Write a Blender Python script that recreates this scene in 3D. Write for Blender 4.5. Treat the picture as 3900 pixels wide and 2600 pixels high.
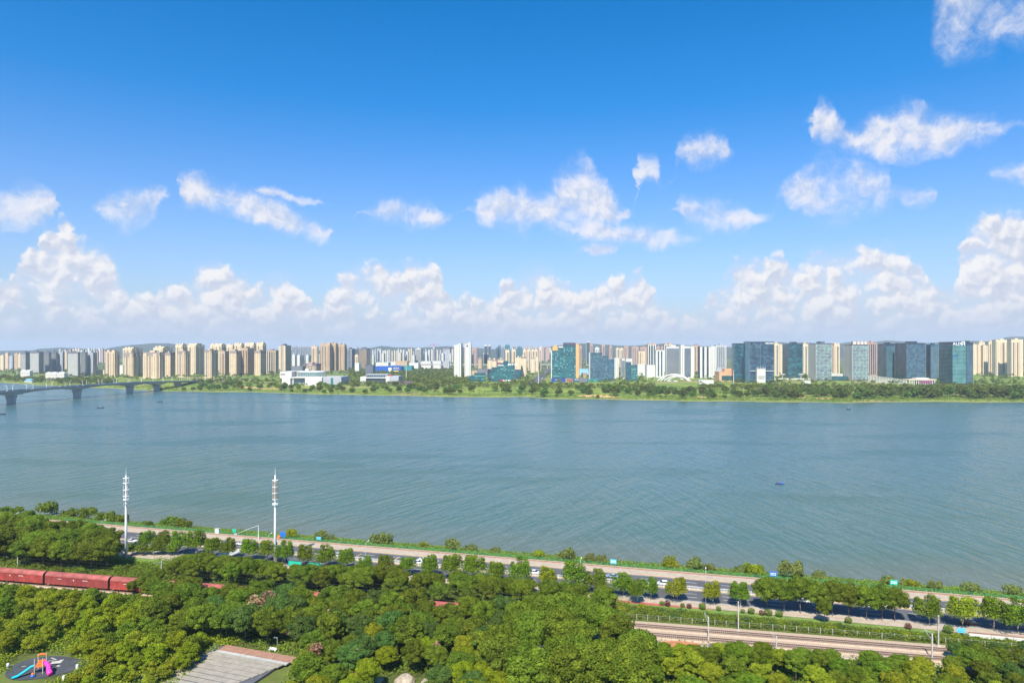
import bpy, bmesh, math, random
import numpy as np
from mathutils import Vector, Matrix

for o in list(bpy.data.objects):
    bpy.data.objects.remove(o, do_unlink=True)
S = bpy.context.scene
COL = S.collection
F = 2600.0            # focal length in photo pixels (photo 3900 x 2600)
H = 95.0              # eye height above the river
HOR = 1332.0          # horizon row in the photo
HAZE = 6.0e-5         # density of the air

# ------------------------------------------------------------------ camera
cam_d = bpy.data.cameras.new("camera")
cam_d.sensor_width = 36.0
cam_d.lens = 24.0
cam_d.shift_y = (HOR - 1300.0) / 3900.0
cam_d.clip_start = 1.0
cam_d.clip_end = 60000.0
cam = bpy.data.objects.new("camera", cam_d)
cam.location = (0, 0, H)
cam.rotation_euler = (math.radians(90), 0, 0)
COL.objects.link(cam)
S.camera = cam

# ------------------------------------------------------------------ exposure
S.view_settings.view_transform = 'Standard'
S.view_settings.look = 'None'
S.view_settings.exposure = 0.8
S.view_settings.gamma = 1.0
S.view_settings.use_curve_mapping = False
S.render.engine = 'CYCLES'
S.cycles.use_denoising = True
try:
    S.cycles.denoiser = 'OPENIMAGEDENOISE'
    S.cycles.denoising_input_passes = 'RGB_ALBEDO_NORMAL'
except Exception:
    pass
S.cycles.max_bounces = 5
S.cycles.diffuse_bounces = 2
S.cycles.glossy_bounces = 2
S.cycles.transmission_bounces = 2
S.cycles.transparent_max_bounces = 4
S.cycles.volume_bounces = 0
S.cycles.caustics_reflective = False
S.cycles.caustics_refractive = False
S.cycles.sample_clamp_indirect = 4.0
S.render.use_persistent_data = False

# ------------------------------------------------------------------ sun
SUN_EL = math.radians(50.0)
SUN_H = Vector((0.24, 0.97, 0)).normalized()        # horizontal travel of the light
sd = bpy.data.lights.new("sun", 'SUN')
sd.energy = 5.0
sd.angle = math.radians(0.55)
sd.color = (1.0, 0.92, 0.78)
sun = bpy.data.objects.new("sun", sd)
ldir = Vector((SUN_H.x * math.cos(SUN_EL), SUN_H.y * math.cos(SUN_EL), -math.sin(SUN_EL)))
sun.rotation_euler = ldir.to_track_quat('-Z', 'Y').to_euler()
sun.location = (0, -50, 400)
COL.objects.link(sun)

# ------------------------------------------------------------------ world: clear sky and clouds by direction
W = bpy.data.worlds.new("World")
S.world = W
W.use_nodes = True
wt = W.node_tree
wt.nodes.clear()

def azel(fx, fy):
    """a sighting (on the 2352-wide view) as azimuth / elevation"""
    px, py = fx * 3900 / 2352, fy * 3900 / 2352
    x, z = (px - 1950) / F, (HOR - py) / F
    return math.atan2(x, 1.0), math.atan2(z, math.hypot(x, 1.0))

class NT:
    def __init__(self, tree): self.t = tree
    def n(self, kind, **kw):
        nd = self.t.nodes.new(kind)
        for k, v in kw.items():
            setattr(nd, k, v)
        return nd
    def link(self, a, b): self.t.links.new(a, b)
    def put(self, sock, v):
        if hasattr(v, 'is_linked') or hasattr(v, 'links'):
            self.link(v, sock)
        else:
            sock.default_value = v
    def math(self, op, a, b=None, c=None, clamp=False):
        nd = self.n('ShaderNodeMath', operation=op, use_clamp=clamp)
        self.put(nd.inputs[0], a)
        if b is not None: self.put(nd.inputs[1], b)
        if c is not None: self.put(nd.inputs[2], c)
        return nd.outputs[0]
    def vmath(self, op, a, b=None):
        nd = self.n('ShaderNodeVectorMath', operation=op)
        self.put(nd.inputs[0], a)
        if b is not None: self.put(nd.inputs[1], b)
        return nd.outputs[0]
    def ramp(self, v, a, b, c=0.0, d=1.0, smooth=True):
        nd = self.n('ShaderNodeMapRange', interpolation_type='SMOOTHSTEP' if smooth else 'LINEAR')
        self.put(nd.inputs[0], v)
        nd.inputs[1].default_value = a; nd.inputs[2].default_value = b
        nd.inputs[3].default_value = c; nd.inputs[4].default_value = d
        return nd.outputs[0]
    def mix(self, fac, a, b, blend='MIX'):
        nd = self.n('ShaderNodeMix', data_type='RGBA', blend_type=blend)
        self.put(nd.inputs[0], fac); self.put(nd.inputs[6], a); self.put(nd.inputs[7], b)
        return nd.outputs[2]
    def noise(self, vec, scale, detail=4, rough=0.5, out='Fac', dist=0.0, dim='3D'):
        nd = self.n('ShaderNodeTexNoise', noise_dimensions=dim)
        if vec is not None: self.link(vec, nd.inputs['Vector'])
        nd.inputs['Scale'].default_value = scale
        nd.inputs['Detail'].default_value = detail
        nd.inputs['Roughness'].default_value = rough
        nd.inputs['Distortion'].default_value = dist
        return nd.outputs[out]

def curve_pts(node, pts):
    cm = node.mapping
    c = cm.curves[0]
    pts = sorted(pts)
    while len(c.points) > 2: c.points.remove(c.points[-1])
    c.points[0].location = pts[0]; c.points[1].location = pts[-1]
    for p in pts[1:-1]: c.points.new(*p)
    for p in c.points: p.handle_type = 'AUTO_CLAMPED'
    cm.update()
AZ0, AZ1, ELK = -0.66, 0.66, 0.6
def prof(pts):
    """(fx, fy) sightings -> curve points, azimuth against elevation"""
    out = []
    for fx, fy in pts:
        a, e = azel(fx, fy)
        t = (a - AZ0) / (AZ1 - AZ0)
        out.append((t, max(0.0, e / ELK)))
    d = {}
    for t, v in out: d[round(t, 5)] = v
    out = sorted(d.items())
    out = [(0.0, out[0][1])] + [p for p in out if 0 < p[0] < 1] + [(1.0, out[-1][1])]
    return out
def flat(pts, k=1.0):
    out = sorted(((azel(fx, 600)[0] - AZ0) / (AZ1 - AZ0), v * k) for fx, v in pts)
    return [(0.0, out[0][1])] + [p for p in out if 0 < p[0] < 1] + [(1.0, out[-1][1])]
HEAP_TOP = [(-200,520),(-60,600),(0,640),(35,600),(60,560),(110,515),(150,498),(185,535),(240,555),(280,600),(305,660),(340,668),(360,650),(400,640),(455,590),
    (490,578),(520,600),(600,632),(640,622),(680,640),(720,690),(755,650),(815,595),(850,583),(900,600),(950,586),(985,586),(1010,620),(1060,672),(1120,670),
    (1160,640),(1210,600),(1240,590),(1290,620),(1340,642),(1390,622),(1450,622),(1490,650),(1530,690),(1580,692),(1640,650),(1700,590),(1760,578),(1830,590),
    (1860,565),(1900,550),(1960,548),(2040,555),(2110,580),(2160,645),(2195,610),(2235,500),(2290,476),(2352,486),(2500,500)]
HEAP_LOW = [(-100,700),(60,640),(180,660),(300,690),(420,668),(560,650),(640,640),(720,705),(850,650),(980,640),(1090,690),(1200,655),(1330,640),(1440,650),(1540,700),
    (1660,690),(1800,640),(1950,610),(2080,640),(2200,650),(2300,600),(2450,600)]
#   centre line, half height (fx px), weight
LAYERS = [
  ([(0,475),(62,474),(130,476),(200,478),(312,480),(400,440),(455,440),(600,485),(775,535),(830,488),(935,492),(1030,500),(1080,478),(1170,480),(1240,485),(1330,455),(1440,490),
    (1540,480),(1640,495),(1760,500),(1800,440),(1940,432),(2060,445),(2105,456),(2160,452),(2260,402),(2352,400)],
   [(0,40),(62,46),(125,14),(150,2),(215,6),(250,36),(330,44),(390,16),(412,28),(450,34),(600,34),(740,24),(780,3),(810,2),(850,20),(935,34),(1030,14),(1060,4),(1085,20),(1130,46),
    (1180,50),(1202,66),(1230,44),(1270,60),(1318,96),(1340,104),(1365,66),(1410,50),(1440,14),(1480,4),(1540,4),(1565,26),(1620,42),(1700,34),(1775,14),(1795,24),(1860,58),(1910,80),(1960,64),
    (2050,40),(2062,20),(2105,26),(2150,18),(2165,2),(2255,2),(2290,18),(2352,22)],
   [(0,1),(120,.9),(160,0),(215,.1),(250,.95),(372,.9),(388,.3),(396,0),(404,.3),(416,1.05),(760,1),(785,0),(815,.35),(880,.78),(1000,.82),(1040,.35),(1075,.3),(1100,1),(1420,1.05),(1450,.4),(1500,.1),(1535,.4),(1570,.95),(1720,.9),(1775,.3),
    (1800,.55),(1900,.85),(2020,.75),(2055,.55),(2075,.9),(2150,.85),(2170,0),(2250,0),(2280,.65),(2352,.7)]),
  ([(400,455),(560,432),(655,452),(760,470),(1300,520),(1340,520),(1440,540),(1600,545),(1700,360),(1800,330),(1860,278),(1905,290),(1960,322),(2060,300),(2160,310),(2320,285),(2450,285)],
   [(560,2),(600,10),(655,14),(730,8),(760,2),(1250,3),(1300,20),(1400,30),(1500,28),(1600,18),(1640,4),(1845,4),(1870,30),(1905,46),(1960,30),(2040,56),(2070,56),(2160,42),(2260,34),(2330,12),(2450,8)],
   [(560,.1),(600,.75),(700,.8),(765,.2),(1250,0),(1300,.9),(1400,.9),(1480,.85),(1580,.75),(1640,.1),(1845,.1),(1870,1.0),(2100,1.05),(2250,.85),(2330,.4),(2450,.3)]),
  ([(0,300),(1320,575),(1440,572),(1470,385),(1500,385),(1530,430),(1560,350),(1620,345),(1690,350),(1740,40),(2060,60),(2200,36),(2352,30),(2450,20)],
   [(1310,2),(1345,16),(1410,18),(1440,3),(1456,8),(1475,34),(1505,34),(1530,16),(1555,20),(1600,44),(1650,40),(1685,20),(1700,3),(2080,4),(2130,50),(2230,80),(2352,60),(2450,60)],
   [(1310,.1),(1345,.9),(1410,.9),(1440,.1),(1465,.75),(1510,.7),(1540,.4),(1570,.8),(1670,.8),(1700,0),(2080,0),(2150,.55),(2240,.8),(2352,.7),(2450,.7)]),
]

b = NT(wt)
tc = b.n('ShaderNodeTexCoord')
sep = b.n('ShaderNodeSeparateXYZ'); b.link(tc.outputs['Generated'], sep.inputs[0])
dx, dy, dz = sep.outputs
az = b.math('ARCTAN2', dx, dy)
el = b.math('ARCSINE', dz)
cmb = b.n('ShaderNodeCombineXYZ'); b.link(az, cmb.inputs[0]); b.link(el, cmb.inputs[1])
P = cmb.outputs[0]
t01 = b.math('DIVIDE', b.math('SUBTRACT', az, AZ0), AZ1 - AZ0)
# tear the outlines before they are read
w1 = b.noise(P, 30.0, 5, 0.6, out='Color', dim='2D')
w1 = b.vmath('SUBTRACT', w1, (0.5, 0.5, 0.5))
wsc = b.n('ShaderNodeVectorMath', operation='SCALE'); b.link(w1, wsc.inputs[0]); wsc.inputs['Scale'].default_value = 0.022
wsep = b.n('ShaderNodeSeparateXYZ'); b.link(wsc.outputs[0], wsep.inputs[0])
tq = b.math('PINGPONG', b.math('ADD', t01, wsep.outputs[0]), 1.0)
eq = b.math('ADD', el, wsep.outputs[1])
Q = b.vmath('ADD', P, wsc.outputs[0])
def curve(pts, x):
    nd = b.n('ShaderNodeFloatCurve'); curve_pts(nd, pts); b.link(x, nd.inputs['Value']); return nd.outputs[0]

sky = b.n('ShaderNodeTexSky', sky_type='NISHITA')
sky.sun_disc = False
sky.sun_elevation = SUN_EL
sky.sun_rotation = math.atan2(-SUN_H.x, -SUN_H.y)
sky.altitude = 60.0
sky.air_density = 1.0
sky.dust_density = 1.2
sky.ozone_density = 3.0
hs = b.n('ShaderNodeHueSaturation')
hs.inputs['Saturation'].default_value = 1.0
hs.inputs['Value'].default_value = 1.0
b.link(sky.outputs[0], hs.inputs['Color'])
SKY_K = 0.11          # brightness the cloud colours below were read at
def lin(r, g, bl, k=1.0):
    f = lambda c: ((c / 255 + .055) / 1.055) ** 2.4 if c > 10 else c / 255 / 12.92
    return (f(r) * k, f(g) * k, f(bl) * k, 1.0)
cr = b.n('ShaderNodeValToRGB')
e_ = cr.color_ramp.elements
e_[0].position = 0.0; e_[0].color = (0.72, 0.72, 0.76, 1)
e_[1].position = 0.88; e_[1].color = (0.0, 0.50, 0.86, 1)
for p_, c_ in ((0.17, (0.58, 0.68, 0.83, 1)), (0.40, (0.33, 0.60, 0.88, 1)), (0.62, (0.06, 0.54, 0.89, 1))):
    x_ = e_.new(p_); x_.color = c_
b.link(b.math('DIVIDE', el, 0.55, clamp=True), cr.inputs[0])
clear = b.mix(1.0, hs.outputs[0], cr.outputs[0], 'MULTIPLY')
sc2 = b.n('ShaderNodeVectorMath', operation='SCALE'); b.link(clear, sc2.inputs[0]); sc2.inputs['Scale'].default_value = 2.0
clear = sc2.outputs[0]
# milky air low over the land
ael = b.math('ABSOLUTE', el)
hz = b.math('POWER', 2.718, b.math('MULTIPLY', ael, -11.0))
clear = b.mix(b.math('MULTIPLY', hz, 0.80), clear, lin(172, 192, 222, 1 / SKY_K))
up = b.math('GREATER_THAN', el, -0.002)
# thin cloud sheets: centre line, half height, weight along the azimuth
PXR = 3900 / 2352 / F
sacc = None
for cl_, hh_, ww_ in LAYERS:
    c_ = b.math('MULTIPLY', curve(prof(cl_), tq), ELK)
    h_ = b.math('MULTIPLY', curve(flat(hh_, 1 / 120), tq), 120 * PXR)
    w_ = curve(flat(ww_, 0.9), tq)
    d_ = b.math('DIVIDE', b.math('ABSOLUTE', b.math('SUBTRACT', eq, c_)), b.math('MAXIMUM', h_, 0.0004))
    m_ = b.math('MULTIPLY', b.math('SUBTRACT', 1.25, d_, clamp=True), w_)
    sacc = m_ if sacc is None else b.math('MAXIMUM', sacc, m_)
nA = b.noise(Q, 19.0, 8, 0.62, dim='2D')
nB = b.noise(b.vmath('ADD', Q, (-0.005, 0.011, 0)), 19.0, 5, 0.62, dim='2D')
ds = b.math('SUBTRACT', b.math('ADD', b.math('MULTIPLY', sacc, 1.25), b.math('MULTIPLY', b.math('SUBTRACT', nA, 0.5), 2.0)), 0.40)
sa = b.math('ADD', b.math('MULTIPLY', b.ramp(ds, 0.0, 1.0), 0.72), b.math('MULTIPLY', b.math('MULTIPLY', b.ramp(ds, -0.42, 0.5), b.ramp(sacc, 0.0, 0.3)), 0.22))
sl = b.ramp(b.math('SUBTRACT', nA, nB), -0.16, 0.14)
scol = b.mix(sl, lin(206, 216, 238, 1 / SKY_K), lin(244, 243, 249, 1 / SKY_K))
col = b.mix(b.math('MULTIPLY', sa, up), clear, scol)
# heap clouds along the horizon: two ridges, one behind the other
def heap(pts, off, soft, seed):
    top = b.math('MULTIPLY', curve(prof(pts), tq), ELK)
    m = b.math('DIVIDE', b.math('SUBTRACT', top, eq), soft)
    return b.math('MINIMUM', b.math('MAXIMUM', m, -1.2), 1.2)
def puff(v, sc_):
    vo = b.n('ShaderNodeTexVoronoi', feature='F1', voronoi_dimensions='2D')
    b.link(v, vo.inputs['Vector']); vo.inputs['Scale'].default_value = sc_
    vo.inputs['Detail'].default_value = 2.0; vo.inputs['Roughness'].default_value = 0.5
    return b.math('SUBTRACT', 0.5, vo.outputs['Distance'])
OFF = (-0.004, 0.008, 0)
n1 = b.noise(Q, 12.0, 8, 0.58, dim='2D')
n2 = b.noise(b.vmath('ADD', Q, OFF), 12.0, 6, 0.58, dim='2D')
p1 = puff(Q, 32.0)
p2 = puff(b.vmath('ADD', Q, OFF), 32.0)
def body(n_, p_):
    return b.math('ADD', b.math('MULTIPLY', p_, 0.9), b.math('MULTIPLY', b.math('SUBTRACT', n_, 0.5), 2.0))
bd1, bd2 = body(n1, p1), body(n2, p2)
lit = b.ramp(b.math('SUBTRACT', bd1, bd2), -0.34, 0.50)
fade = b.ramp(el, 0.0, 0.075)
hzc = lin(190, 202, 226, 1 / SKY_K)
hm = heap(HEAP_TOP, None, 0.024, 0)
# a thin veil fills the bank, bright heads stand out of it with gaps between
veil = b.math('MULTIPLY', b.ramp(b.math('ADD', hm, b.math('MULTIPLY', bd1, 0.55)), -0.2, 1.3), 0.70)
vcol = b.mix(fade, hzc, lin(212, 221, 239, 1 / SKY_K))
low_f = b.ramp(el, 0.002, 0.034)
col = b.mix(b.math('MULTIPLY', b.math('MULTIPLY', veil, low_f), up), col, vcol)
for pts, soft_, k_, t_, a_hi, sh, li in ((HEAP_TOP, 0.021, 0.95, 0.10, 0.95, (184, 197, 225), (251, 249, 249)), (HEAP_LOW, 0.015, 0.8, 0.14, 0.80, (184, 197, 223), (246, 244, 245))):
    hm = heap(pts, None, soft_, 0)
    dc = b.math('SUBTRACT', b.math('ADD', b.math('MULTIPLY', hm, k_), b.math('MULTIPLY', bd1, 1.15)), t_)
    # heads thin out away from the crest
    dc = b.math('SUBTRACT', dc, b.ramp(b.math('SUBTRACT', hm, 0.0), 0.7, 1.2, 0.0, 0.28))
    ca = b.math('MULTIPLY', b.ramp(dc, -0.05, 0.62), a_hi)
    crest = b.ramp(dc, 0.1, 1.5, 1.0, 0.3)
    l_ = b.math('MULTIPLY', b.math('ADD', b.math('MULTIPLY', lit, 0.8), b.math('MULTIPLY', crest, 0.38)), 1.0, clamp=True)
    ccol = b.mix(l_, lin(*sh, 1 / SKY_K), lin(*li, 1 / SKY_K))
    ccol = b.mix(fade, hzc, ccol)
    ca = b.math('MULTIPLY', ca, low_f)
    col = b.mix(b.math('MULTIPLY', ca, up), col, ccol)
bg = b.n('ShaderNodeBackground'); bg.inputs['Strength'].default_value = SKY_K / 2 ** S.view_settings.exposure
b.link(col, bg.inputs['Color'])
wo = b.n('ShaderNodeOutputWorld'); b.link(bg.outputs[0], wo.inputs['Surface'])
try:
    W.cycles.sampling_method = 'MANUAL'; W.cycles.sample_map_resolution = 512
except Exception:
    pass

# ================================================================== helpers
RNG = random.Random(7)
NP = np.random.default_rng(11)

def px2(px, py, z=0.0):
    """ground point seen at a photo pixel, at height z"""
    Y = (H - z) * F / (py - HOR)
    return Vector(((px - 1950) / F * Y, Y, z))
def at(px, Y, z=0.0):
    return Vector(((px - 1950) / F * Y, Y, z))
def to_px(p):
    return 1950 + p[0] / p[1] * F, HOR + (H - p[2]) / p[1] * F

class MB:
    def __init__(self): self.v = []; self.f = []; self.m = []
    def quad(self, a, b_, c, d, m=0):
        n = len(self.v); self.v += [tuple(a), tuple(b_), tuple(c), tuple(d)]; self.f.append((n, n+1, n+2, n+3)); self.m.append(m)
    def poly(self, pts, m=0):
        n = len(self.v); self.v += [tuple(p) for p in pts]; self.f.append(tuple(range(n, n+len(pts)))); self.m.append(m)
    def hexa(self, P8, m=0, skip=()):
        n = len(self.v); self.v += [tuple(p) for p in P8]
        fs = [(0,3,2,1),(4,5,6,7),(0,1,5,4),(1,2,6,5),(2,3,7,6),(3,0,4,7)]
        for k, f in enumerate(fs):
            if k in skip: continue
            self.f.append(tuple(n+i for i in f)); self.m.append(m)
    def box(self, x0, y0, z0, x1, y1, z1, m=0, skip=()):
        self.hexa([(x0,y0,z0),(x1,y0,z0),(x1,y1,z0),(x0,y1,z0),(x0,y0,z1),(x1,y0,z1),(x1,y1,z1),(x0,y1,z1)], m, skip)
    def cbox(self, c, s, m=0, rz=0.0):
        cx, cy, cz = c; hx, hy, hz = s[0]/2, s[1]/2, s[2]/2
        ca, sa = math.cos(rz), math.sin(rz)
        P = []
        for z in (-hz, hz):
            for x, y in ((-hx,-hy),(hx,-hy),(hx,hy),(-hx,hy)):
                P.append((cx + x*ca - y*sa, cy + x*sa + y*ca, cz + z))
        self.hexa(P, m)
    def tube(self, pts, rad, n=8, m=0, cap=True):
        pts = [Vector(p) for p in pts]
        if not hasattr(rad, '__len__'): rad = [rad]*len(pts)
        base = len(self.v)
        for i, p in enumerate(pts):
            t = (pts[min(i+1, len(pts)-1)] - pts[max(i-1, 0)]).normalized()
            a = t.cross(Vector((0, 0, 1)))
            if a.length < 1e-3: a = Vector((1, 0, 0))
            a.normalize(); c = t.cross(a)
            for k in range(n):
                th = 2*math.pi*k/n
                self.v.append(tuple(p + a*(rad[i]*math.cos(th)) + c*(rad[i]*math.sin(th))))
        for i in range(len(pts)-1):
            for k in range(n):
                k2 = (k+1) % n
                self.f.append((base+i*n+k, base+i*n+k2, base+(i+1)*n+k2, base+(i+1)*n+k)); self.m.append(m)
        if cap:
            self.f.append(tuple(base+k for k in range(n))[::-1]); self.m.append(m)
            self.f.append(tuple(base+(len(pts)-1)*n+k for k in range(n))); self.m.append(m)
    def lathe(self, prof_, n=12, c=(0,0,0), m=0):
        base = len(self.v)
        for r, z in prof_:
            for k in range(n):
                th = 2*math.pi*k/n
                self.v.append((c[0]+r*math.cos(th), c[1]+r*math.sin(th), c[2]+z))
        for i in range(len(prof_)-1):
            for k in range(n):
                k2 = (k+1) % n
                self.f.append((base+i*n+k, base+i*n+k2, base+(i+1)*n+k2, base+(i+1)*n+k)); self.m.append(m)
        self.f.append(tuple(base+k for k in range(n))[::-1]); self.m.append(m)
        self.f.append(tuple(base+(len(prof_)-1)*n+k for k in range(n))); self.m.append(m)
    def mesh(self, name, mats, smooth=False):
        me = bpy.data.meshes.new(name)
        me.from_pydata(self.v, [], self.f)
        mats = mats if isinstance(mats, (list, tuple)) else [mats]
        for x in mats: me.materials.append(x)
        if len(mats) > 1: me.polygons.foreach_set('material_index', self.m)
        if smooth: me.polygons.foreach_set('use_smooth', [True]*len(me.polygons))
        me.update()
        return me
    def build(self, name, mats, parent=None, smooth=False, kind=None, loc=None, rz=0.0):
        return mobj(name, self.mesh(name, mats, smooth), parent, kind, loc, rz)

def mobj(name, me, parent=None, kind=None, loc=None, rz=0.0):
    o = bpy.data.objects.new(name, me); COL.objects.link(o)
    if parent is not None: o.parent = parent
    if kind: o['kind'] = kind
    if loc is not None: o.location = loc
    if rz: o.rotation_euler = (0, 0, rz)
    return o
def tag(o, label, cat, group=None):
    o['label'] = label; o['category'] = cat
    if group: o['group'] = group
    return o
def thing(name, label, cat, loc=(0,0,0), rz=0.0, group=None):
    o = bpy.data.objects.new(name, None); COL.objects.link(o)
    o.empty_display_size = 0.5
    o.location = loc; o.rotation_euler = (0, 0, rz)
    return tag(o, label, cat, group)
def struct(name, mb, mats, **kw):
    return mb.build(name, mats, kind='structure', **kw)
def copy_tree(o, parent=None):
    c = o.copy(); COL.objects.link(c); c.parent = parent
    for ch in list(o.children): copy_tree(ch, c)
    return c

# ------------------------------------------------------------------ materials
def mat(name, rgb, rough=0.75, var=0.14, scale=0.4, metallic=0.0, spec=0.3, rgb2=None, coord='Object', bump=0.0, bscale=4.0):
    m = bpy.data.materials.new(name); m.use_nodes = True
    t = NT(m.node_tree); p = m.node_tree.nodes['Principled BSDF']
    tc_ = t.n('ShaderNodeTexCoord')
    n = t.noise(tc_.outputs[coord], scale, 5, 0.6)
    f = t.ramp(n, 0.3, 0.7)
    c1 = tuple(rgb) + (1,)
    if rgb2 is None:
        c2 = tuple(min(1, x*(1+var)) for x in rgb) + (1,); c1 = tuple(x*(1-var) for x in rgb) + (1,)
    else: c2 = tuple(rgb2) + (1,)
    t.link(t.mix(f, c1, c2), p.inputs['Base Color'])
    p.inputs['Roughness'].default_value = rough
    p.inputs['Metallic'].default_value = metallic
    p.inputs['Specular IOR Level'].default_value = spec
    if bump:
        bn = t.n('ShaderNodeBump'); bn.inputs['Strength'].default_value = bump
        t.link(t.noise(tc_.outputs[coord], bscale, 4, 0.6), bn.inputs['Height']); t.link(bn.outputs[0], p.inputs['Normal'])
    return m
def leafmat(name, dark, light, warm=None, trans=0.45, rnd=0.16):
    """foliage: the tint of each leaf cluster from the mesh, of each plant from its own random number"""
    m = bpy.data.materials.new(name); m.use_nodes = True
    nt = m.node_tree; nt.nodes.clear(); t = NT(nt)
    at_ = t.n('ShaderNodeAttribute', attribute_name='tint')
    oi = t.n('ShaderNodeObjectInfo')
    c = t.mix(at_.outputs['Fac'], tuple(dark)+(1,), tuple(light)+(1,))
    if warm is not None:
        c = t.mix(t.ramp(at_.outputs['Fac'], 0.86, 0.98), c, tuple(warm)+(1,))
    hs_ = t.n('ShaderNodeHueSaturation')
    t.link(t.ramp(oi.outputs['Random'], 0, 1, 0.5-rnd*0.16, 0.5+rnd*0.10, smooth=False), hs_.inputs['Hue'])
    t.link(t.ramp(oi.outputs['Random'], 0, 1, 1-rnd, 1+rnd, smooth=False), hs_.inputs['Value'])
    t.link(c, hs_.inputs['Color'])
    d = t.n('ShaderNodeBsdfDiffuse'); t.link(hs_.outputs[0], d.inputs[0])
    tr = t.n('ShaderNodeBsdfTranslucent'); t.link(hs_.outputs[0], tr.inputs[0])
    mx = t.n('ShaderNodeMixShader'); mx.inputs[0].default_value = trans
    t.link(d.outputs[0], mx.inputs[1]); t.link(tr.outputs[0], mx.inputs[2])
    o = t.n('ShaderNodeOutputMaterial'); t.link(mx.outputs[0], o.inputs[0])
    return m
M = {}
M['white'] = mat('white_paint', (.72,.72,.71), .5, .05)
M['offwhite'] = mat('off_white_render', (.60,.58,.54), .75, .06, .05)
M['concrete'] = mat('concrete', (.36,.35,.33), .85, .16, .25)
M['pale_concrete'] = mat('pale_concrete', (.42,.39,.35), .85, .10, .5)
M['bridge'] = mat('bridge_concrete', (.46,.44,.42), .85, .12, .08)
M['asphalt'] = mat('asphalt', (.085,.085,.092), .9, .14, .15)
M['paving'] = mat('paving', (.37,.30,.235), .85, .12, .6)
M['kerb'] = mat('kerb_paint', (.60,.40,.20), .8, .15, .5)
M['line'] = mat('road_paint', (.66,.66,.64), .7, .12, .8)
M['yline'] = mat('yellow_road_paint', (.62,.45,.12), .7, .12, .8)
M['red_paving'] = mat('red_track', (.42,.10,.08), .85, .1, .5)
M['lawn'] = mat('lawn', (.10,.17,.03), .95, .2, .3, rgb2=(.17,.24,.05))
M['ballast'] = mat('ballast', (.33,.24,.17), .95, .2, 1.6, rgb2=(.42,.32,.24), bump=.6, bscale=3)
M['ballast_brown'] = mat('oily_ballast', (.20,.13,.09), .95, .2, 1.6, rgb2=(.27,.18,.13), bump=.6, bscale=3)
M['rail'] = mat('rail_steel', (.12,.06,.045), .6, .2, .5, metallic=.3)
M['sleeper'] = mat('sleeper', (.30,.26,.22), .9, .15, .7)
M['metal'] = mat('galvanised', (.52,.53,.54), .45, .08, .6, metallic=.3)
M['dark_metal'] = mat('dark_metal', (.06,.06,.065), .5, .1, .6, metallic=.3)
M['trunk'] = mat('bark', (.16,.12,.09), .95, .25, 1.5)
M['pale_trunk'] = mat('pale_bark', (.34,.29,.24), .95, .25, 1.5)
M['glass_car'] = mat('car_glass', (.02,.025,.03), .08, .05, spec=.6)
M['tyre'] = mat('tyre', (.02,.02,.02), .9, .1)
M['green_paint'] = mat('green_fence_paint', (.03,.28,.16), .6, .1)
M['blue_sign'] = mat('blue_sign', (.02,.14,.55), .5, .05)
M['lblue_sign'] = mat('light_blue_sign', (.10,.45,.75), .5, .05)
M['green_sign'] = mat('green_sign', (.02,.42,.30), .5, .05)
M['orange'] = mat('orange_plastic', (.75,.16,.03), .45, .05)
M['pink'] = mat('pink_plastic', (.75,.05,.35), .3, .04)
M['cyan'] = mat('cyan_plastic', (.01,.36,.48), .3, .04)
M['rubber'] = mat('rubber_surface', (.055,.06,.07), .95, .15, .4)
M['rust_red'] = mat('oxide_red', (.19,.032,.030), .75, .3, .35, rgb2=(.26,.050,.042))
M['slab_stone'] = mat('weathered_slab', (.24,.21,.175), .9, .2, .6, rgb2=(.31,.28,.235))
M['bright_red'] = mat('fresh_red', (.29,.045,.036), .7, .3, .35)
M['brick'] = mat('orange_brick', (.46,.20,.11), .9, .15, .8)
M['brown_tile'] = mat('brown_tile', (.26,.14,.10), .85, .2, .8, rgb2=(.36,.20,.14))
M['slate'] = mat('slate_roof', (.10,.10,.115), .7, .15, .5)
M['rock'] = mat('rock', (.33,.27,.21), .95, .3, .5, bump=.8, bscale=.8)
# foliage
L = {}
L['dark'] = leafmat('leaf_dark', (0.052,0.090,0.010), (0.225,0.300,0.033), (0.355,0.365,0.038))
L['mid'] = leafmat('leaf_mid', (0.062,0.115,0.010), (0.273,0.365,0.038), (.38,.40,.03), rnd=.12)
L['bluegreen'] = leafmat('leaf_bluegreen', (0.038,0.091,0.021), (0.168,0.263,0.055))
L['light'] = leafmat('leaf_light', (0.102,0.161,0.010), (.430,.470,.036), (.50,.47,.03), rnd=.12)
L['yellow'] = leafmat('leaf_yellow', (.115,.165,.008), (.360,.430,.025), (.46,.46,.02), rnd=.08)
L['plane'] = leafmat('leaf_plane', (0.055,0.111,0.010), (0.253,0.365,0.030), (0.383,0.409,0.025))
L['willow'] = leafmat('leaf_willow', (.100,.135,.030), (.300,.340,.095))
L['brown'] = leafmat('leaf_brown', (.20,.095,.055), (.52,.32,.20))
L['purple'] = leafmat('leaf_purple', (.035,.018,.022), (.10,.055,.055))
L['pinkish'] = leafmat('leaf_blossom', (.08,.10,.03), (.44,.20,.26))
L['topiary_red'] = leafmat('leaf_red_topiary', (.11,.04,.03), (.26,.12,.09))
L['grass'] = leafmat('grass_blade', (0.091,0.188,0.013), (0.281,0.425,0.050))
L['far'] = leafmat('leaf_far', (0.044,0.090,0.015), (0.189,0.263,0.050), rnd=.30)
L['far_light'] = leafmat('leaf_far_light', (0.098,0.144,0.020), (0.281,0.344,0.061), rnd=.25)

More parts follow.
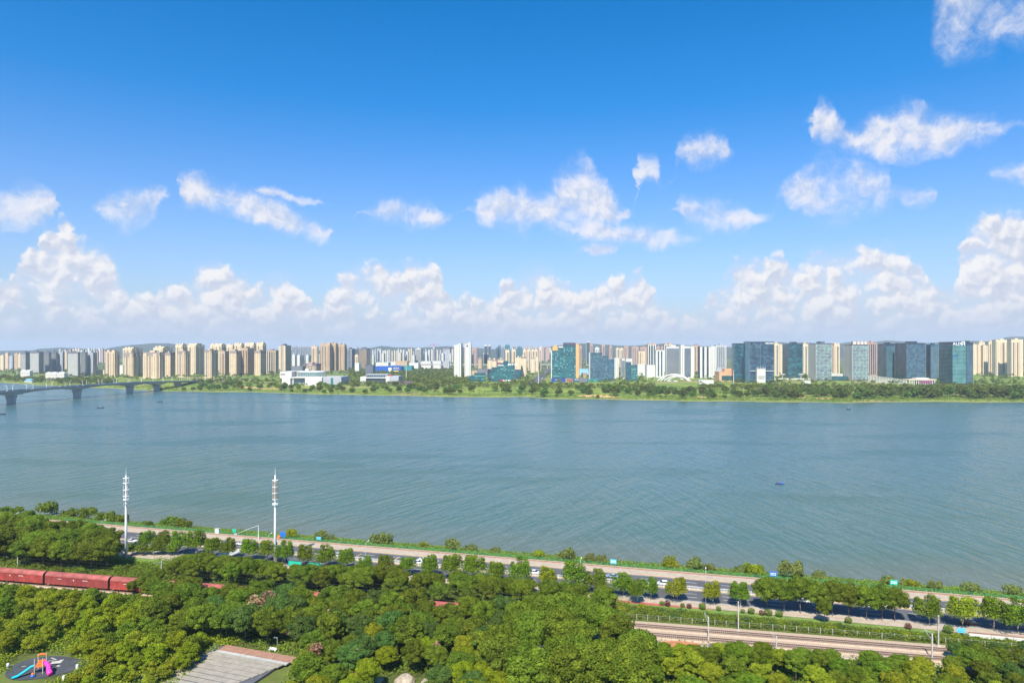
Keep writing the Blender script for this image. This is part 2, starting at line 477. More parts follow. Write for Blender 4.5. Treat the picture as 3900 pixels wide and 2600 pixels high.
# ------------------------------------------------------------------ leafy meshes
def leaf_mesh(name, C, N, size, tint, matl, elong=1.0):
    """one quad per leaf cluster: centres C, normals N, sizes, tints"""
    n = len(C)
    rnd = NP.normal(size=(n, 3))
    T = np.cross(N, rnd); T /= np.linalg.norm(T, axis=1, keepdims=True) + 1e-9
    B = np.cross(N, T)
    s = size.reshape(-1, 1) * 0.5
    V = np.empty((n, 4, 3))
    V[:, 0] = C - T*s*elong; V[:, 1] = C - B*s*0.75 + N*s*.25
    V[:, 2] = C + T*s*elong; V[:, 3] = C + B*s*0.75 + N*s*.25
    me = bpy.data.meshes.new(name)
    me.vertices.add(n*4); me.vertices.foreach_set('co', V.reshape(-1).astype(np.float32))
    me.loops.add(n*4); me.loops.foreach_set('vertex_index', np.arange(n*4, dtype=np.int32))
    me.polygons.add(n); me.polygons.foreach_set('loop_start', np.arange(0, n*4, 4, dtype=np.int32))
    me.update(calc_edges=True)
    a = me.attributes.new('tint', 'FLOAT', 'FACE'); a.data.foreach_set('value', np.clip(tint, 0, 1).astype(np.float32))
    me.materials.append(matl)
    return me
def lobe_leaves(lobes, per, leaf, seed, low=-0.35, jit=0.55, fill=0.25):
    """leaf clusters on the upper shell of each lobe (cx,cy,cz,rx,ry,rz)"""
    g = np.random.default_rng(seed)
    Cs, Ns, Ss, Ts = [], [], [], []
    for (cx, cy, cz, rx, ry, rz) in lobes:
        k = max(6, int(per * (rx*ry)**0.5))
        d = g.normal(size=(k*2, 3)); d /= np.linalg.norm(d, axis=1, keepdims=True)
        d = d[d[:, 2] > low][:k]
        r = 1.0 - np.abs(g.normal(0, .12, size=(len(d), 1)))
        inner = g.random(len(d)) < fill
        r[inner] *= g.random((inner.sum(), 1))*0.6 + .25
        c = np.array([cx, cy, cz]) + d*r*np.array([rx, ry, rz])
        nn = d/np.array([rx, ry, rz])*rx + g.normal(0, jit, size=d.shape) + np.array([0, 0, .35])
        nn /= np.linalg.norm(nn, axis=1, keepdims=True)
        Cs.append(c); Ns.append(nn); Ss.append(leaf*(0.65+0.7*g.random(len(d))))
        Ts.append(0.45*g.random() + 0.55*g.random(len(d)))
    return np.vstack(Cs), np.vstack(Ns), np.concatenate(Ss), np.concatenate(Ts)
def broad_lobes(seed, R, hh, n, lr, flat_):
    g = random.Random(seed); out = []
    for i in range(n):
        a = i*2.39996 + g.uniform(-.4, .4); q = ((i+.5)/n)
        zz = 1-1.75*q                                     # top to below the middle
        rr = math.sqrt(max(0, 1-zz*zz*.92))*g.uniform(.62, 1.15)
        s = lr*g.uniform(.7, 1.3)
        out.append((R*.80*rr*math.cos(a), R*.80*rr*math.sin(a), hh*.55+hh*.42*zz+g.uniform(-.55, .55), s, s, s*flat_))
    out.append((0, 0, hh*.5, R*.5, R*.5, hh*.3))
    return out
def plane_lobes(seed, R, hh):
    g = random.Random(seed); out = []
    for i in range(13):
        a = i*2.39996+g.uniform(-.3, .3); rr = R*(.25+.5*((i*.618) % 1))
        top = hh*(1.0-.45*(rr/R)**1.6)*g.uniform(.86, 1.04)
        for k in range(3):
            z = top*(.30+.28*k)
            s = R*.36*(1.0-.24*k)*g.uniform(.85, 1.15)
            out.append((rr*math.cos(a), rr*math.sin(a), z, s, s, s*1.25))
    return out
CROWN = {}
def proto(kind, i, lobes, per, leaf, matl, low=-.35, jit=.55, elong=1.0, fill=.25):
    C, N, s, t = lobe_leaves(lobes, per, leaf, 100+i*7+len(kind), low, jit, fill)
    CROWN.setdefault(kind, []).append(leaf_mesh('crown', C, N, s, t, matl, elong))
for i in range(5):
    proto('broad', i, broad_lobes(i, 4.2, 6.4, 46, 1.15, .74), 225, .37, L['dark'], fill=.14, low=-.6)
for i in range(4):
    proto('small', i, broad_lobes(20+i, 2.6, 4.6, 26, .82, .8), 190, .29, L['light'], fill=.12)
for i in range(4):
    proto('plane', i, plane_lobes(40+i, 3.5, 7.2), 120, .34, L['plane'], low=-.6)
for i in range(3):
    g_ = random.Random(60+i)
    lb = [(g_.uniform(-1.1,1.1), g_.uniform(-1.1,1.1), g_.uniform(.5,1.3), g_.uniform(.5,.95), g_.uniform(.5,.95), g_.uniform(.5,.8)) for _ in range(9)]
    proto('shrub', i, lb, 120, .30, L['mid'])
for i in range(2):
    proto('ball', i, [(0,0,.85,.95,.95,.85)], 700, .20, L['mid'], low=-.9, jit=.25)
for i in range(3):
    g_ = random.Random(70+i)
    lb = [(g_.uniform(-1.6,1.6), g_.uniform(-1.6,1.6), g_.uniform(.9,2.6), g_.uniform(.7,1.2), g_.uniform(.7,1.2), g_.uniform(.9,1.4)) for _ in range(11)]
    proto('willow', i, lb, 130, .34, L['willow'], low=-.8, elong=1.9)
for i in range(4):
    proto('far', i, broad_lobes(80+i, 5.0, 8.5, 13, 2.3, .75), 15, 1.9, L['far'], low=-.5)
for i in range(2):
    g_ = random.Random(90+i)
    lb = [(g_.uniform(-.9,.9), g_.uniform(-.9,.9), g_.uniform(1.5,5.0), .7, .7, .9) for _ in range(14)]
    proto('sparse', i, lb, 48, .42, L['brown'], fill=.1)

def trunk_mesh(seed, hh, r, crown_h, spread, matl, n=7):
    g = random.Random(seed); mb = MB()
    mb.tube([(0,0,-.4),(g.uniform(-.1,.1),g.uniform(-.1,.1),hh*.5),(g.uniform(-.2,.2),g.uniform(-.2,.2),hh+crown_h*.45)], [r*1.25, r*.9, r*.35], n)
    for k in range(5):
        a = k*1.2566+g.uniform(-.4,.4); z0 = hh*.86+g.uniform(-.1,.4)
        e = (spread*math.cos(a), spread*math.sin(a), hh+crown_h*g.uniform(.25,.6))
        mb.tube([(0,0,z0),(e[0]*.45,e[1]*.45,z0+(e[2]-z0)*.55),e], [r*.5, r*.32, r*.1], 5)
    return mb.mesh('trunk', matl)
TRUNK = {'broad': [trunk_mesh(i, 4.2, .22, 5.0, 2.6, M['trunk']) for i in range(3)],
         'small': [trunk_mesh(10+i, 2.0, .11, 3.4, 1.5, M['trunk']) for i in range(2)],
         'plane': [trunk_mesh(20+i, 2.9, .17, 5.2, 1.9, M['pale_trunk']) for i in range(3)],
         'far': [trunk_mesh(30, 2.4, .22, 4.5, 2.2, M['trunk'], 5)]}
CROWN_Z = {'broad': 3.4, 'small': 1.2, 'plane': 2.5, 'far': 1.3}
def set_mat(o, m):
    if o.data.materials and o.data.materials[0] is not m:
        o.material_slots[0].link = 'OBJECT'; o.material_slots[0].material = m
def tree(kind, loc, h, label, leaf=None, name='tree', cat='tree', group=None, wide=1.0, rng=RNG):
    """h: total height; a thing with trunk and crown"""
    base_h = {'broad': 10.2, 'small': 5.9, 'plane': 9.8, 'far': 10.2}[kind]
    s = h/base_h
    t = thing(name, label, cat, loc, rng.uniform(0, 6.28), group)
    t.scale = (s*wide*rng.uniform(.88, 1.12), s*wide*rng.uniform(.88, 1.12), s*rng.uniform(.93, 1.04))
    mobj('trunk', rng.choice(TRUNK[kind]), t)
    c = mobj('crown', rng.choice(CROWN[kind]), t); c.location = (0, 0, CROWN_Z[kind])
    if leaf is not None: set_mat(c, leaf)
    return t
def bush(kind, loc, r, label, leaf=None, name='shrub', cat='shrub', group=None, tall=1.0, rng=RNG):
    o = mobj(name, rng.choice(CROWN[kind])); o.location = loc
    base = {'shrub': 1.8, 'ball': .95, 'willow': 2.4, 'sparse': 1.5}[kind]
    s = r/base; o.scale = (s, s, s*tall); o.rotation_euler = (0, 0, rng.uniform(0, 6.28))
    if leaf is not None: set_mat(o, leaf)
    return tag(o, label, cat, group)
ORD = ['first','second','third','fourth','fifth','sixth','seventh','eighth','ninth','tenth','eleventh','twelfth','thirteenth','fourteenth','fifteenth','sixteenth',
       'seventeenth','eighteenth','nineteenth','twentieth','twenty-first','twenty-second','twenty-third','twenty-fourth','twenty-fifth','twenty-sixth','twenty-seventh','twenty-eighth','twenty-ninth','thirtieth',
       'thirty-first','thirty-second','thirty-third','thirty-fourth','thirty-fifth','thirty-sixth','thirty-seventh','thirty-eighth','thirty-ninth','fortieth']

# ================================================================== land and water
# near bank: u runs along the road (to the right), v towards the river; v = 0 at the outer edge of the promenade
RA = math.atan2(-0.27, 1.0)
RU = Vector((math.cos(RA), math.sin(RA), 0)); RV = Vector((-math.sin(RA), math.cos(RA), 0))
RO = Vector((0, 291, 0))
def uv(u, v, z=0.0):
    p = RO + RU*u + RV*v
    return Vector((p.x, p.y, z))
def inv_uv(p):
    d = Vector((p[0]-RO.x, p[1]-RO.y, 0)); return d.dot(RU), d.dot(RV)
def u_at(px, v):
    """u where the sight line through column px meets the line v"""
    k = (px-1950)/F
    # (k*Y - 0, Y - 291) . RV = v
    Y = (v + 291*RV.y)/(k*RV.x + RV.y)
    return Vector((k*Y, Y-291, 0)).dot(RU)
def rail_v(u): return -65.0 + 0.0605*u                       # middle of the two tracks
def near_z(u, v):
    if v > 44: return -3.2
    if v > 2: return 5.75 - (v-2)/42*9.0 if v > 2 else 5.75
    rv = rail_v(u)
    if v > -36.3: return 5.7
    if v > rv+9: return 5.95
    if v > rv-8: return 6.1
    return 6.2 + min(.4, (rv-8-v)*0.012)

FAR_SHORE = [(-4200,3300),(-2600,2650),(-2000,2300),(-1494,1992),(-1276,1843),(-1022,1703),(-925,1647),(-807,1583),(-747,1553),(-584,1534),(-417,1465),(-275,1428),(-160,1392),(-79,1368),(27,1380),(60,1345),
             (77,1328),(211,1307),(317,1267),(458,1254),(591,1229),(747,1254),(926,1235),(1400,1190),(2200,1100),(4200,900)]
def shore_y(x):
    xs = [p[0] for p in FAR_SHORE]; ys = [p[1] for p in FAR_SHORE]
    y = float(np.interp(x, xs, ys))
    return y + 5.0*math.sin(x*.05) + 3.0*math.sin(x*.13+1.3) + 1.6*math.sin(x*.31)
FZ = [(-30,-3.0),(-6,-.7),(0,0.05),(4,.9),(30,2.2),(70,3.4),(120,4.6),(165,7.5),(200,9.5),(260,10),(700,10),(2500,10),(7000,12),(20000,16)]
def far_z(d):
    return float(np.interp(d, [a for a, _ in FZ], [b_ for _, b_ in FZ]))
def far_ground(px, d):
    """point on the far bank: column px, d metres behind the water's edge along the sight line"""
    k = (px-1950)/F
    Y = 1300.0
    for _ in range(12): Y = shore_y(k*Y)*.6 + Y*.4
    Y += d
    x = k*Y
    return Vector((x, Y, far_z(Y-shore_y(x))))

def ground_mat():
    m = bpy.data.materials.new('near_ground'); m.use_nodes = True
    t = NT(m.node_tree); p = m.node_tree.nodes['Principled BSDF']
    tc_ = t.n('ShaderNodeTexCoord'); o = tc_.outputs['Object']
    n1_ = t.noise(o, .06, 5, .6); n2_ = t.noise(o, .9, 4, .6)
    c = t.mix(t.ramp(n1_, .38, .62), (.060,.080,.018,1), (.110,.140,.030,1))
    c = t.mix(t.ramp(n2_, .52, .72), c, (.165,.125,.075,1))
    # wet silt just above the water
    s_ = t.n('ShaderNodeSeparateXYZ'); t.link(o, s_.inputs[0])
    c = t.mix(t.ramp(t.math('ADD', s_.outputs[2], t.math('MULTIPLY', t.math('SUBTRACT', n2_, .5), .8)), 0.1, 0.75, 1, 0), c, (.20,.165,.11,1))
    t.link(c, p.inputs['Base Color']); p.inputs['Roughness'].default_value = .95; p.inputs['Specular IOR Level'].default_value = .1
    return m
def far_mat():
    m = bpy.data.materials.new('far_ground'); m.use_nodes = True
    t = NT(m.node_tree); p = m.node_tree.nodes['Principled BSDF']
    tc_ = t.n('ShaderNodeTexCoord'); o = tc_.outputs['Object']
    n1_ = t.noise(o, .018, 6, .62); n2_ = t.noise(o, .12, 5, .6); n3_ = t.noise(o, .007, 3, .5)
    c = t.mix(t.ramp(n1_, .35, .65), (.095,.155,.030,1), (.225,.265,.058,1))
    c = t.mix(t.ramp(n2_, .50, .74), c, (.070,.110,.025,1))
    c = t.mix(t.math('MULTIPLY', t.ramp(n3_, .56, .66), .6), c, (.30,.22,.11,1))
    s_ = t.n('ShaderNodeSeparateXYZ'); t.link(o, s_.inputs[0])
    c = t.mix(t.ramp(t.math('ADD', s_.outputs[2], t.math('MULTIPLY', t.math('SUBTRACT', n2_, .5), 1.2)), 0.2, 0.9, 1, 0), c, (.25,.21,.11,1))
    c = t.mix(t.ramp(s_.outputs[1], 2000, 3000), c, (.10,.125,.055,1))
    t.link(c, p.inputs['Base Color']); p.inputs['Roughness'].default_value = 1; p.inputs['Specular IOR Level'].default_value = .05
    return m
M['near_ground'] = ground_mat(); M['far_ground'] = far_mat()
M['sand'] = mat('bare_sand', (.52,.30,.13), .95, .18, .08, rgb2=(.62,.40,.19))

# near ground sheet
us = list(range(-900, 701, 10))
mb = MB()
rows = []
def vs_for(u):
    rv = rail_v(u)
    return [60, 44, 32, 20, 10, 4, 2, -34, -36.3, -37.2, (rv+9-37.2)/2, rv+9.2, rv+8.8, rv, rv-7.8, rv-8.4, rv-20, rv-40, rv-75, rv-140]
NV = len(vs_for(0))
for u in us:
    for v in vs_for(u):
        w = (math.sin(u*.09)+.6*math.sin(u*.21+1)+.4*math.sin(u*.47))*1.2 if 10 < v < 50 else 0
        mb.v.append(tuple(uv(u, v+w, near_z(u, v))))
for i in range(len(us)-1):
    for j in range(NV-1):
        a = i*NV+j; mb.f.append((a, a+1, a+NV+1, a+NV)); mb.m.append(0)
near_ground = struct('ground', mb, M['near_ground'])

# far ground sheet
xs_, rows_ = [], [d for d, _ in FZ] + [45, 95, 1200]
rows_ = sorted(rows_)
cols = np.concatenate([np.linspace(-1.75, 1.75, 240)])
mb = MB()
for k in cols:
    Y0 = 1300.0
    for _ in range(20): Y0 = shore_y(k*Y0)*.5 + Y0*.5
    for d in rows_:
        Y = Y0+d; mb.v.append((k*Y, Y, far_z(d) + (0.5*math.sin(k*90+d*.1) if 20 < d < 130 else 0)))
NR = len(rows_)
for i in range(len(cols)-1):
    for j in range(NR-1):
        a = i*NR+j; mb.f.append((a, a+NR, a+NR+1, a+1)); mb.m.append(0)
far_land = struct('ground', mb, M['far_ground'], smooth=True)

def patch(px0, px1, d0, d1, name, m, lift=.12, kind='structure', n=14, wob=.5, seed=0):
    """an uneven patch of bare ground on the far bank"""
    g = random.Random(seed); mb_ = MB(); top, bot = [], []
    for i in range(n+1):
        q = i/n; px = px0+(px1-px0)*q; e = math.sin(math.pi*q)**.6
        mid = (d0+d1)/2 + g.uniform(-1, 1)*(d1-d0)*.12
        a = far_ground(px, mid-(d1-d0)/2*e*g.uniform(1-wob*.5, 1)); c = far_ground(px, mid+(d1-d0)/2*e*g.uniform(1-wob*.5, 1))
        a.z += lift+.5; c.z += lift+.5; bot.append(a); top.append(c)
    for i in range(n): mb_.quad(bot[i], bot[i+1], top[i+1], top[i])
    o = mb_.build(name, m); o['kind'] = kind
    return o
for k, (a, c, d0, d1) in enumerate([(2195,2330,18,70),(2285,2360,14,40),(2640,2700,50,75),(3040,3075,46,66),(3105,3170,40,64),(1215,1330,110,120),(900,1080,70,120),(2060,2070,12,30),(2985,3000,58,90),(3215,3420,4,9)]):
    patch(a, c, d0, d1, 'sand', M['sand'], seed=k)

# ------------------------------------------------------------------ water
def water_mat():
    m = bpy.data.materials.new('river_water'); m.use_nodes = True
    t = NT(m.node_tree); p = m.node_tree.nodes['Principled BSDF']
    tc_ = t.n('ShaderNodeTexCoord'); o = tc_.outputs['Object']
    # silt in the shallows by the near bank, by distance from the bank line
    dotn = t.n('ShaderNodeVectorMath', operation='DOT_PRODUCT'); t.link(o, dotn.inputs[0]); dotn.inputs[1].default_value = tuple(RV)
    v = t.math('SUBTRACT', dotn.outputs['Value'], RO.dot(RV))
    big = t.noise(o, .012, 4, .55)
    vv = t.math('ADD', v, t.math('MULTIPLY', t.math('SUBTRACT', big, .5), 60))
    silt = t.ramp(vv, 24, 85, 1, 0)
    deep = (.046,.104,.100,1)
    c = t.mix(t.ramp(vv, 60, 420, 1, 0), deep, (.062,.110,.080,1))
    c = t.mix(t.math('MULTIPLY', silt, .6), c, (.120,.120,.075,1))
    # gusts: rougher, darker streaks where the wind touches down
    mp = t.n('ShaderNodeMapping'); t.link(o, mp.inputs[0]); mp.inputs['Rotation'].default_value = (0, 0, .35); mp.inputs['Scale'].default_value = (.004, .013, 1)
    gust = t.ramp(t.noise(mp.outputs[0], 1.0, 4, .55), .50, .66)
    for px_, py_, rx_, ry_ in ((1130,1768,90,26),(830,1900,58,34),(240,1885,46,16),(760,1970,40,14)):
        q_ = px2(px_, py_, 0); gm_ = t.n('ShaderNodeMapping', vector_type='TEXTURE'); t.link(o, gm_.inputs[0])
        gm_.inputs['Location'].default_value = tuple(q_); gm_.inputs['Scale'].default_value = (rx_, ry_, 9); gm_.inputs['Rotation'].default_value = (0, 0, -.12)
        gg = t.n('ShaderNodeTexGradient', gradient_type='SPHERICAL'); t.link(gm_.outputs[0], gg.inputs[0])
        gust = t.math('MAXIMUM', gust, t.ramp(t.math('ADD', gg.outputs['Fac'], t.math('MULTIPLY', t.math('SUBTRACT', big, .5), .5)), .1, .6, 0, 1.6))
    t.link(c, p.inputs['Base Color'])
    p.inputs['IOR'].default_value = 1.33
    p.inputs['Specular IOR Level'].default_value = .5
    t.link(t.ramp(gust, 0, 1, .20, .30), p.inputs['Roughness'])
    # waves: crests lie along the river wind, fanning a little from one bank to the other
    def wave(rot, lx, ly, det, rough=.5, dist=.5):
        q = t.n('ShaderNodeMapping', vector_type='TEXTURE'); t.link(o, q.inputs[0]); q.inputs['Rotation'].default_value = (0, 0, rot); q.inputs['Scale'].default_value = (lx, ly, 1)
        return t.noise(q.outputs[0], 1.0, det, rough, dist=dist)
    so = t.n('ShaderNodeSeparateXYZ'); t.link(o, so.inputs[0])
    side = t.ramp(so.outputs[0], -160, 160)
    mxw = t.n('ShaderNodeMix', data_type='FLOAT'); t.link(side, mxw.inputs[0]); t.link(wave(-.62, 5.0, 34, 3), mxw.inputs[2]); t.link(wave(.16, 5.5, 40, 3), mxw.inputs[3])
    w2_ = wave(-.3, 2.2, 7, 3)
    w3_ = wave(-.5, 16, 60, 2)
    hsum = t.math('ADD', t.math('ADD', t.math('MULTIPLY', mxw.outputs[0], .75), t.math('MULTIPLY', w2_, .28)), t.math('MULTIPLY', w3_, .9))
    bn = t.n('ShaderNodeBump'); t.link(hsum, bn.inputs['Height'])
    t.link(t.ramp(gust, 0, 1.6, .62, 1.0), bn.inputs['Strength']); bn.inputs['Distance'].default_value = 2.6
    t.link(bn.outputs[0], p.inputs['Normal'])
    return m
M['water'] = water_mat()
mb = MB(); mb.quad((-6000, 150, 0), (6000, 150, 0), (6000, 3600, 0), (-6000, 3600, 0))
water = struct('water', mb, M['water'])

# ------------------------------------------------------------------ hills on the skyline
HILL = [(-900,1318),(-300,1330),(0,1336),(120,1334),(150,1328),(230,1323),(300,1326),(390,1332),(410,1326),(470,1316),(540,1310),(590,1306),(640,1307),(700,1314),(760,1330),(850,1337),(1000,1337),(1080,1331),
        (1200,1334),(1330,1335),(1400,1328),(1450,1316),(1500,1322),(1600,1324),(1700,1318),(1760,1322),(1900,1330),(2050,1326),(2120,1316),(2180,1308),(2240,1307),(2300,1312),(2390,1317),(2460,1313),(2530,1308),(2580,1311),
        (2700,1320),(2850,1322),(2900,1312),(2935,1304),(2980,1302),(3010,1307),(3060,1302),(3110,1309),(3170,1311),(3230,1303),(3320,1302),(3390,1296),(3440,1300),(3520,1306),(3620,1302),(3680,1296),(3740,1300),(3790,1298),(3830,1284),(3870,1281),(3960,1283),(4200,1300),(4600,1310)]
M['hill'] = mat('wooded_hill', (.025,.040,.028), 1, .3, .003, rgb2=(.045,.062,.040), spec=.05)
mb = MB()
hx = np.arange(-900, 4601, 14.0)
hy = [6800, 7300, 7800, 8300, 8800, 9300, 9800, 10400, 11200]
hk = [0, .25, .52, .78, 1.0, .9, .75, .5, 0]
hp = np.interp(hx, [p[0] for p in HILL], [p[1] for p in HILL])
for i, px in enumerate(hx):
    for Y, k in zip(hy, hk):
        ztop = H + (HOR-hp[i])/F*8800
        z = 12 + max(0, ztop-12)*k
        if 0 < k < 1: z += 5*math.sin(px*.05+Y*.01)+4*math.sin(px*.021-Y*.004)
        elif k == 1: z += 1.5*math.sin(px*.09)+1.2*math.sin(px*.23)
        mb.v.append(((px-1950)/F*Y, Y, z))
for i in range(len(hx)-1):
    for j in range(len(hy)-1):
        a = i*len(hy)+j; mb.f.append((a, a+len(hy), a+len(hy)+1, a+1)); mb.m.append(0)
struct('hills', mb, M['hill'], smooth=True)

# ================================================================== the city across the river
def gmat(name, rgb, rough=.18, spec=.7, var=.25, scale=.06, metallic=0.0):
    return mat(name, rgb, rough, var, scale, metallic, spec)
B = {}
B['beige'] = mat('beige_render', (.56,.43,.29), .85, .07, .05)
B['cream'] = mat('cream_render', (.62,.50,.35), .85, .06, .05)
B['tan'] = mat('tan_render', (.46,.33,.22), .85, .08, .05)
B['brown'] = mat('brown_render', (.33,.22,.17), .85, .10, .05)
B['pinkbrown'] = mat('pink_brown_render', (.42,.28,.23), .85, .08, .05)
B['white'] = mat('white_render', (.57,.555,.52), .8, .05, .05)
B['grey'] = mat('grey_render', (.36,.37,.40), .8, .08, .05)
B['slate'] = mat('slate_cladding', (.15,.16,.19), .6, .12, .05)
B['dark'] = mat('dark_cladding', (.11,.125,.16), .5, .15, .05)
B['capgrey'] = mat('grey_brown_cap', (.27,.22,.20), .8, .1, .05)
B['gold'] = mat('gold_stone', (.60,.36,.15), .75, .08, .05)
B['orange'] = mat('orange_stone', (.55,.33,.19), .8, .08, .05)
B['purple'] = mat('purple_cladding', (.15,.10,.14), .7, .1, .05)
B['win'] = gmat('window_glass', (.050,.065,.085))
B['winblue'] = gmat('blue_window_glass', (.05,.09,.14))
B['teal'] = gmat('teal_glass', (.030,.150,.165))
B['teal_dark'] = gmat('dark_teal_glass', (.024,.085,.108))
B['teal_light'] = gmat('light_teal_glass', (.11,.27,.27), .3)
B['navy'] = gmat('navy_glass', (.040,.095,.150))
B['navy_dark'] = gmat('dark_navy_glass', (.022,.045,.078))
B['steel'] = gmat('steel_blue_glass', (.075,.135,.175))
B['grnblue'] = gmat('grey_green_glass', (.085,.165,.170), .3)
B['ikea_blue'] = mat('store_blue', (.010,.085,.40), .6, .05, .05)
B['sign_yellow'] = mat('sign_yellow', (.80,.55,.03), .6, .05)
B['sign_white'] = mat('sign_white', (.82,.82,.82), .6, .03)
B['sign_red'] = mat('sign_red', (.50,.03,.05), .6, .05)
B['sign_purple'] = mat('sign_purple', (.30,.05,.18), .6, .05)
B['sign_blue'] = mat('sign_navy', (.02,.06,.30), .6, .05)
B['net_green'] = mat('green_netting', (.04,.22,.24), .9, .1, .05)
B['blue_roof'] = mat('blue_roof', (.25,.45,.60), .6, .06, .05)

CX0 = {1: 0, 2: 650, 3: 1300, 4: 1950, 5: 2600, 6: 3200}
def CX(c, x): return CX0[c] + x/3.36
def CY(y): return 1200 + y/3.36
GZ = 10.0
def y_base(cy): return (H-GZ)*F/(CY(cy)-HOR)

class Facade:
    """frame of one face of a building: origin o, along-face e, outward n"""
    def __init__(self, o, e, n, w): self.o, self.e, self.n, self.w = Vector(o), Vector(e), Vector(n), w
    def slab(self, mb, u0, u1, z0, z1, d, m=0, inn=.05):
        if z1 <= z0+.01 or z0 > 190: return
        o, e, n = self.o, self.e, self.n
        P = []
        for z in (z0, z1):
            for u, q in ((u0, d), (u1, d), (u1, -inn), (u0, -inn)):
                p = o + e*u + n*q; P.append((p.x, p.y, z))
        mb.hexa(P, m, skip=(4,))
def faces_of(w, d):
    return {'F': Facade((0,0,0), (1,0,0), (0,-1,0), w), 'R': Facade((w,0,0), (0,1,0), (1,0,0), d), 'L': Facade((0,d,0), (0,-1,0), (-1,0,0), d)}

def fac_resi(f, h, wall, glass, band, rng, fl=3.1, z0=3.5, cap=6.0, bal=True, mod=None):
    """blank piers, a broad stack of balconies and a narrow strip of windows in each bay"""
    W_ = f.w; k = max(1, round(W_/(mod or 12.5))); q = W_/k
    nf = int((h-cap-z0)/fl)
    for i in range(k):
        u = i*q
        a, c = u+q*.08, u+q*.20
        f.slab(glass, a, c, z0, z0+nf*fl, .06)
        for j in range(nf): f.slab(wall, a-.05, c+.05, z0+j*fl, z0+j*fl+1.0, .14)
        a, c = u+q*.46, u+q*.80
        f.slab(glass, a, c, z0, z0+nf*fl, .08)
        for j in range(nf): f.slab(band, a-.1, c+.1, z0+j*fl, z0+j*fl+1.0, 1.2 if bal else .25)
def fac_plain(f, h, wall, glass, band, rng, fl=3.1, z0=3.5, cap=3.0):
    W_ = f.w; k = max(1, round(W_/8)); q = W_/k; nf = int((h-cap-z0)/fl)
    for i in range(k):
        a, c = i*q+q*.40, i*q+q*.58
        f.slab(glass, a, c, z0, z0+nf*fl, .05)
        for j in range(nf): f.slab(wall, a-.05, c+.05, z0+j*fl, z0+j*fl+1.6, .12)
def fac_bands(f, h, wall, glass, band, rng, fl=3.3, z0=4, cap=3.5, hh=1.25, d=.8, frac=(.03,.97)):
    W_ = f.w; nf = int((h-cap-z0)/fl)
    f.slab(glass, W_*frac[0], W_*frac[1], z0, z0+nf*fl, .06)
    for j in range(nf): f.slab(band, W_*frac[0], W_*frac[1], z0+j*fl, z0+j*fl+hh, d)
def fac_fins(f, h, wall, glass, band, rng, fl=3.3, z0=5, cap=3.0, mod=7.0, fin=.34, d=.9):
    W_ = f.w; k = max(1, round(W_/mod)); q = W_/k; nf = int((h-cap-z0)/fl)
    f.slab(glass, 0.2, W_-.2, z0, z0+nf*fl, .06)
    for j in range(nf): f.slab(glass, .2, W_-.2, z0+j*fl, z0+j*fl+.7, .22)
    for i in range(k+1):
        u = min(max(i*q, q*fin*.5), W_-q*fin*.5)
        f.slab(band, u-q*fin*.5, u+q*fin*.5, .5, h-cap*.3, d)
def fac_panes(f, h, panes, mull, rng, fl=3.9, z0=5, cap=3.0, mod=4.2, p=(.55,.30,.15), rowp=.35):
    """curtain wall: each pane a plate of its own tint, between mullions"""
    W_ = f.w; k = max(2, round(W_/mod)); q = W_/k; nf = int((h-cap-z0)/fl)
    for j in range(nf):
        row = rng.random() < rowp; rm = rng.choice((0, 0, 1, 2))
        for i in range(k):
            r = rng.random(); m_ = 0 if r < p[0] else (1 if r < p[0]+p[1] else 2)
            if row and rng.random() < .6: m_ = rm
            f.slab(panes, i*q+.12, (i+1)*q-.12, z0+j*fl+.9, z0+(j+1)*fl-.08, .05, m_)
    for j in range(nf+1): f.slab(mull, 0, W_, z0+j*fl-.08, z0+j*fl+.55, .16)
    for i in range(0, k+1, 2): f.slab(mull, max(0, i*q-.12), min(W_, i*q+.12), 1, h-cap, .24)

def solve(a, bb, c, Y, th, mode):
    """width, depth and front-left corner from the sighted corner columns"""
    ka, kb, kc = ((p-1950)/F for p in (a, bb, c))
    e = Vector((math.cos(th), math.sin(th))); n = Vector((-math.sin(th), math.cos(th)))
    def along(p, d, k):
        den = d.x-k*d.y
        return (k*p.y-p.x)/den if abs(den) > 1e-4 else -1
    if mode == 'R':
        p1 = Vector((kb*Y, Y)); w = along(p1, -e, ka); d = along(p1, n, kc) if c > bb+.2 else 16
        if not 8 < d < 70: d = min(70, max(12, d)) if d > 0 else 22
        p0 = p1-e*w
    else:
        p0 = Vector((kb*Y, Y)); w = along(p0, e, kc); d = along(p0, n, ka) if a < bb-.2 else 18
        if not 8 < d < 80: d = min(78, max(14, d)) if d > 0 else 30
    return p0, w, d

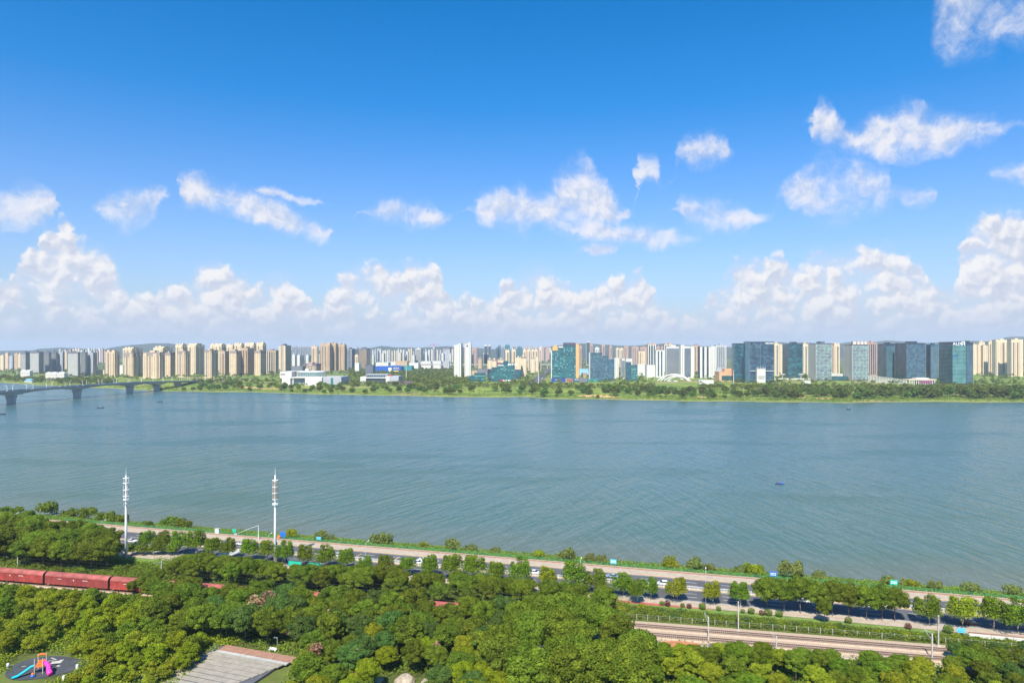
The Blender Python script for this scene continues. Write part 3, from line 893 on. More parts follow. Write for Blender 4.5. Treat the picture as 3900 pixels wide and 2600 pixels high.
BN = 0
def building(crop, a, bb, c, top, base, style, label, mode='R', th=0.0, wall='beige', band=None, glass='win', name='apartment_tower', cat='building', group=None, Y=None, roof=1, caph=None, cap=None, dmax=None, **kw):
    global BN; BN += 1
    rng = random.Random(1000+BN)
    th = math.radians(th)
    Y = Y or y_base(base)
    Ye = Y
    ztop = H-(CY(top)-HOR)/F*Ye
    h = ztop-GZ
    p0, w, d = solve(CX(crop, a), CX(crop, bb), CX(crop, c), Y, th, mode)
    if dmax: d = min(d, dmax)
    t = thing(name, label, cat, (p0.x, p0.y, GZ), th, group)
    wm = B[wall]; bm_ = B[band or wall]; gm = B[glass]
    wall_mb = MB(); wall_mb.box(0, 0, -4, w, d, h)
    glass_mb, band_mb, pier_mb, pane_mb = MB(), MB(), MB(), MB()
    fs = faces_of(w, d)
    sides = ('F', 'R') if mode == 'R' else ('F', 'L')
    capz = caph if caph is not None else 6.0
    if style == 'resi' and h > 45 and w > 22:      # bays stand forward of the wall and throw shadows along it
        for q0, q1 in (((.04,.24),(.62,.84)) if w > 40 else ((.66,.90),)):
            m_ = MB(); m_.box(w*q0, -2.6, -4, w*q1, .5, h-rng.uniform(2, 5)); m_.build('bay', wm, t)
            fb = Facade((w*q0, -2.6, 0), (1, 0, 0), (0, -1, 0), w*(q1-q0))
            fac_plain(fb, h, pier_mb, glass_mb, band_mb, rng, cap=6)
        for q0 in (.28, .70):
            if d > 18:
                x0_ = w if mode == 'R' else -2.2
                m_ = MB(); m_.box(x0_-.2, d*q0, -4, x0_+2.4, d*(q0+.16), h-3); m_.build('side_bay', wm, t)
    if style == 'resi':
        fac_resi(fs['F'], h, pier_mb, glass_mb, band_mb, rng, cap=capz, **kw)
        fac_resi(fs[sides[1]], h, pier_mb, glass_mb, band_mb, rng, cap=capz, bal=False)
    elif style == 'plain':
        fac_plain(fs['F'], h, pier_mb, glass_mb, band_mb, rng, **kw)
        fac_resi(fs[sides[1]], h, pier_mb, glass_mb, band_mb, rng, cap=4, bal=True)
    elif style == 'bands':
        fac_bands(fs['F'], h, pier_mb, glass_mb, band_mb, rng, **kw)
        fac_bands(fs[sides[1]], h, pier_mb, glass_mb, band_mb, rng, hh=.6, d=.3)
    elif style == 'gable':
        fac_plain(fs['F'], h, pier_mb, glass_mb, band_mb, rng, **kw)
        fac_bands(fs[sides[1]], h, pier_mb, glass_mb, band_mb, rng, hh=.6, d=.3)
    elif style == 'fins':
        fac_fins(fs['F'], h, pier_mb, glass_mb, band_mb, rng, **kw)
        fac_fins(fs[sides[1]], h, pier_mb, glass_mb, band_mb, rng, mod=kw.get('mod', 7))
    elif style in ('panes', 'panes_plain_side', 'panes_fin_side'):
        fac_panes(fs['F'], h, pane_mb, pier_mb, rng, **kw)
        if style == 'panes': fac_panes(fs[sides[1]], h, pane_mb, pier_mb, rng, p=(.1,.85,.05), mod=4.6, rowp=0)
        elif style == 'panes_fin_side': fac_fins(fs[sides[1]], h, pier_mb, glass_mb, band_mb, rng, mod=8, fin=.16, d=.6)
    if cap:      # darker crown storeys
        cb = MB(); cb.box(-.25, -.25, h-capz, w+.25, d+.25, h-.4); cb.build('crown_storey', B[cap], t)
    wall_mb.build('wall', wm, t)
    if glass_mb.v: glass_mb.build('windows', gm, t, kind='stuff')
    if band_mb.v: band_mb.build('balconies' if style in ('resi', 'plain') else 'floor_bands', bm_, t, kind='stuff')
    if pier_mb.v: pier_mb.build('spandrels' if style in ('resi', 'plain', 'gable') else 'mullions', wm if style in ('resi', 'plain', 'gable', 'fins') else bm_, t, kind='stuff')
    if pane_mb.v: pane_mb.build('panes', [gm] + [B[x] for x in PANES.get(glass, ('win', 'steel'))], t, kind='stuff')
    pr = MB(); pr.box(-.35, -.35, h-.3, w+.35, d+.35, h+.5)
    pr.build('parapet', B[cap] if cap else wm, t)
    for k in range(roof):
        rw = w*rng.uniform(.18, .34); x0 = w*(k+.5)/max(roof, 1)-rw/2; hh_ = rng.uniform(2.5, 6)
        r_ = MB(); r_.box(max(.3, x0), d*.15, h+.5, min(w-.3, x0+rw), d*.7, h+.5+hh_)
        r_.build('roof_house', wm, t)
    t['_w'] = w; t['_d'] = d; t['_h'] = h
    return t
PANES = {'teal': ('teal_dark', 'teal_light'), 'navy': ('navy_dark', 'steel'), 'grnblue': ('navy', 'teal_light'), 'steel': ('navy', 'grnblue'), 'teal_dark': ('navy_dark', 'teal')}
def glyphs(t, n, x0, z0, s, m, name='sign_character', y=-.6, gap=1.18, seed=0, x_dir=1):
    """roof lettering too far off to read: upright strokes and bars, one mesh per character"""
    g = random.Random(seed)
    for k in range(n):
        mb_ = MB(); ox = x0+k*s*gap
        for r in (0.0, .42, .84):
            mb_.box(ox+s*.05, y-.3, z0+s*r, ox+s*.95, y, z0+s*(r+.14))
        for q in (0.1, .42, .76):
            if g.random() < .75: mb_.box(ox+s*q, y-.34, z0+s*.02, ox+s*(q+.15), y-.04, z0+s*.96)
        mb_.build(name, m, t)
def lettering(t, text, x, y, z, size, m, name='lettering', rx=90, rz=0, depth=.12):
    c = bpy.data.curves.new(name, 'FONT'); c.body = text; c.size = size; c.extrude = depth; c.materials.append(m)
    tmp = bpy.data.objects.new(name+'_curve', c); COL.objects.link(tmp)
    bpy.context.view_layer.update()
    me = bpy.data.meshes.new_from_object(tmp.evaluated_get(bpy.context.evaluated_depsgraph_get()))
    bpy.data.objects.remove(tmp, do_unlink=True)
    if not me.materials: me.materials.append(m)
    o = mobj(name, me, t)
    o.location = (x, y, z); o.rotation_euler = (math.radians(rx), 0, math.radians(rz))
    return o

bld = building
# --- banded slate towers by the bridge
bld(1, 267,330,380, 472,735, 'bands', 'slate apartment tower with pale floor bands, leftmost of the banded row', th=2, wall='slate', band='white', hh=1.5)
bld(1, 385,500,560, 470,750, 'bands', 'wide slate tower with white floor bands behind the white villas, second of the banded row', th=2, wall='slate', band='white', hh=1.9)
bld(1, 560,628,640, 474,742, 'bands', 'dark narrow banded tower joined to the wide white-banded one', th=2, wall='slate', band='white', hh=.7)
bld(1, 640,716,722, 470,738, 'bands', 'dark grey banded tower left of the pale gabled tower', th=2, wall='slate', band='white', hh=.7)
bld(1, 722,800,828, 470,736, 'gable', 'pale grey gable-fronted tower in the middle of the banded row', th=2, wall='grey', band='white')
bld(1, 865,1000,1030, 472,785, 'bands', 'bright white-banded tower nearest the bridge lamps', th=2, wall='slate', band='white', hh=1.95)
bld(1, 1032,1095,1104, 474,775, 'bands', 'dark banded tower right of the bright white-banded one', th=2, wall='slate', band='white', hh=.7)
bld(1, 1106,1190,1243, 478,772, 'gable', 'pale grey gable tower at the right end of the banded row', th=2, wall='grey', band='white')
# --- small towers at the far left
for a_, b_, c_, tp, wl in ((0,45,80,515,'cream'),(62,104,112,490,'beige'),(112,160,178,520,'grey'),(182,228,232,490,'tan'),(232,262,268,500,'cream'),(828,855,862,470,'beige')):
    bld(1, a_,b_,c_, tp,0, 'plain', 'small pale tower behind the banded slate row at the left edge', th=4, wall=wl, Y=2850, group='small towers behind the banded row')
# --- beige residential quarter
bld(1, 1345,1470,1530, 470,785, 'resi', 'beige tower standing alone left of the beige quarter', wall='beige', band='cream', cap=None, roof=2, caph=3)
bld(1, 1570,1690,1860, 425,0, 'resi', 'tall beige tower directly behind the front tower with a grey crown', wall='cream', band='beige', Y=2480, roof=3)
bld(1, 1582,1705,1825, 485,790, 'resi', 'front beige tower with grey crown and deep shaded side', wall='beige', band='cream', cap='capgrey', caph=12)
bld(1, 1830,2045,2108, 475,808, 'resi', 'broad beige double-bay tower with grey crown, nearest the bridge end', wall='beige', band='cream', cap='capgrey', caph=11)
bld(1, 1962,2085,2240, 415,0, 'resi', 'tall beige tower rising behind the broad double-bay tower', wall='cream', band='beige', Y=2500, roof=3)
bld(1, 2112,2180,2240, 478,790, 'plain', 'narrow beige tower with a blank sunlit front beside the double-bay tower', wall='beige', cap='capgrey', caph=9)
bld(2, 60,150,215, 380,0, 'resi', 'tall cream tower with many window columns, left of the pair above the bridge end', wall='cream', band='beige', Y=2380, roof=3)
bld(2, 215,320,435, 380,0, 'resi', 'tall cream tower with shaded right flank, right of the pair above the bridge end', wall='cream', band='beige', Y=2360, roof=3)
bld(2, 88,190,240, 460,790, 'resi', 'front beige tower with white corner bay before the tall cream pair', wall='beige', band='white', cap='capgrey', caph=9)
bld(2, 430,525,610, 447,800, 'resi', 'front beige tower with a column of bay windows, right of the tall cream pair', wall='beige', band='white', cap='capgrey', caph=8)
bld(2, 625,695,750, 462,0, 'resi', 'mid-row tan tower half in shade between two front towers', wall='tan', band='beige', Y=2290)
for a_, b_, c_, tp in ((505,650,712,378),(712,795,812,388),(812,905,945,372),(945,1060,1096,370),(1096,1180,1222,366)):
    bld(2, a_,b_,c_, tp,0, 'resi', 'cream tower of the tall back row in the beige quarter, roof houses on its top', wall='cream', band='beige', Y=2600, roof=3, group='tall back row of the beige quarter')
bld(2, 755,840,910, 457,775, 'plain', 'front beige tower with a smooth sunlit wall, left of two alike', wall='beige', cap='capgrey', caph=8)
bld(2, 907,985,1060, 420,0, 'resi', 'brown-striped tower standing between the two smooth-walled front towers', wall='tan', band='brown', Y=2280)
bld(2, 1072,1150,1222, 457,770, 'plain', 'front beige tower with a smooth sunlit wall, right of two alike', wall='beige', cap='capgrey', caph=8)
bld(2, 1226,1340,1380, 450,745, 'fins', 'dark brown tower with pale vertical strips beside the slate office tower', wall='brown', band='beige', mod=9)
bld(2, 1384,1466,1548, 386,722, 'fins', 'tall slate tower with beige piers left of the white museum', wall='slate', band='cream', cap='slate', caph=5, mod=8, fin=.55, roof=1)
# --- behind the museum
for a_, b_, c_, tp in ((1552,1610,1620,400),(1626,1668,1676,402),(1680,1752,1760,400),(1764,1796,1800,402)):
    bld(2, a_,b_,c_, tp,0, 'fins', 'blue-grey slab in the hazy row behind the museum', wall='grey', band='grey', Y=5200, group='hazy slabs behind the museum', roof=1)
for a_, b_, c_, tp in ((1552,1590,1612,505),(1616,1652,1728,512),(1732,1762,1798,512),(1892,1906,1912,505)):
    bld(2, a_,b_,c_, tp,0, 'plain', 'mid-height white block with a dark flank behind the brown hotel', wall='white', Y=3300, group='white blocks behind the hotel')
bld(2, 1800,1875,1892, 400,0, 'resi', 'beige tower directly behind the brown-topped hotel', wall='beige', band='tan', Y=2650)
hotel = bld(2, 1688,1862,1925, 622,728, 'resi', 'low beige hotel with a purple-brown top storey and white roof lettering', name='hotel', wall='tan', band='cream', cap='purple', caph=8, th=-6, roof=1)
glyphs(hotel, 4, hotel['_w']*.36, hotel['_h']-6, 4.2, B['sign_white'], seed=1)
bld(2, 1915,2035,2066, 372,712, 'resi', 'tall tan tower with close window columns, left of three right of the hotel', wall='tan', band='beige', roof=3)
bld(2, 2040,2115,2142, 364,708, 'resi', 'tall tan tower with a stepped top, middle of three right of the hotel', wall='tan', band='beige', roof=2)
bld(2, 2146,2225,2250, 376,706, 'resi', 'tall tan tower, right of three right of the hotel', wall='tan', band='beige', roof=2)
bld(3, 65,130,172, 428,694, 'fins', 'dark grey tower left of the unfinished-looking grid tower', wall='slate', band='grey', mod=6)
bld(3, 172,205,222, 418,0, 'bands', 'blue-grey tower peeping between the dark tower and the grid tower', wall='grey', band='steel', Y=3600)
bld(3, 172,215,224, 508,0, 'resi', 'low beige block between the dark tower and the grid tower', wall='cream', band='beige', Y=2900)
bld(3, 227,325,405, 422,692, 'bands', 'broad grid-fronted tower, brown above and grey below, right of the dark tower', wall='slate', band='tan', hh=1.5, frac=(.01,.99))
# --- the mall and the blue store
def lowbox(crop, a, c, top, base, label, wall, name='mall_building', depth=60, Y=None, extra=None, th=0, cat='building', group=None):
    Y = Y or y_base(base); zt = H-(CY(top)-HOR)/F*Y
    p0 = at(CX(crop, a), Y); w = (CX(crop, c)-CX(crop, a))/F*Y
    t = thing(name, label, cat, (p0.x, p0.y, GZ), math.radians(th), group); h = zt-GZ
    m_ = MB(); m_.box(0, 0, -4, w, depth, h); m_.build('wall', B[wall], t)
    m_ = MB(); m_.box(-.4, -.4, h-.2, w+.4, depth+.4, h+.7); m_.build('parapet', B[wall], t)
    t['_w'] = w; t['_h'] = h; t['_d'] = depth
    if extra: extra(t, w, h)
    return t
def ik(t, w, h):
    m_ = MB(); m_.box(w*.50, -.5, h*.05, w*.62, 0, h*.8); m_.build('entrance_panel', B['sign_white'], t)
    m_ = MB(); m_.box(w*.62, -3, 0, w*.98, 0, h+4); m_.build('entrance_tower', B['ikea_blue'], t)
    lettering(t, 'IKEA', w*.69, -3.2, h*.55, 11.0, B['sign_yellow'])
    m_ = MB(); m_.box(w*.68, -3.25, h*.10, w*.90, -2.9, h*.32); m_.build('orange_banner', B['sign_yellow'], t)
lowbox(3, 435, 770, 656, 688, 'long blue furniture store with yellow lettering below the pale mall roofs', 'ikea_blue', 'store_building', Y=2560, extra=ik, cat='store')
lowbox(3, 770, 900, 650, 676, 'dark teal shop block right of the blue store', 'net_green', Y=2600)
lowbox(3, 440, 600, 606, 650, 'white mall block with a yellow sign behind the left half of the blue store', 'white', Y=2900, extra=lambda t, w, h: lettering(t, 'M', w*.38, -.4, h*.55, 12, B['sign_yellow']))
lowbox(3, 600, 690, 598, 640, 'cream mall block left of the brown-roofed mall hall', 'offwhite' if 'offwhite' in B else 'white', Y=3000)
lowbox(3, 690, 842, 588, 640, 'mall hall with a brown roof band above the blue store sign', 'tan', Y=2950)
lowbox(3, 842, 985, 612, 645, 'low pale mall wing with a brown roof right of the mall hall', 'white', Y=2980)
lowbox(3, 1020, 1145, 592, 645, 'white hall with dark panels at the right end of the mall', 'white', Y=3050)
lowbox(3, 1145, 1275, 590, 632, 'long white hall beyond the mall wing, left of a pair', 'white', Y=3100)
lowbox(3, 1275, 1380, 592, 622, 'long white hall beyond the mall wing, right of a pair', 'grey', Y=3150)
lowbox(3, 306, 405, 640, 700, 'dark flat-roofed shop at the foot of the grid tower', 'dark', Y=2300, depth=40)
lowbox(3, 172, 226, 612, 668, 'small white shed at the foot of the dark grey tower', 'white', Y=2500, depth=30)
lowbox(1, 1240, 1335, 700, 740, 'cream low block with a blue roof between slate and beige towers', 'cream', Y=2300, depth=30)
lowbox(1, 1530, 1572, 640, 750, 'slim white block between the lone beige tower and its neighbour', 'white', Y=2350, depth=20)
lowbox(2, 1548, 1686, 655, 706, 'dark low hall with overhanging roof left of the hotel', 'slate', Y=2300, depth=40)
# --- dense pale towers beyond the mall
rg = random.Random(5)
x = 392
while x < 1435:
    w_ = rg.uniform(24, 48); row = rg.random()
    tp = rg.uniform(428, 470) if row < .6 else rg.uniform(480, 512)
    Yd = {True: rg.uniform(4200, 5200), False: rg.uniform(3300, 3900)}[row < .6]
    bld(3, x, x+w_*.55, x+w_, tp, 0, 'plain', 'pale slab in the dense far cluster of towers above the mall roofs', wall=rg.choice(('white','white','cream','grey')), Y=Yd, th=rg.uniform(-4, 8), group='dense pale towers beyond the mall', roof=1)
    x += w_*rg.uniform(.62, .95)
x = 396
while x < 1440:
    w_ = rg.uniform(22, 40)
    bld(3, x, x+w_*.6, x+w_, rg.uniform(428, 462), 0, 'plain', 'hazy tower of the farthest row above the mall roofs', wall=rg.choice(('white','grey','grey')), Y=rg.uniform(5600, 6300), th=0, group='farthest row above the mall', roof=0)
    x += w_*rg.uniform(.9, 1.35)
bld(3, 945,1018,1068, 428,0, 'bands', 'broad white tower with a blank dark flank in the cluster above the mall', wall='white', band='white', Y=3500)
bld(3, 1168,1200,1224, 405,0, 'resi', 'unfinished blue-grey tower beneath the tower crane', wall='grey', band='steel', Y=3700)
bld(3, 1330,1390,1408, 420,0, 'plain', 'grey tower with a purple-brown crown left of the white twin towers', wall='grey', cap='purple', Y=3900)
# --- white twin towers on the bank
bld(3, 1441,1492,1508, 380,792, 'plain', 'slender white tower with one window column, front half of the left twin', wall='white', roof=0)
bld(3, 1486,1532,1552, 362,0, 'plain', 'slender white tower, rear half of the left twin', wall='white', Y=1990, roof=0)
tw = bld(3, 1577,1636,1646, 366,815, 'plain', 'slender white tower with a round emblem, front half of the right twin', wall='white', roof=0)
m_ = MB(); m_.tube([(tw['_w']*.6, -.05, tw['_h']-6), (tw['_w']*.6, -.55, tw['_h']-6)], 2.6, 20); m_.build('emblem', B['winblue'], tw)
bld(3, 1622,1656,1663, 346,0, 'plain', 'slender white tower, rear half of the right twin', wall='white', Y=1900, roof=0)
# --- right of the twins
for a_, b_, c_, tp in ((1668,1712,1720,425),(1712,1740,1754,412),(1670,1700,1706,500)):
    bld(3, a_,b_,c_, tp,0, 'resi', 'brown-grey tower just right of the white twin towers', wall='pinkbrown', band='grey', Y=3600, group='brown-grey towers right of the twins')
for a_, b_, c_, tp in ((1828,1870,1880,382),(1880,1912,1924,384),(1818,1884,1888,485)):
    bld(3, a_,b_,c_, tp,0, 'bands', 'pale blue-white office slab left of the netted towers', wall='white', band='steel', Y=3900, group='pale office slabs')
for k_, (a_, b_, c_, tp, wl) in enumerate(((1975,2022,2032,418,'steel'),(2004,2040,2048,390,'net_green'),(2050,2084,2092,400,'grey'),(2094,2156,2168,380,'net_green'),(2190,2232,2240,395,'grey'),(2252,2312,2326,402,'net_green'),(2330,2352,2360,420,'grey'))):
    bld(3, a_,b_,c_, tp,0, 'bands', 'hazy unfinished tower wrapped in blue-green netting' if wl == 'net_green' else 'hazy blue-grey tower beside the netted unfinished ones', wall=wl, band=wl, Y=4600, group='netted towers' if wl == 'net_green' else 'hazy towers by the netted ones')
bld(3, 1748,1796,1840, 552,700, 'plain', 'brown mid-rise block left of the long roofed gallery', wall='tan', cap='capgrey', caph=5)
for a_, b_, c_, tp, b2 in ((1870,1922,1926,562,690),(1926,1985,2000,572,690),(2000,2080,2096,560,690)):
    bld(3, a_,b_,c_, tp,0, 'plain', 'mid-rise cream block behind the teal office with roof lettering', wall='cream', cap='capgrey', caph=4, Y=2250, group='cream blocks behind the teal office')
for a_, b_, c_, tp in ((2098,2150,2180,448),(2178,2232,2250,445),(2326,2352,2375,455)):
    bld(3, a_,b_,c_, tp,0, 'resi', 'taller beige block above the teal office roof', wall='cream', band='tan', Y=2700, group='beige blocks above the teal office', roof=2)
# teal office with wings
def teal_sign(t):
    w, h = t['_w'], t['_h']
    glyphs(t, 4, w*.03, h-7.5, 3.4, B['sign_white'], seed=3)
    m_ = MB(); m_.box(w*.05, -.5, h-2.8, w*.16, -.1, h+2.2); m_.build('red_emblem', B['sign_red'], t)
    m_ = MB(); m_.tube([(w*.67, -.2, h-4), (w*.67, -.7, h-4)], 2.4, 16); m_.build('round_emblem', B['sign_white'], t)
    glyphs(t, 4, w*.73, h-5.5, 4.2, B['sign_white'], seed=4)
    m_ = MB(); m_.box(w*.15, -1.2, 2.5, w*.34, -.2, 6); m_.box(w*.80, -1.2, 2.5, w*1.03, -.2, 6); m_.build('red_shop_sign', B['sign_red'], t)
    m_ = MB(); m_.box(w*.34, -1.1, 3, w*.80, -.2, 5.6); m_.build('white_shop_sign', B['sign_white'], t)
t = bld(3, 1996,2214,2216, 612,856, 'panes', 'teal glass office with white roof lettering and red shop signs at its foot', glass='teal', wall='teal_dark', band='teal_dark', th=-4, name='office_building', roof=1, dmax=34)
teal_sign(t)
bld(3, 1921,1996,1998, 668,852, 'panes', 'lower left wing of the teal office with lettering', glass='teal', wall='teal_dark', band='teal_dark', th=-4, name='office_building', roof=0, dmax=30)
bld(3, 2222,2290,2308, 698,818, 'panes', 'dark teal block on the right of the teal office', glass='teal_dark', wall='navy', band='navy', th=-4, name='office_building', roof=0, dmax=30)
bld(3, 1700,1840,1844, 740,850, 'panes', 'low teal glass block left of the teal office', glass='teal', wall='teal_dark', band='teal_dark', th=-4, name='office_building', roof=0, dmax=30)
bld(3, 1626,1700,1702, 778,848, 'panes', 'lowest teal glass block at the foot of the white twin towers', glass='teal', wall='teal_dark', band='teal_dark', th=-4, name='office_building', roof=0, dmax=30)
bld(3, 1872,1918,1920, 695,835, 'panes', 'narrow dark glass link between the teal blocks', glass='teal_dark', wall='navy_dark', band='navy_dark', th=-4, name='office_building', roof=0, dmax=30)
# --- along the avenue
bld(4, 46,112,118, 545,0, 'plain', 'cream block just right of the dark teal block', wall='cream', Y=2150)
bld(4, 104,184,242, 530,782, 'plain', 'beige block with a brown top and deep shade on its flank beside the avenue', wall='cream', cap='capgrey', caph=6)
bld(4, 240,290,300, 545,735, 'plain', 'beige block left of the avenue, second from the river', wall='cream', cap='capgrey', caph=4)
bld(4, 297,338,348, 548,0, 'plain', 'beige block left of the avenue, third from the river', wall='cream', Y=2560)
bld(4, 346,372,380, 422,0, 'resi', 'tall narrow beige tower left of the avenue', wall='cream', band='tan', Y=2900)
for a_, b_, c_ in ((140,182,196),(196,236,246),(246,288,296),(290,326,334)):
    bld(4, a_,b_,c_, 442,0, 'resi', 'cream tower in the even row left of the avenue, roof houses on top', wall='cream', band='tan', Y=2850, group='even row left of the avenue', roof=1)
for a_, b_, c_, tp, wl in ((0,40,48,385,'net_green'),(70,130,140,390,'net_green')):
    pass
for a_, b_, c_, tp in ((150,172,178,405),(182,206,212,398),(212,240,246,388),(250,272,280,395),(290,318,324,398),(326,340,344,410),(352,380,388,402),(384,410,418,400),(428,456,462,418),(446,480,488,400),(470,496,502,415)):
    bld(4, a_,b_,c_, tp,0, 'plain', 'hazy far tower behind the row left of the avenue', wall=rg.choice(('grey','white','pinkbrown')), Y=rg.uniform(4700, 5400), group='hazy towers left of the avenue', roof=0)
def MB_yellow(t, w, h):
    m_ = MB(); m_.box(w*.1, -1, 0, w*.7, -.1, h*.4); m_.build('yellow_base', B['sign_yellow'], t)
# --- stepped teal tower with the gold slab
YT = y_base(852)
for (a_, b_, tp, lb, rf) in ((512,590,456,'lowest left step of the stepped teal tower',0),(590,656,418,'middle step of the stepped teal tower',0),(656,815,378,'tallest teal step with a purple sign beside the gold slab',0)):
    t = bld(4, a_,b_,b_+1, tp,852, 'panes', lb, glass='teal', wall='teal_dark', band='teal_dark', th=-2, name='office_tower', roof=rf, dmax=34, p=(.5,.33,.17), rowp=.5)
    w, h = t['_w'], t['_h']
    if tp == 378:
        m_ = MB(); m_.box(w*.0, -.6, h-1, w*.98, -.1, h+5.5); m_.build('sign_frame', B['teal_dark'], t)
        glyphs(t, 4, w*.05, h, 4.6, B['sign_purple'], y=-.7, gap=1.9, seed=6)
    if tp == 456:
        m_ = MB(); m_.box(w*.1, 2, h, w*.95, 20, h+11); m_.box(w*.3, 4, h+11, w*.8, 16, h+15); m_.build('roof_house', B['gold'], t)
        m_ = MB(); m_.box(-2.4, -.4, 0, -.2, 30, h+2); m_.build('side_pier', B['white'], t)
    if tp == 418:
        m_ = MB(); m_.box(w*.1, 2, h, w*.95, 20, h+4); m_.build('roof_house', B['white'], t)
bld(4, 816,857,862, 366,820, 'plain', 'gold stone slab standing against the stepped teal tower', wall='gold', th=-2, name='office_tower', roof=0, dmax=30, z0=200)
bld(4, 862,890,906, 392,0, 'resi', 'pink-brown tower right behind the gold slab', wall='pinkbrown', band='tan', Y=2350)
lowbox(4, 503, 680, 812, 850, 'blue shopfront podium with a small white sign under the stepped teal tower', 'sign_blue', 'shop_podium', Y=1815, depth=12, extra=lambda t, w, h: glyphs(t, 3, w*.3, h*.5, 2.6, B['sign_white'], seed=8))
lowbox(4, 684, 775, 815, 856, 'brown shopfront with a red and white sign right of the blue podium', 'brown', 'shop_podium', Y=1805, depth=14, extra=lambda t, w, h: glyphs(t, 4, w*.2, h*.45, 3.0, B['sign_red'], seed=9))
lowbox(4, 778, 858, 812, 856, 'dark glass shopfront left of the grey hall', 'navy', 'shop_podium', Y=1800, depth=14, extra=lambda t, w, h: glyphs(t, 4, w*.3, h*.6, 2.4, B['sign_white'], seed=10))
lowbox(4, 860, 962, 805, 842, 'dark grey boxy hall on posts by the riverside trees', 'slate', 'shop_podium', Y=1790, depth=18)
lowbox(4, 965, 1102, 822, 850, 'green hoarded low block under the stepped grey-blue office', 'net_green', 'shop_podium', Y=1800, depth=10)
lowbox(4, 862, 980, 692, 745, 'pale blue market hall between the two glass offices', 'blue_roof', 'market_hall', Y=2300, depth=50)
lowbox(4, 897, 958, 742, 800, 'small brown-roofed block with a yellow base beneath the market hall', 'brown', 'market_hall', Y=2050, depth=20, extra=lambda t, w, h: MB_yellow(t, w, h))
# --- stepped grey-blue office
for (a_, b_, tp, lb) in ((1000,1155,482,'tallest left step of the stepped grey-blue office'),(1155,1230,522,'middle step of the stepped grey-blue office'),(1230,1310,567,'lowest right step of the stepped grey-blue office')):
    t = bld(4, a_,b_,b_+1, tp,842, 'panes', lb, glass='steel', wall='navy', band='navy', th=-2, name='office_tower', roof=0, dmax=34, rowp=.4, p=(.45,.35,.2))
    if tp == 482:
        m_ = MB(); m_.box(-2.2, -.4, 0, -.2, 30, t['_h']+.6); m_.build('side_pier', B['white'], t)
bld(4, 1312,1366,1368, 550,0, 'plain', 'plain white slab right of the stepped grey-blue office', wall='white', Y=2050, roof=0)
bld(4, 1405,1442,1456, 557,0, 'bands', 'narrow white and dark banded block left of the small teal office', wall='white', band='grey', Y=2000, roof=0)
bld(4, 1458,1538,1540, 557,0, 'plain', 'broad white block behind the small teal office', wall='white', Y=2250, roof=0)
bld(4, 1458,1525,1526, 600,838, 'panes', 'left half of the small teal office behind the trees, a little taller', glass='teal_dark', wall='navy', band='navy', th=-3, name='office_building', roof=0, dmax=28)
bld(4, 1526,1604,1606, 640,838, 'panes', 'right half of the small teal office with bright glass bands', glass='teal', wall='teal_dark', band='teal_light', th=-3, name='office_building', roof=0, dmax=28)
# --- pink-brown far towers
bld(4, 953,998,1000, 338,0, 'bands', 'slim pale blue-white skyscraper above the grey-blue office', wall='white', band='steel', Y=3800, roof=0)
for k_, (a_, b_, c_, tp, wl) in enumerate(((998,1036,1050,368,'pinkbrown'),(1063,1118,1122,415,'white'),(1147,1190,1208,376,'pinkbrown'),(1242,1282,1296,396,'pinkbrown'),(1330,1376,1380,422,'cream'),(1380,1426,1430,424,'cream'),(1432,1488,1512,396,'pinkbrown'))):
    bld(4, a_,b_,c_, tp,0, 'resi', ('pink-brown' if wl == 'pinkbrown' else 'white' if wl == 'white' else 'cream')+' tower, '+ORD[k_]+' right of the slim pale skyscraper', wall=wl, band='grey' if wl != 'white' else 'white', Y=3450, roof=1)
for k_, (a_, b_, c_, tp, wl, y_) in enumerate(((1530,1620,1628,404,'pinkbrown',3300),(1640,1730,1738,408,'pinkbrown',3400),(1850,1900,1906,402,'pinkbrown',3500),(1906,1968,1976,400,'pinkbrown',3450))):
    bld(4, a_,b_,c_, tp,0, 'resi', 'wide dusty-pink slab of the long back row left of the white-pier towers', wall=wl, band='grey', Y=y_, roof=1, group='dusty-pink back row')
bld(4, 1618,1704,1708, 462,0, 'resi', 'shorter cream tower with regular windows before the dusty-pink slabs', wall='cream', band='cream', Y=2600, roof=0, caph=3)
bld(4, 1741,1840,1846, 372,0, 'fins', 'tall tan tower with white vertical strips left of the white-pier towers', wall='tan', band='white', Y=2500, roof=2, mod=9, fin=.3)
bld(4, 1948,2050,2062, 372,0, 'fins', 'tall tan tower showing above the middle white-pier tower', wall='tan', band='white', Y=2550, roof=2, mod=9, fin=.3)
lowbox(4, 1608, 1712, 630, 720, 'cluster block of small white houses with brown gables before the cream tower', 'white', 'house_block', Y=2250, depth=40)
lowbox(4, 1725, 1842, 640, 735, 'modern white villa block left of the white-pier towers', 'white', 'house_block', Y=2100, depth=30)
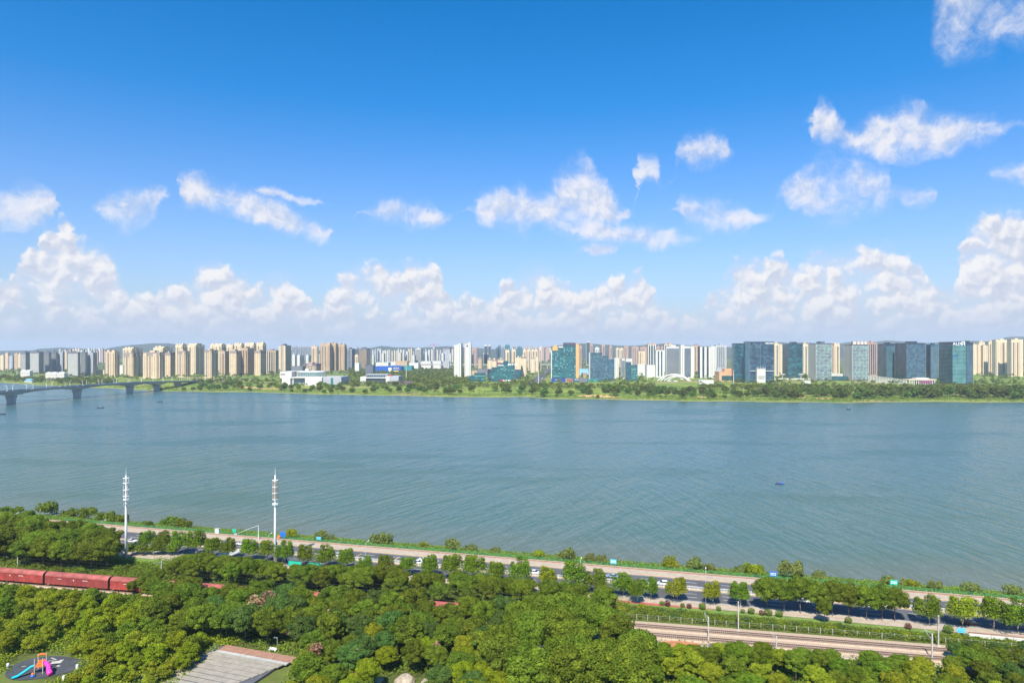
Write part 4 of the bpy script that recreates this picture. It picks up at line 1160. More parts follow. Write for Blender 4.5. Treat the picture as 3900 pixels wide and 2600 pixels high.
# --- white-pier towers by the arches
bld(4, 1843,1945,1962, 447,800, 'fins', 'white-pier residential tower, shortest of the three left of the arch', wall='white', band='white', glass='winblue', mod=16, fin=.42, roof=0)
bld(4, 1976,2160,2166, 402,788, 'bands', 'broad grey residential tower with white floor lines behind the white arch', wall='white', band='white', glass='winblue', hh=.8, frac=(.02,.98), roof=1)
bld(4, 2160,2206,2208, 380,0, 'plain', 'narrow white slab between the broad grey tower and the next', wall='white', Y=1960, roof=0)
bld(5, 14,106,108, 397,805, 'bands', 'grey-glass residential tower right of the white arch, white slab at its side', wall='white', band='grey', glass='winblue', hh=.9, roof=0)
bld(5, 107,148,150, 396,806, 'plain', 'blank white slab end of the tower right of the arch', wall='white', roof=0, z0=200)
for a_, b_, c_, tp in ((150,176,180,385),(178,212,218,383)):
    bld(5, a_,b_,c_, tp,0, 'fins', 'reddish tower in the gap right of the arch', wall='pinkbrown', band='tan', Y=2700, group='reddish towers in the gap', mod=8)
bld(5, 221,362,364, 400,805, 'fins', 'dark tower with white vertical piers right of the reddish pair', wall='dark', band='white', glass='win', mod=15, fin=.42, roof=0, cap='dark', caph=3)
bld(5, 364,424,427, 396,806, 'plain', 'blank white slab end of the white-pier tower', wall='white', roof=0)
bld(5, 427,555,646, 383,0, 'fins', 'lilac-grey tower with many window columns and a grid flank left of the dark glass block', wall='grey', band='white', glass='winblue', Y=2100, mod=6, fin=.35, roof=1)
lowbox(5, 430, 556, 672, 740, 'white low block at the foot of the lilac-grey tower', 'grey', 'podium', Y=2050, depth=30)
t = lowbox(5, 466, 650, 728, 855, 'low orange stone building with a large dark window left of the dark glass block', 'orange', 'podium_building', Y=1830, depth=40)
m_ = MB(); m_.box(t['_w']*.18, -.15, t['_h']*.12, t['_w']*.97, .2, t['_h']*.62); m_.build('window', B['teal_dark'], t)
m_ = MB(); m_.box(t['_w']*.42, 4, t['_h'], t['_w']*.98, 30, t['_h']+9); m_.build('upper_storey', B['orange'], t)
# --- dark glass offices on the right
bld(5, 650,800,802, 362,855, 'panes', 'dark teal glass block, left wing of the tall navy office', glass='teal_dark', wall='navy_dark', band='navy', th=-6, mode='R', name='office_tower', roof=0, dmax=30, mod=6, p=(.7,.2,.1))
bld(5, 804,860,862, 338,868, 'fins', 'slim silver-finned stair tower on the tall navy office', wall='navy', band='steel', glass='navy', th=-6, mod=3.5, fin=.4, name='office_tower', roof=0, dmax=26)
t = bld(5, 862,1168,1170, 340,862, 'panes', 'tall navy glass office with small white lettering at its top right', glass='navy', wall='navy_dark', band='navy_dark', th=-6, name='office_tower', roof=0, dmax=34, mod=7, p=(.62,.28,.10))
glyphs(t, 5, t['_w']*.64, t['_h']-5.5, 3.6, B['sign_white'], seed=12)
m_ = MB(); m_.box(.3, -.9, t['_h']*.28, t['_w']-.3, -.1, t['_h']*.28+1.4); m_.build('white_belt', B['white'], t)
m_ = MB(); m_.box(t['_w']*.42, -.9, t['_h']*.3, t['_w']*.45, -.1, t['_h']-2); m_.build('silver_fin', B['steel'], t)
# white screen building with spikes
t = lowbox(5, 952, 1060, 690, 868, 'white curved screen building with spiked corners before the navy office', 'white', 'screen_building', Y=1770, depth=16)
w, h = t['_w'], t['_h']
for k in range(8):
    m_ = MB(); m_.box(w*(.13+k*.10), -.5, h*.25, w*(.16+k*.10), .1, h*.52); m_.build('window_slot', B['navy_dark'], t)
for q in (.02, .22, .42, .62, .80, .98):
    m_ = MB(); m_.tube([(w*q, 1.5, h-2), (w*q, 1.2, h+3), (w*q, 1.0, h+7)], [.9, .6, .1], 6); m_.build('spike', B['white'], t)
bld(5, 1171,1235,1240, 362,0, 'resi', 'cream tower with balconies right of the navy office, front of two', wall='cream', band='white', Y=2250, roof=1)
bld(5, 1240,1274,1282, 372,0, 'plain', 'narrow cream tower with smooth wall right of the navy office', wall='cream', Y=2300, roof=0)
bld(5, 1281,1346,1535, 368,0, 'panes', 'teal-blue glass office with a dark left flank behind the white funnel canopy', mode='L', th=-8, glass='teal_dark', wall='navy_dark', band='teal_dark', Y=1990, name='office_tower', roof=1, p=(.4,.25,.35), mod=5)
bld(5, 1540,1604,1612, 368,0, 'resi', 'cream tower between the teal-blue office and the white-lined office', wall='cream', band='white', Y=2300, roof=1)
bld(5, 1613,1708,1906, 360,838, 'panes_fin_side', 'grey-green glass office whose dark flank has white vertical lines, left of a matching one', mode='L', th=-5, glass='grnblue', wall='dark', band='white', name='office_tower', roof=1, p=(.55,.3,.15), mod=5)
bld(5, 1906,1936,1950, 392,0, 'fins', 'dark brown narrow tower beside the cream tower on the right bank', wall='brown', band='tan', Y=2250, roof=0)
bld(5, 1940,2010,2064, 366,0, 'resi', 'cream tower with smooth left wall between the two white-lined offices', wall='cream', band='cream', Y=2250, roof=2)
lowbox(5, 1892, 2064, 752, 800, 'white podium roof below the cream tower', 'white', 'podium', Y=1950, depth=40)
lowbox(5, 1850, 2120, 785, 850, 'dark green glass podium before the white-lined offices', 'teal_dark', 'podium', Y=1880, depth=30)
t = bld(6, 50,156,362, 378,838, 'panes_fin_side', 'grey-green glass office with a white lettered roof band, flank lined in white', mode='L', th=-5, glass='grnblue', wall='dark', band='white', name='office_tower', roof=0, p=(.6,.27,.13), mod=5)
m_ = MB(); m_.box(.2, -.3, t['_h']+.5, t['_w']-.2, 8, t['_h']+9); m_.build('sign_band', B['brown'], t)
glyphs(t, 4, t['_w']*.05, t['_h']+1.5, 6.6, B['sign_white'], seed=14, gap=1.5)
bld(6, 360,468,472, 352,0, 'fins', 'dusty-pink grid tower right of the lettered office', wall='pinkbrown', band='pinkbrown', Y=2200, mod=7, roof=1)
bld(6, 478,586,698, 366,820, 'bands', 'navy office with a white roof rim and pale floor lines on its right half', mode='L', th=-5, glass='navy', wall='navy_dark', band='grnblue', name='office_tower', roof=1, hh=1.3, d=.3)
bld(6, 702,846,1094, 358,838, 'panes_plain_side', 'broad navy office with pale vertical lines, dark blank left flank', mode='L', th=-5, glass='navy', wall='navy_dark', band='steel', name='office_tower', roof=1, mod=5.5, p=(.6,.15,.25), rowp=.1)
bld(6, 1100,1157,1256, 378,838, 'bands', 'blue banded office between the broad navy one and the lettered corner tower', mode='L', th=-5, glass='steel', wall='navy', band='steel', name='office_tower', roof=1, hh=1.2, d=.3)
t = bld(6, 1262,1432,1612, 342,888, 'bands', 'corner office tower with bright floor bands and white roof lettering', mode='L', th=-5, glass='teal_dark', wall='navy_dark', band='teal_light', name='office_tower', roof=0, hh=1.9, d=.5)
lettering(t, 'AUX', t['_w']*.03, -1.0, t['_h']-8.2, 10.5, B['sign_white'], depth=.3)
m_ = MB(); m_.box(.2, -.7, t['_h']-9.5, t['_w']-.2, -.1, t['_h']+.4); m_.build('sign_wall', B['navy_dark'], t)
m_ = MB()
for bx_ in ((.66,.0,.71,9),(.85,.0,.90,9),(.66,8,.90,9.4),(.66,3.5,.90,4.9)):
    m_.box(t['_w']*bx_[0], -1.2, t['_h']-8.6+bx_[1], t['_w']*bx_[2], -.75, t['_h']-8.6+bx_[3])
m_.build('roof_frame', B['sign_white'], t)
m_ = MB(); m_.box(t['_w']*.02, -.8, t['_h']*.655, t['_w']*.40, -.1, t['_h']*.68); m_.build('blue_banner', B['sign_blue'], t)
bld(6, 1612,1698,1702, 350,885, 'bands', 'right wing of the lettered corner tower, banded in pale blue', mode='R', th=-4, glass='navy', wall='navy_dark', band='steel', name='office_tower', roof=1, hh=1.5, d=.4, dmax=30)
# --- cream towers at the right edge
for k_, (a_, b_, c_, tp, bs, lb) in enumerate(((1703,1752,1760,376,760,'cream tower with smooth wall just right of the lettered corner tower'),(1760,1822,1830,376,758,'cream tower, second right of the lettered corner tower'),(1828,1890,1898,388,760,'shorter cream slab with a brown top, third right of the corner tower'),
        (1898,1975,1988,342,756,'taller cream tower with two window columns, fourth right of the corner tower'),(1990,2168,2184,316,772,'broad tall cream tower with a shadow slanting across its foot, near the right edge'),(2188,2340,2420,312,785,'broad tall cream tower at the right edge of the view'))):
    bld(6, a_,b_,c_, tp,bs, 'resi' if k_ > 2 else 'plain', lb, wall='cream', band='tan' if k_ > 2 else 'cream', th=-6, roof=1)
bld(6, 1780,1850,1856, 345,0, 'plain', 'cream tower top showing behind the shorter cream slab', wall='cream', Y=2700, roof=1)
# more behind the picture's right edge, seen when stepping aside
for k_, dx_ in enumerate((2430, 2560)):
    bld(6, dx_,dx_+100,dx_+115, 330,780, 'resi', 'cream tower beyond the right edge of the row', wall='cream', band='tan', group='towers beyond the right edge')
# --- hazy towers behind the left quarter
for k_, x in enumerate(range(752, 1340, 34)):
    a_ = x+rg.uniform(-6, 6)
    bld(1, a_, a_+rg.uniform(18, 26), a_+rg.uniform(27, 33), rg.uniform(425, 462), 0, 'plain', 'hazy beige tower in the far row behind the slate banded towers', wall=rg.choice(('cream','pinkbrown','white','grey')), Y=rg.uniform(3800, 4800), group='hazy row behind the banded towers', roof=1)

# ------------------------------------------------------------------ museum and other low landmarks
YM = y_base(878)-40
p = at(CX(2, 1388), YM); k = YM/F/3.36
t = thing('museum', 'white box-shaped museum with a glass drum and slanted wings on the far bank', 'museum', (p.x, p.y, GZ-1.5), math.radians(-6))
def zc(cy): return (H-(CY(cy)-HOR)/F*YM)-(GZ-1.5)
def part(nm, m_name, x0, x1, zt, zb, y0, y1, src=B):
    m_ = MB(); m_.box((x0-1388)*k, y0, zb, (x1-1388)*k, y1, zt); return m_.build(nm, src[m_name], t)
part('upper_block', 'white', 1388, 1545, zc(722), zc(806), 4, 60)
part('slot_window', 'win', 1398, 1460, zc(752), zc(764), 3.7, 4.2)
part('lower_block', 'white', 1425, 1536, zc(806), 0, 0, 50)
part('recess_wall', 'grey', 1536, 1742, zc(800), 0, 8, 50)
part('right_wing', 'white', 1745, 1965, zc(805), 0, -6, 40)
part('stone_wing', 'grey', 1965, 2205, zc(785), 0, 2, 60)
part('roof_terrace', 'white', 1560, 1960, zc(790), zc(802), -2, 70)
part('entrance_glass', 'teal', 2068, 2100, zc(800), 0, 1.6, 3)
part('roof_box', 'white', 1668, 1712, zc(690), zc(722), 30, 44)
drum = MB(); drum.lathe([(1, zc(800)), (1, zc(784))], 40); drum.lathe([(1, zc(782)), (1.0, zc(730)), (.96, zc(722))], 40)
cxm = (1740-1388)*k; rx_ = (1932-1548)*.5*k
for nm, mt_, z0_, z1_, rr in (('drum_base', 'white', 800, 786, 1.0), ('drum_glass', 'grnblue', 786, 732, .985), ('drum_rim', 'white', 732, 718, 1.01)):
    m_ = MB(); m_.lathe([(rr, zc(z0_)), (rr, zc(z1_))], 44)
    m_.v = [(cxm+x_*rx_, 36+y_*rx_*.62, z_) for x_, y_, z_ in m_.v]; m_.build(nm, B[mt_], t)
m_ = MB()
for a_ in range(44):
    th = 2*math.pi*a_/44; m_.cbox((cxm+math.cos(th)*rx_, 36+math.sin(th)*rx_*.62, (zc(786)+zc(732))/2), (.5, .5, zc(732)-zc(786)))
m_.build('drum_mullions', B['white'], t, kind='stuff')
# low grey building on the grass right of it
YL = y_base(862)-60; p = at(CX(3, 242), YL); k2 = YL/F/3.36
t = thing('exhibition_hall', 'low grey hall with a dark glass front and red roof corner on the far bank', 'building', (p.x, p.y, GZ-1.5), math.radians(-4))
def zl(cy): return (H-(CY(cy)-HOR)/F*YL)-(GZ-1.5)
for nm, mt_, x0, x1, zt, zb, y0, y1 in (('left_block','white',242,316,787,0,0,40),('base_glass','win',316,574,806,0,3,40),('white_belt','white',316,574,795,806,-.5,40),('upper_glass','navy',316,590,765,795,4,36),('roof','grey',310,596,755,765,2,40),('right_block','grey',574,740,778,0,0,45),('end_face','white',574,622,775,0,-.6,0),('red_corner','sign_red',590,640,768,778,10,24)):
    m_ = MB(); z0_ = zl(zb) if zb else 0; z1_ = zl(zt); z0_, z1_ = min(z0_, z1_), max(z0_, z1_)
    m_.box((x0-242)*k2, y0, z0_, (x1-242)*k2, y1, z1_); m_.build(nm, B[mt_], t)
for q in range(9):
    m_ = MB(); x_ = (322+q*30-242)*k2; m_.box(x_, 3.6, zl(794), x_+1.0, 4.1, zl(766)); m_.build('mullion', B['grey'], t)
t = lowbox(3, 594, 912, 848, 876, 'long dark brown garden wall beside the low grey hall', 'purple', 'garden_wall', Y=1690, depth=2.5, cat='wall')
# villas by the bridge
for k_, (a_, c_) in enumerate(((262,322),(322,380),(582,640),(640,722),(726,822))):
    yv = 1960 if k_ > 1 else 2050
    zt_ = 742 if k_ > 1 else 715
    def vw(t, w, h):
        for i in range(4):
            for j in range(2):
                m_ = MB(); m_.box(w*(.08+i*.24), -.12, h*(.15+j*.42), w*(.08+i*.24)+w*.09, .1, h*(.38+j*.42)); m_.build('window', B['brown'], t)
        m_ = MB(); m_.poly([(-.8,-.8,h+.7),(w+.8,-.8,h+.7),(w*.75,7,h+3.4),(w*.25,7,h+3.4)]); m_.poly([(w+.8,14.8,h+.7),(-.8,14.8,h+.7),(w*.25,7,h+3.4),(w*.75,7,h+3.4)])
        m_.poly([(-.8,14.8,h+.7),(-.8,-.8,h+.7),(w*.25,7,h+3.4)]); m_.poly([(w+.8,-.8,h+.7),(w+.8,14.8,h+.7),(w*.75,7,h+3.4)]); m_.build('roof', B['white'], t)
    lowbox(1, a_, c_, zt_, 0, 'white villa with brown windows, '+ORD[k_]+' from the left edge below the slate towers', 'white', 'villa', Y=yv, depth=14, extra=vw, cat='house')
# long gallery roof and street-level bits left of the teal offices
lowbox(3, 1665, 1740, 712, 770, 'brown-roofed low house beside the white twin towers', 'tan', 'house_block', Y=2150, depth=24)
lowbox(3, 1745, 1915, 688, 735, 'long slate-roofed gallery between the twins and the teal office', 'slate', 'gallery_roof', Y=2250, depth=30)
# viaduct behind
Yv = 3050
t = thing('viaduct', 'pale concrete railway viaduct crossing behind the white twin towers', 'viaduct', (at(CX(3, 870), Yv).x, Yv, GZ))
L_ = (CX(4, 520)-CX(3, 870))/F*Yv
zt_ = H-(CY(628)-HOR)/F*Yv-GZ
m_ = MB(); m_.box(0, 0, zt_-3, L_, 10, zt_); m_.build('deck', M['pale_concrete'], t)
m_ = MB(); m_.box(0, -.6, zt_, L_, -.1, zt_+1.3); m_.build('parapet', M['pale_concrete'], t)
for i in range(int(L_/32)):
    m_ = MB(); m_.box(8+i*32, 3, -4, 10.5+i*32, 7, zt_-3); m_.build('pier', M['pale_concrete'], t)
# tower crane in the haze
p = at(CX(3, 1180), 3900)
t = thing('tower_crane', 'faint tower crane with a long jib above the unfinished tower', 'crane', (p.x, p.y, GZ))
zc_ = H-(CY(378)-HOR)/F*3900-GZ
m_ = MB(); m_.box(-1, -1, 0, 1, 1, zc_+8); m_.build('mast', B['sign_red'], t)
m_ = MB(); m_.box(-22, -.7, zc_, 32, .7, zc_+1.6); m_.build('jib', B['sign_red'], t)
m_ = MB(); m_.box(-22, -1.2, zc_-4, -17, 1.2, zc_); m_.build('counterweight', M['concrete'], t)
# white arches
YA = y_base(842)-20
pA = at(CX(4, 2070), YA)
t = thing('white_arch', 'white steel arch sculpture of crossing ribs before the white-pier towers', 'arch', (pA.x, pA.y, GZ-1))
kk = YA/F/3.36
for j, (x0, x1, zt2, dy, r_) in enumerate(((1866,2285,758,0,1.9),(1900,2278,764,9,1.6),(1945,2252,772,-7,1.8),(1960,2240,785,-12,1.3))):
    pts = []
    for i in range(25):
        q = i/24; x_ = x0+(x1-x0)*q
        z_ = (H-(CY(zt2)-HOR)/F*YA-(GZ-1))*math.sin(math.pi*q)**.75
        pts.append(((x_-2070)*kk, dy+(q-.5)*14*(1 if j % 2 else -1), z_))
    m_ = MB(); m_.tube(pts, r_, 8); m_.build('rib', B['white'], t, smooth=True)
m_ = MB(); m_.box((1995-2070)*kk, -8, -1, (2110-2070)*kk, 4, 3.5); m_.build('plinth', B['white'], t)
# long white canopy with two funnels
YC = y_base(838)-20; pC = at(CX(5, 1172), YC); kc = YC/F/3.36
t = thing('station_canopy', 'long white canopy with two funnel roofs before the teal-blue office', 'canopy', (pC.x, pC.y, GZ-1))
def zz(cy): return H-(CY(cy)-HOR)/F*YC-(GZ-1)
m_ = MB(); m_.box(0, 0, zz(820), (1640-1172)*kc, 9, zz(808)); m_.build('roof', B['white'], t)
for i in range(14):
    m_ = MB(); m_.box(2+i*(1640-1180)*kc/14, .5, 0, 2.8+i*(1640-1180)*kc/14, 1.3, zz(820)); m_.build('column', B['white'], t)
for xf in (1286, 1522):
    m_ = MB(); m_.lathe([(1.6, zz(808)), (1.5, zz(785)), (2.6, zz(775)), (7.2, zz(758)), (7.4, zz(752))], 20, ((xf-1172)*kc, 4.5, 0)); m_.build('funnel', B['white'], t, smooth=True)
# white colonnade and gate pavilion at right
YP = y_base(875)-30; pP = at(CX(6, 368), YP+110); kp = YP/F/3.36
t = thing('colonnade', 'long white colonnade curving below the navy offices', 'colonnade', (0, 0, GZ-1))
for i in range(26):
    q = i/25; xq = 368+(850-368)*q; Yq = YP+110-120*q
    pq = at(CX(6, xq), Yq); zt3 = H-(CY(764+(828-764)*q)-HOR)/F*Yq-(GZ-1)
    m_ = MB(); m_.box(pq.x-.8, pq.y, 0, pq.x+.8, pq.y+2, zt3-1.2); m_.build('column', B['white'], t)
    if i < 25:
        q2 = (i+1)/25; x2 = 368+(850-368)*q2; Y2 = YP+110-120*q2; p2 = at(CX(6, x2), Y2); z2 = H-(CY(764+(828-764)*q2)-HOR)/F*Y2-(GZ-1)
        m_ = MB(); m_.hexa([(pq.x,pq.y-1,zt3-1.2),(p2.x,p2.y-1,z2-1.2),(p2.x,p2.y+6,z2-1.2),(pq.x,pq.y+6,zt3-1.2),(pq.x,pq.y-1,zt3),(p2.x,p2.y-1,z2),(p2.x,p2.y+6,z2),(pq.x,pq.y+6,zt3)]); m_.build('roof_slab', B['white'], t)
YG = y_base(902)-30; pG = at(CX(6, 880), YG); kg = YG/F/3.36
t = thing('gate_pavilion', 'white pavilion with a flat gold-edged roof below the lettered corner tower', 'pavilion', (pG.x, pG.y, GZ-1.5))
def zg(cy): return H-(CY(cy)-HOR)/F*YG-(GZ-1.5)
m_ = MB(); m_.box(0, 0, zg(832), (1236-880)*kg, 26, zg(820)); m_.build('roof', B['cream'], t)
m_ = MB(); m_.box((985-880)*kg, 4, zg(820), (1150-880)*kg, 20, zg(803)); m_.build('roof_house', B['white'], t)
for i in range(12):
    m_ = MB(); xq = (890-880+i*29)*kg; m_.box(xq, 1, 0, xq+1.6, 3, zg(832)); m_.build('column', B['white'], t)
m_ = MB(); m_.box((1010-880)*kg, 5, 0, (1215-880)*kg, 22, zg(834)); m_.build('wall', B['navy'], t)
m_ = MB(); m_.box((1020-880)*kg, .4, zg(866), (1175-880)*kg, .9, zg(846)); m_.build('sign_band', B['sign_purple'], t)
lowbox(5, 212, 396, 832, 862, 'small white columned pavilion among riverside trees left of the orange building', 'white', 'pavilion', Y=1700, depth=14)
lowbox(5, 1545, 1640, 842, 880, 'white kiosk with a blue panel below the funnel canopy', 'white', 'kiosk', Y=1700, depth=8)
# slender white light masts
for k_, (c_, x_, tp, bs, lb) in enumerate(((2,1975,640,775,'slender white light mast behind the museum'),(3,831,640,818,'tall white light mast on the green right of the low grey hall'),(4,338,690,900,'tall white light mast at the foot of the avenue'),(4,1733,690,828,'white light mast with cross arm left of the white arch'),(5,652,700,872,'white light mast before the orange building'),(6,446,650,752,'white light mast above the colonnade'),(1,217,655,770,'white light mast left of the villas'))):
    Ym = y_base(bs)*.985; p = at(CX(c_, x_), Ym); hm = (bs-tp)/3.36/F*Ym
    t = thing('light_mast', lb, 'mast', (p.x, p.y, GZ-1))
    m_ = MB(); m_.tube([(0,0,0),(0,0,hm*.5),(0,0,hm)], [1.0,.75,.5], 8); m_.build('pole', B['white'], t)
    m_ = MB(); m_.lathe([(1.3,hm-.6),(1.3,hm+.2)], 10); m_.build('lamp_ring', B['white'], t)

# ------------------------------------------------------------------ avenue running inland
mb = MB(); pa = px2(2022, 1466, GZ); pb = px2(2103, 1400, GZ)
pa.z = pb.z = GZ+.15
da = (pb-pa); nrm = Vector((da.y, -da.x, 0)).normalized()
AW = 17
mb.quad(pa-nrm*AW, pa+nrm*AW, pb+nrm*AW, pb-nrm*AW); struct('avenue', mb, M['asphalt'])
# riverside road on the far bank
mb = MB(); prev = None
for px in range(560, 4000, 40):
    a_ = far_ground(px, 222); c_ = far_ground(px, 236)
    a_.z = c_.z = 10.12
    if prev: mb.quad(prev[0], a_, c_, prev[1])
    prev = (a_, c_)
struct('road', mb, M['asphalt'])

# ================================================================== trees on the far bank
fr = random.Random(31)
def far_tree(px, d, h, label, leaf, group, wide=1.0):
    p = far_ground(px, d)
    return tree('far', (p.x, p.y, p.z-.3), h, label, leaf, group=group, wide=wide, rng=fr, name='bank_tree')
FT = 'trees on the far bank'
# single trees on the grass by the water
solo = [(1072,62,13),(1305,70,10),(1390,24,9),(1420,60,11),(1485,60,9),(1520,62,12),(1552,48,12),(1620,64,11),(1700,40,14),(1720,46,13),(1752,60,9),(1925,70,13),(1940,74,9),(1980,40,10),(2030,46,14),(2072,16,15),(2130,70,12),(2175,66,11),(2240,80,13),
        (2243,62,12),(2335,62,19),(2345,30,8),(2120,24,6),(2276,10,6),(2430,70,9),(2470,40,7),(2490,60,10),(2515,40,6),(2540,70,12),(2600,46,16),(2640,60,12),(2700,50,8),(2720,36,10),(2760,34,7),(2820,60,12),(2845,62,10),(2960,40,13),(2990,30,8),(3018,40,16),(3030,36,12),(3055,60,8),
        (3180,50,12),(735,14,9),(760,16,12),(800,20,12),(830,36,13),(860,40,10),(610,12,6),(950,14,8),(700,14,8),(1235,10,9),(1180,40,7),(1110,12,7),(1160,20,9),(1260,16,10),(1340,20,12)]
for i, (px, d, h) in enumerate(solo):
    far_tree(px, d, h, 'lone dark green tree on the far grass near the water', L['far'], 'lone trees on the far grass', 1.15)
# big dark clumps on the right
for i in range(46):
    px = fr.uniform(3180, 3960); d = fr.uniform(26, 110)
    far_tree(px, d, fr.uniform(13, 21), 'tall dark tree in the dense grove at the right end of the far bank', L['far'], 'dense grove on the right far bank', 1.2)
for i in range(30):
    px = fr.uniform(2690, 3220); d = fr.uniform(70, 150)
    far_tree(px, d, fr.uniform(11, 16), 'dark round tree in the grove before the navy office', L['far'], 'grove before the navy office', 1.2)
for i in range(44):
    px = fr.uniform(2190, 2700); d = fr.uniform(110, 165)
    far_tree(px, d, fr.uniform(9, 14), 'dark tree in the riverside row before the glass offices', L['far'], 'riverside row before the glass offices', 1.15)
for i in range(40):
    px = fr.uniform(1340, 2080); d = fr.uniform(110, 200)
    far_tree(px, d, fr.uniform(8, 13), 'mid green tree on the far bank before the white twin towers', L['far_light'] if fr.random() < .35 else L['far'], 'bank trees before the twin towers', 1.15)
for i in range(44):
    px = fr.uniform(760, 1340); d = fr.uniform(60, 190)
    far_tree(px, d, fr.uniform(8, 13), 'mid green tree on the far bank before the museum', L['far_light'] if fr.random() < .25 else L['far'], 'bank trees before the museum', 1.15)
for i in range(34):
    px = fr.uniform(-40, 430); d = fr.uniform(40, 190)
    far_tree(px, d, fr.uniform(9, 14), 'dark tree on the far bank behind the bridge', L['far_light'] if fr.random() < .2 else L['far'], 'bank trees behind the bridge', 1.2)

def wood(name, label_none, n, fpos, hr, leaf, seed, q=44, ls=2.3):
    """a far wood that reads as one mass"""
    g = random.Random(seed); gn = np.random.default_rng(seed)
    C, N, Sz, T = [], [], [], []
    for i in range(n):
        p = fpos(g)
        if p is None: continue
        h = g.uniform(*hr); r = h*g.uniform(.38, .55)
        d = gn.normal(size=(q, 3)); d /= np.linalg.norm(d, axis=1, keepdims=True); d[:, 2] = np.abs(d[:, 2])*1.0-.15
        rad = 1-np.abs(gn.normal(0, .16, size=(q, 1)))
        C.append(np.array([p.x, p.y, p.z+h*.45]) + d*rad*np.array([r, r, h*.55]))
        nn = d+gn.normal(0, .5, size=d.shape)+np.array([0, 0, .3]); nn /= np.linalg.norm(nn, axis=1, keepdims=True)
        N.append(nn); Sz.append(np.full(q, ls)*gn.uniform(.6, 1.3, q)*(h/10)**.5); T.append(gn.random()*.5+gn.random(q)*.5)
    me = leaf_mesh(name, np.vstack(C), np.vstack(N), np.concatenate(Sz), np.concatenate(T), leaf)
    return mobj(name, me, kind='stuff')
# roadside woods all along the bank road
def roadside(g):
    px = g.uniform(-150, 4050); d = g.uniform(170, 330)
    if 430 < px < 740 and d < 300: return None        # the bridge ramp stays in the open
    return None if (2490 < px < 2650 and d > 190) else far_ground(px, d)
wood('far_wood', 0, 1300, roadside, (6, 11), L['far'], 1)
wood('far_wood', 0, 620, lambda g: roadside(g), (5, 10), L['far_light'], 2)
wood('far_wood', 0, 170, lambda g: far_ground(g.uniform(2750, 4050), g.uniform(70, 230)), (10, 16), L['far'], 11)
wood('far_wood', 0, 150, lambda g: far_ground(g.uniform(2690, 4050), g.uniform(60, 260)), (7, 11), L['far_light'], 13)
wood('far_wood', 0, 260, lambda g: far_ground(g.uniform(-150, 440), g.uniform(60, 230)), (9, 15), L['far'], 12)
# the park left of the twins and green land between the blocks
wood('far_wood', 0, 1000, lambda g: far_ground(g.uniform(1330, 1790), g.uniform(300, 1500)), (7, 13), L['far'], 3, 30, 3.2)
wood('far_wood', 0, 420, lambda g: far_ground(g.uniform(1330, 1790), g.uniform(300, 1300)), (6, 11), L['far_light'], 4, 30, 3.2)
def inland(g):
    px = g.uniform(-200, 4100); d = g.uniform(340, 1200)
    return None if (2480 < px < 2660 and d < 640) else far_ground(px, d)
wood('far_wood', 0, 1500, inland, (8, 13), L['far'], 5, 24, 3.4)
wood('far_wood', 0, 1900, lambda g: at(g.uniform(-200, 4200), g.uniform(2800, 6800), 11), (7, 13), L['far'], 6, 14, 6.0)
# scrub and reeds by the water
wood('scrub', 0, 2600, lambda g: far_ground(g.uniform(560, 4050), abs(g.gauss(0, 34))+2), (1.5, 4.6), L['far_light'], 7, 14, 1.5)
wood('scrub', 0, 1500, lambda g: far_ground(g.uniform(560, 4050), g.uniform(1, 150)), (1.5, 5.0), L['far'], 8, 14, 1.5)
wood('scrub', 0, 700, lambda g: far_ground(g.uniform(2450, 4050), g.uniform(4, 60)), (2.5, 5.5), L['far_light'], 9, 22, 1.7)
wood('scrub', 0, 500, lambda g: far_ground(g.uniform(-150, 700), g.uniform(1, 160)), (2.0, 6), L['far_light'], 10, 18, 1.7)

# ================================================================== near bank: road, railway, park
U0, U1 = -470, 340
def strip(mb_, v0, v1, z, u0=U0, u1=U1, m=0, step=None):
    if step is None: mb_.quad(uv(u0, v1, z), uv(u0, v0, z), uv(u1, v0, z), uv(u1, v1, z), m); return
def ubox(mb_, u0, u1, v0, v1, z0, z1, m=0):
    P = [uv(u0, v0, z0), uv(u1, v0, z0), uv(u1, v1, z0), uv(u0, v1, z0), uv(u0, v0, z1), uv(u1, v0, z1), uv(u1, v1, z1), uv(u0, v1, z1)]
    mb_.hexa(P, m)
ZR = 5.86
mb = MB(); strip(mb, -30.8, -6.2, ZR); struct('road', mb, M['asphalt'])
mb = MB(); ubox(mb, U0, U1, -6.0, -.35, 5.4, 6.0); struct('promenade', mb, M['paving'])
mb = MB(); ubox(mb, U0, U1, -36.2, -31.0, 5.4, 6.0); struct('pavement', mb, M['paving'])
mb = MB(); ubox(mb, U0, U1, -6.25, -6.003, 5.4, 6.02); struct('kerb', mb, M['kerb'])
mb = MB(); ubox(mb, U0, U1, -30.997, -30.75, 5.4, 6.02); struct('kerb', mb, M['pale_concrete'])
mb = MB(); ubox(mb, U0, U1, -18.55, -17.95, 5.7, 6.05); struct('median_kerb', mb, M['kerb'])
# parapet along the bank
t = thing('parapet_wall', 'low brown stone parapet along the river edge of the promenade', 'wall', uv(-70, 0, 5.9), RA)
m_ = MB(); m_.box(-400, -.33, -.6, 410, .05, .55); m_.build('wall', M['brown_tile'], t)
m_ = MB(); m_.box(-400, -.40, .55, 410, .12, .68); m_.build('coping', M['paving'], t)
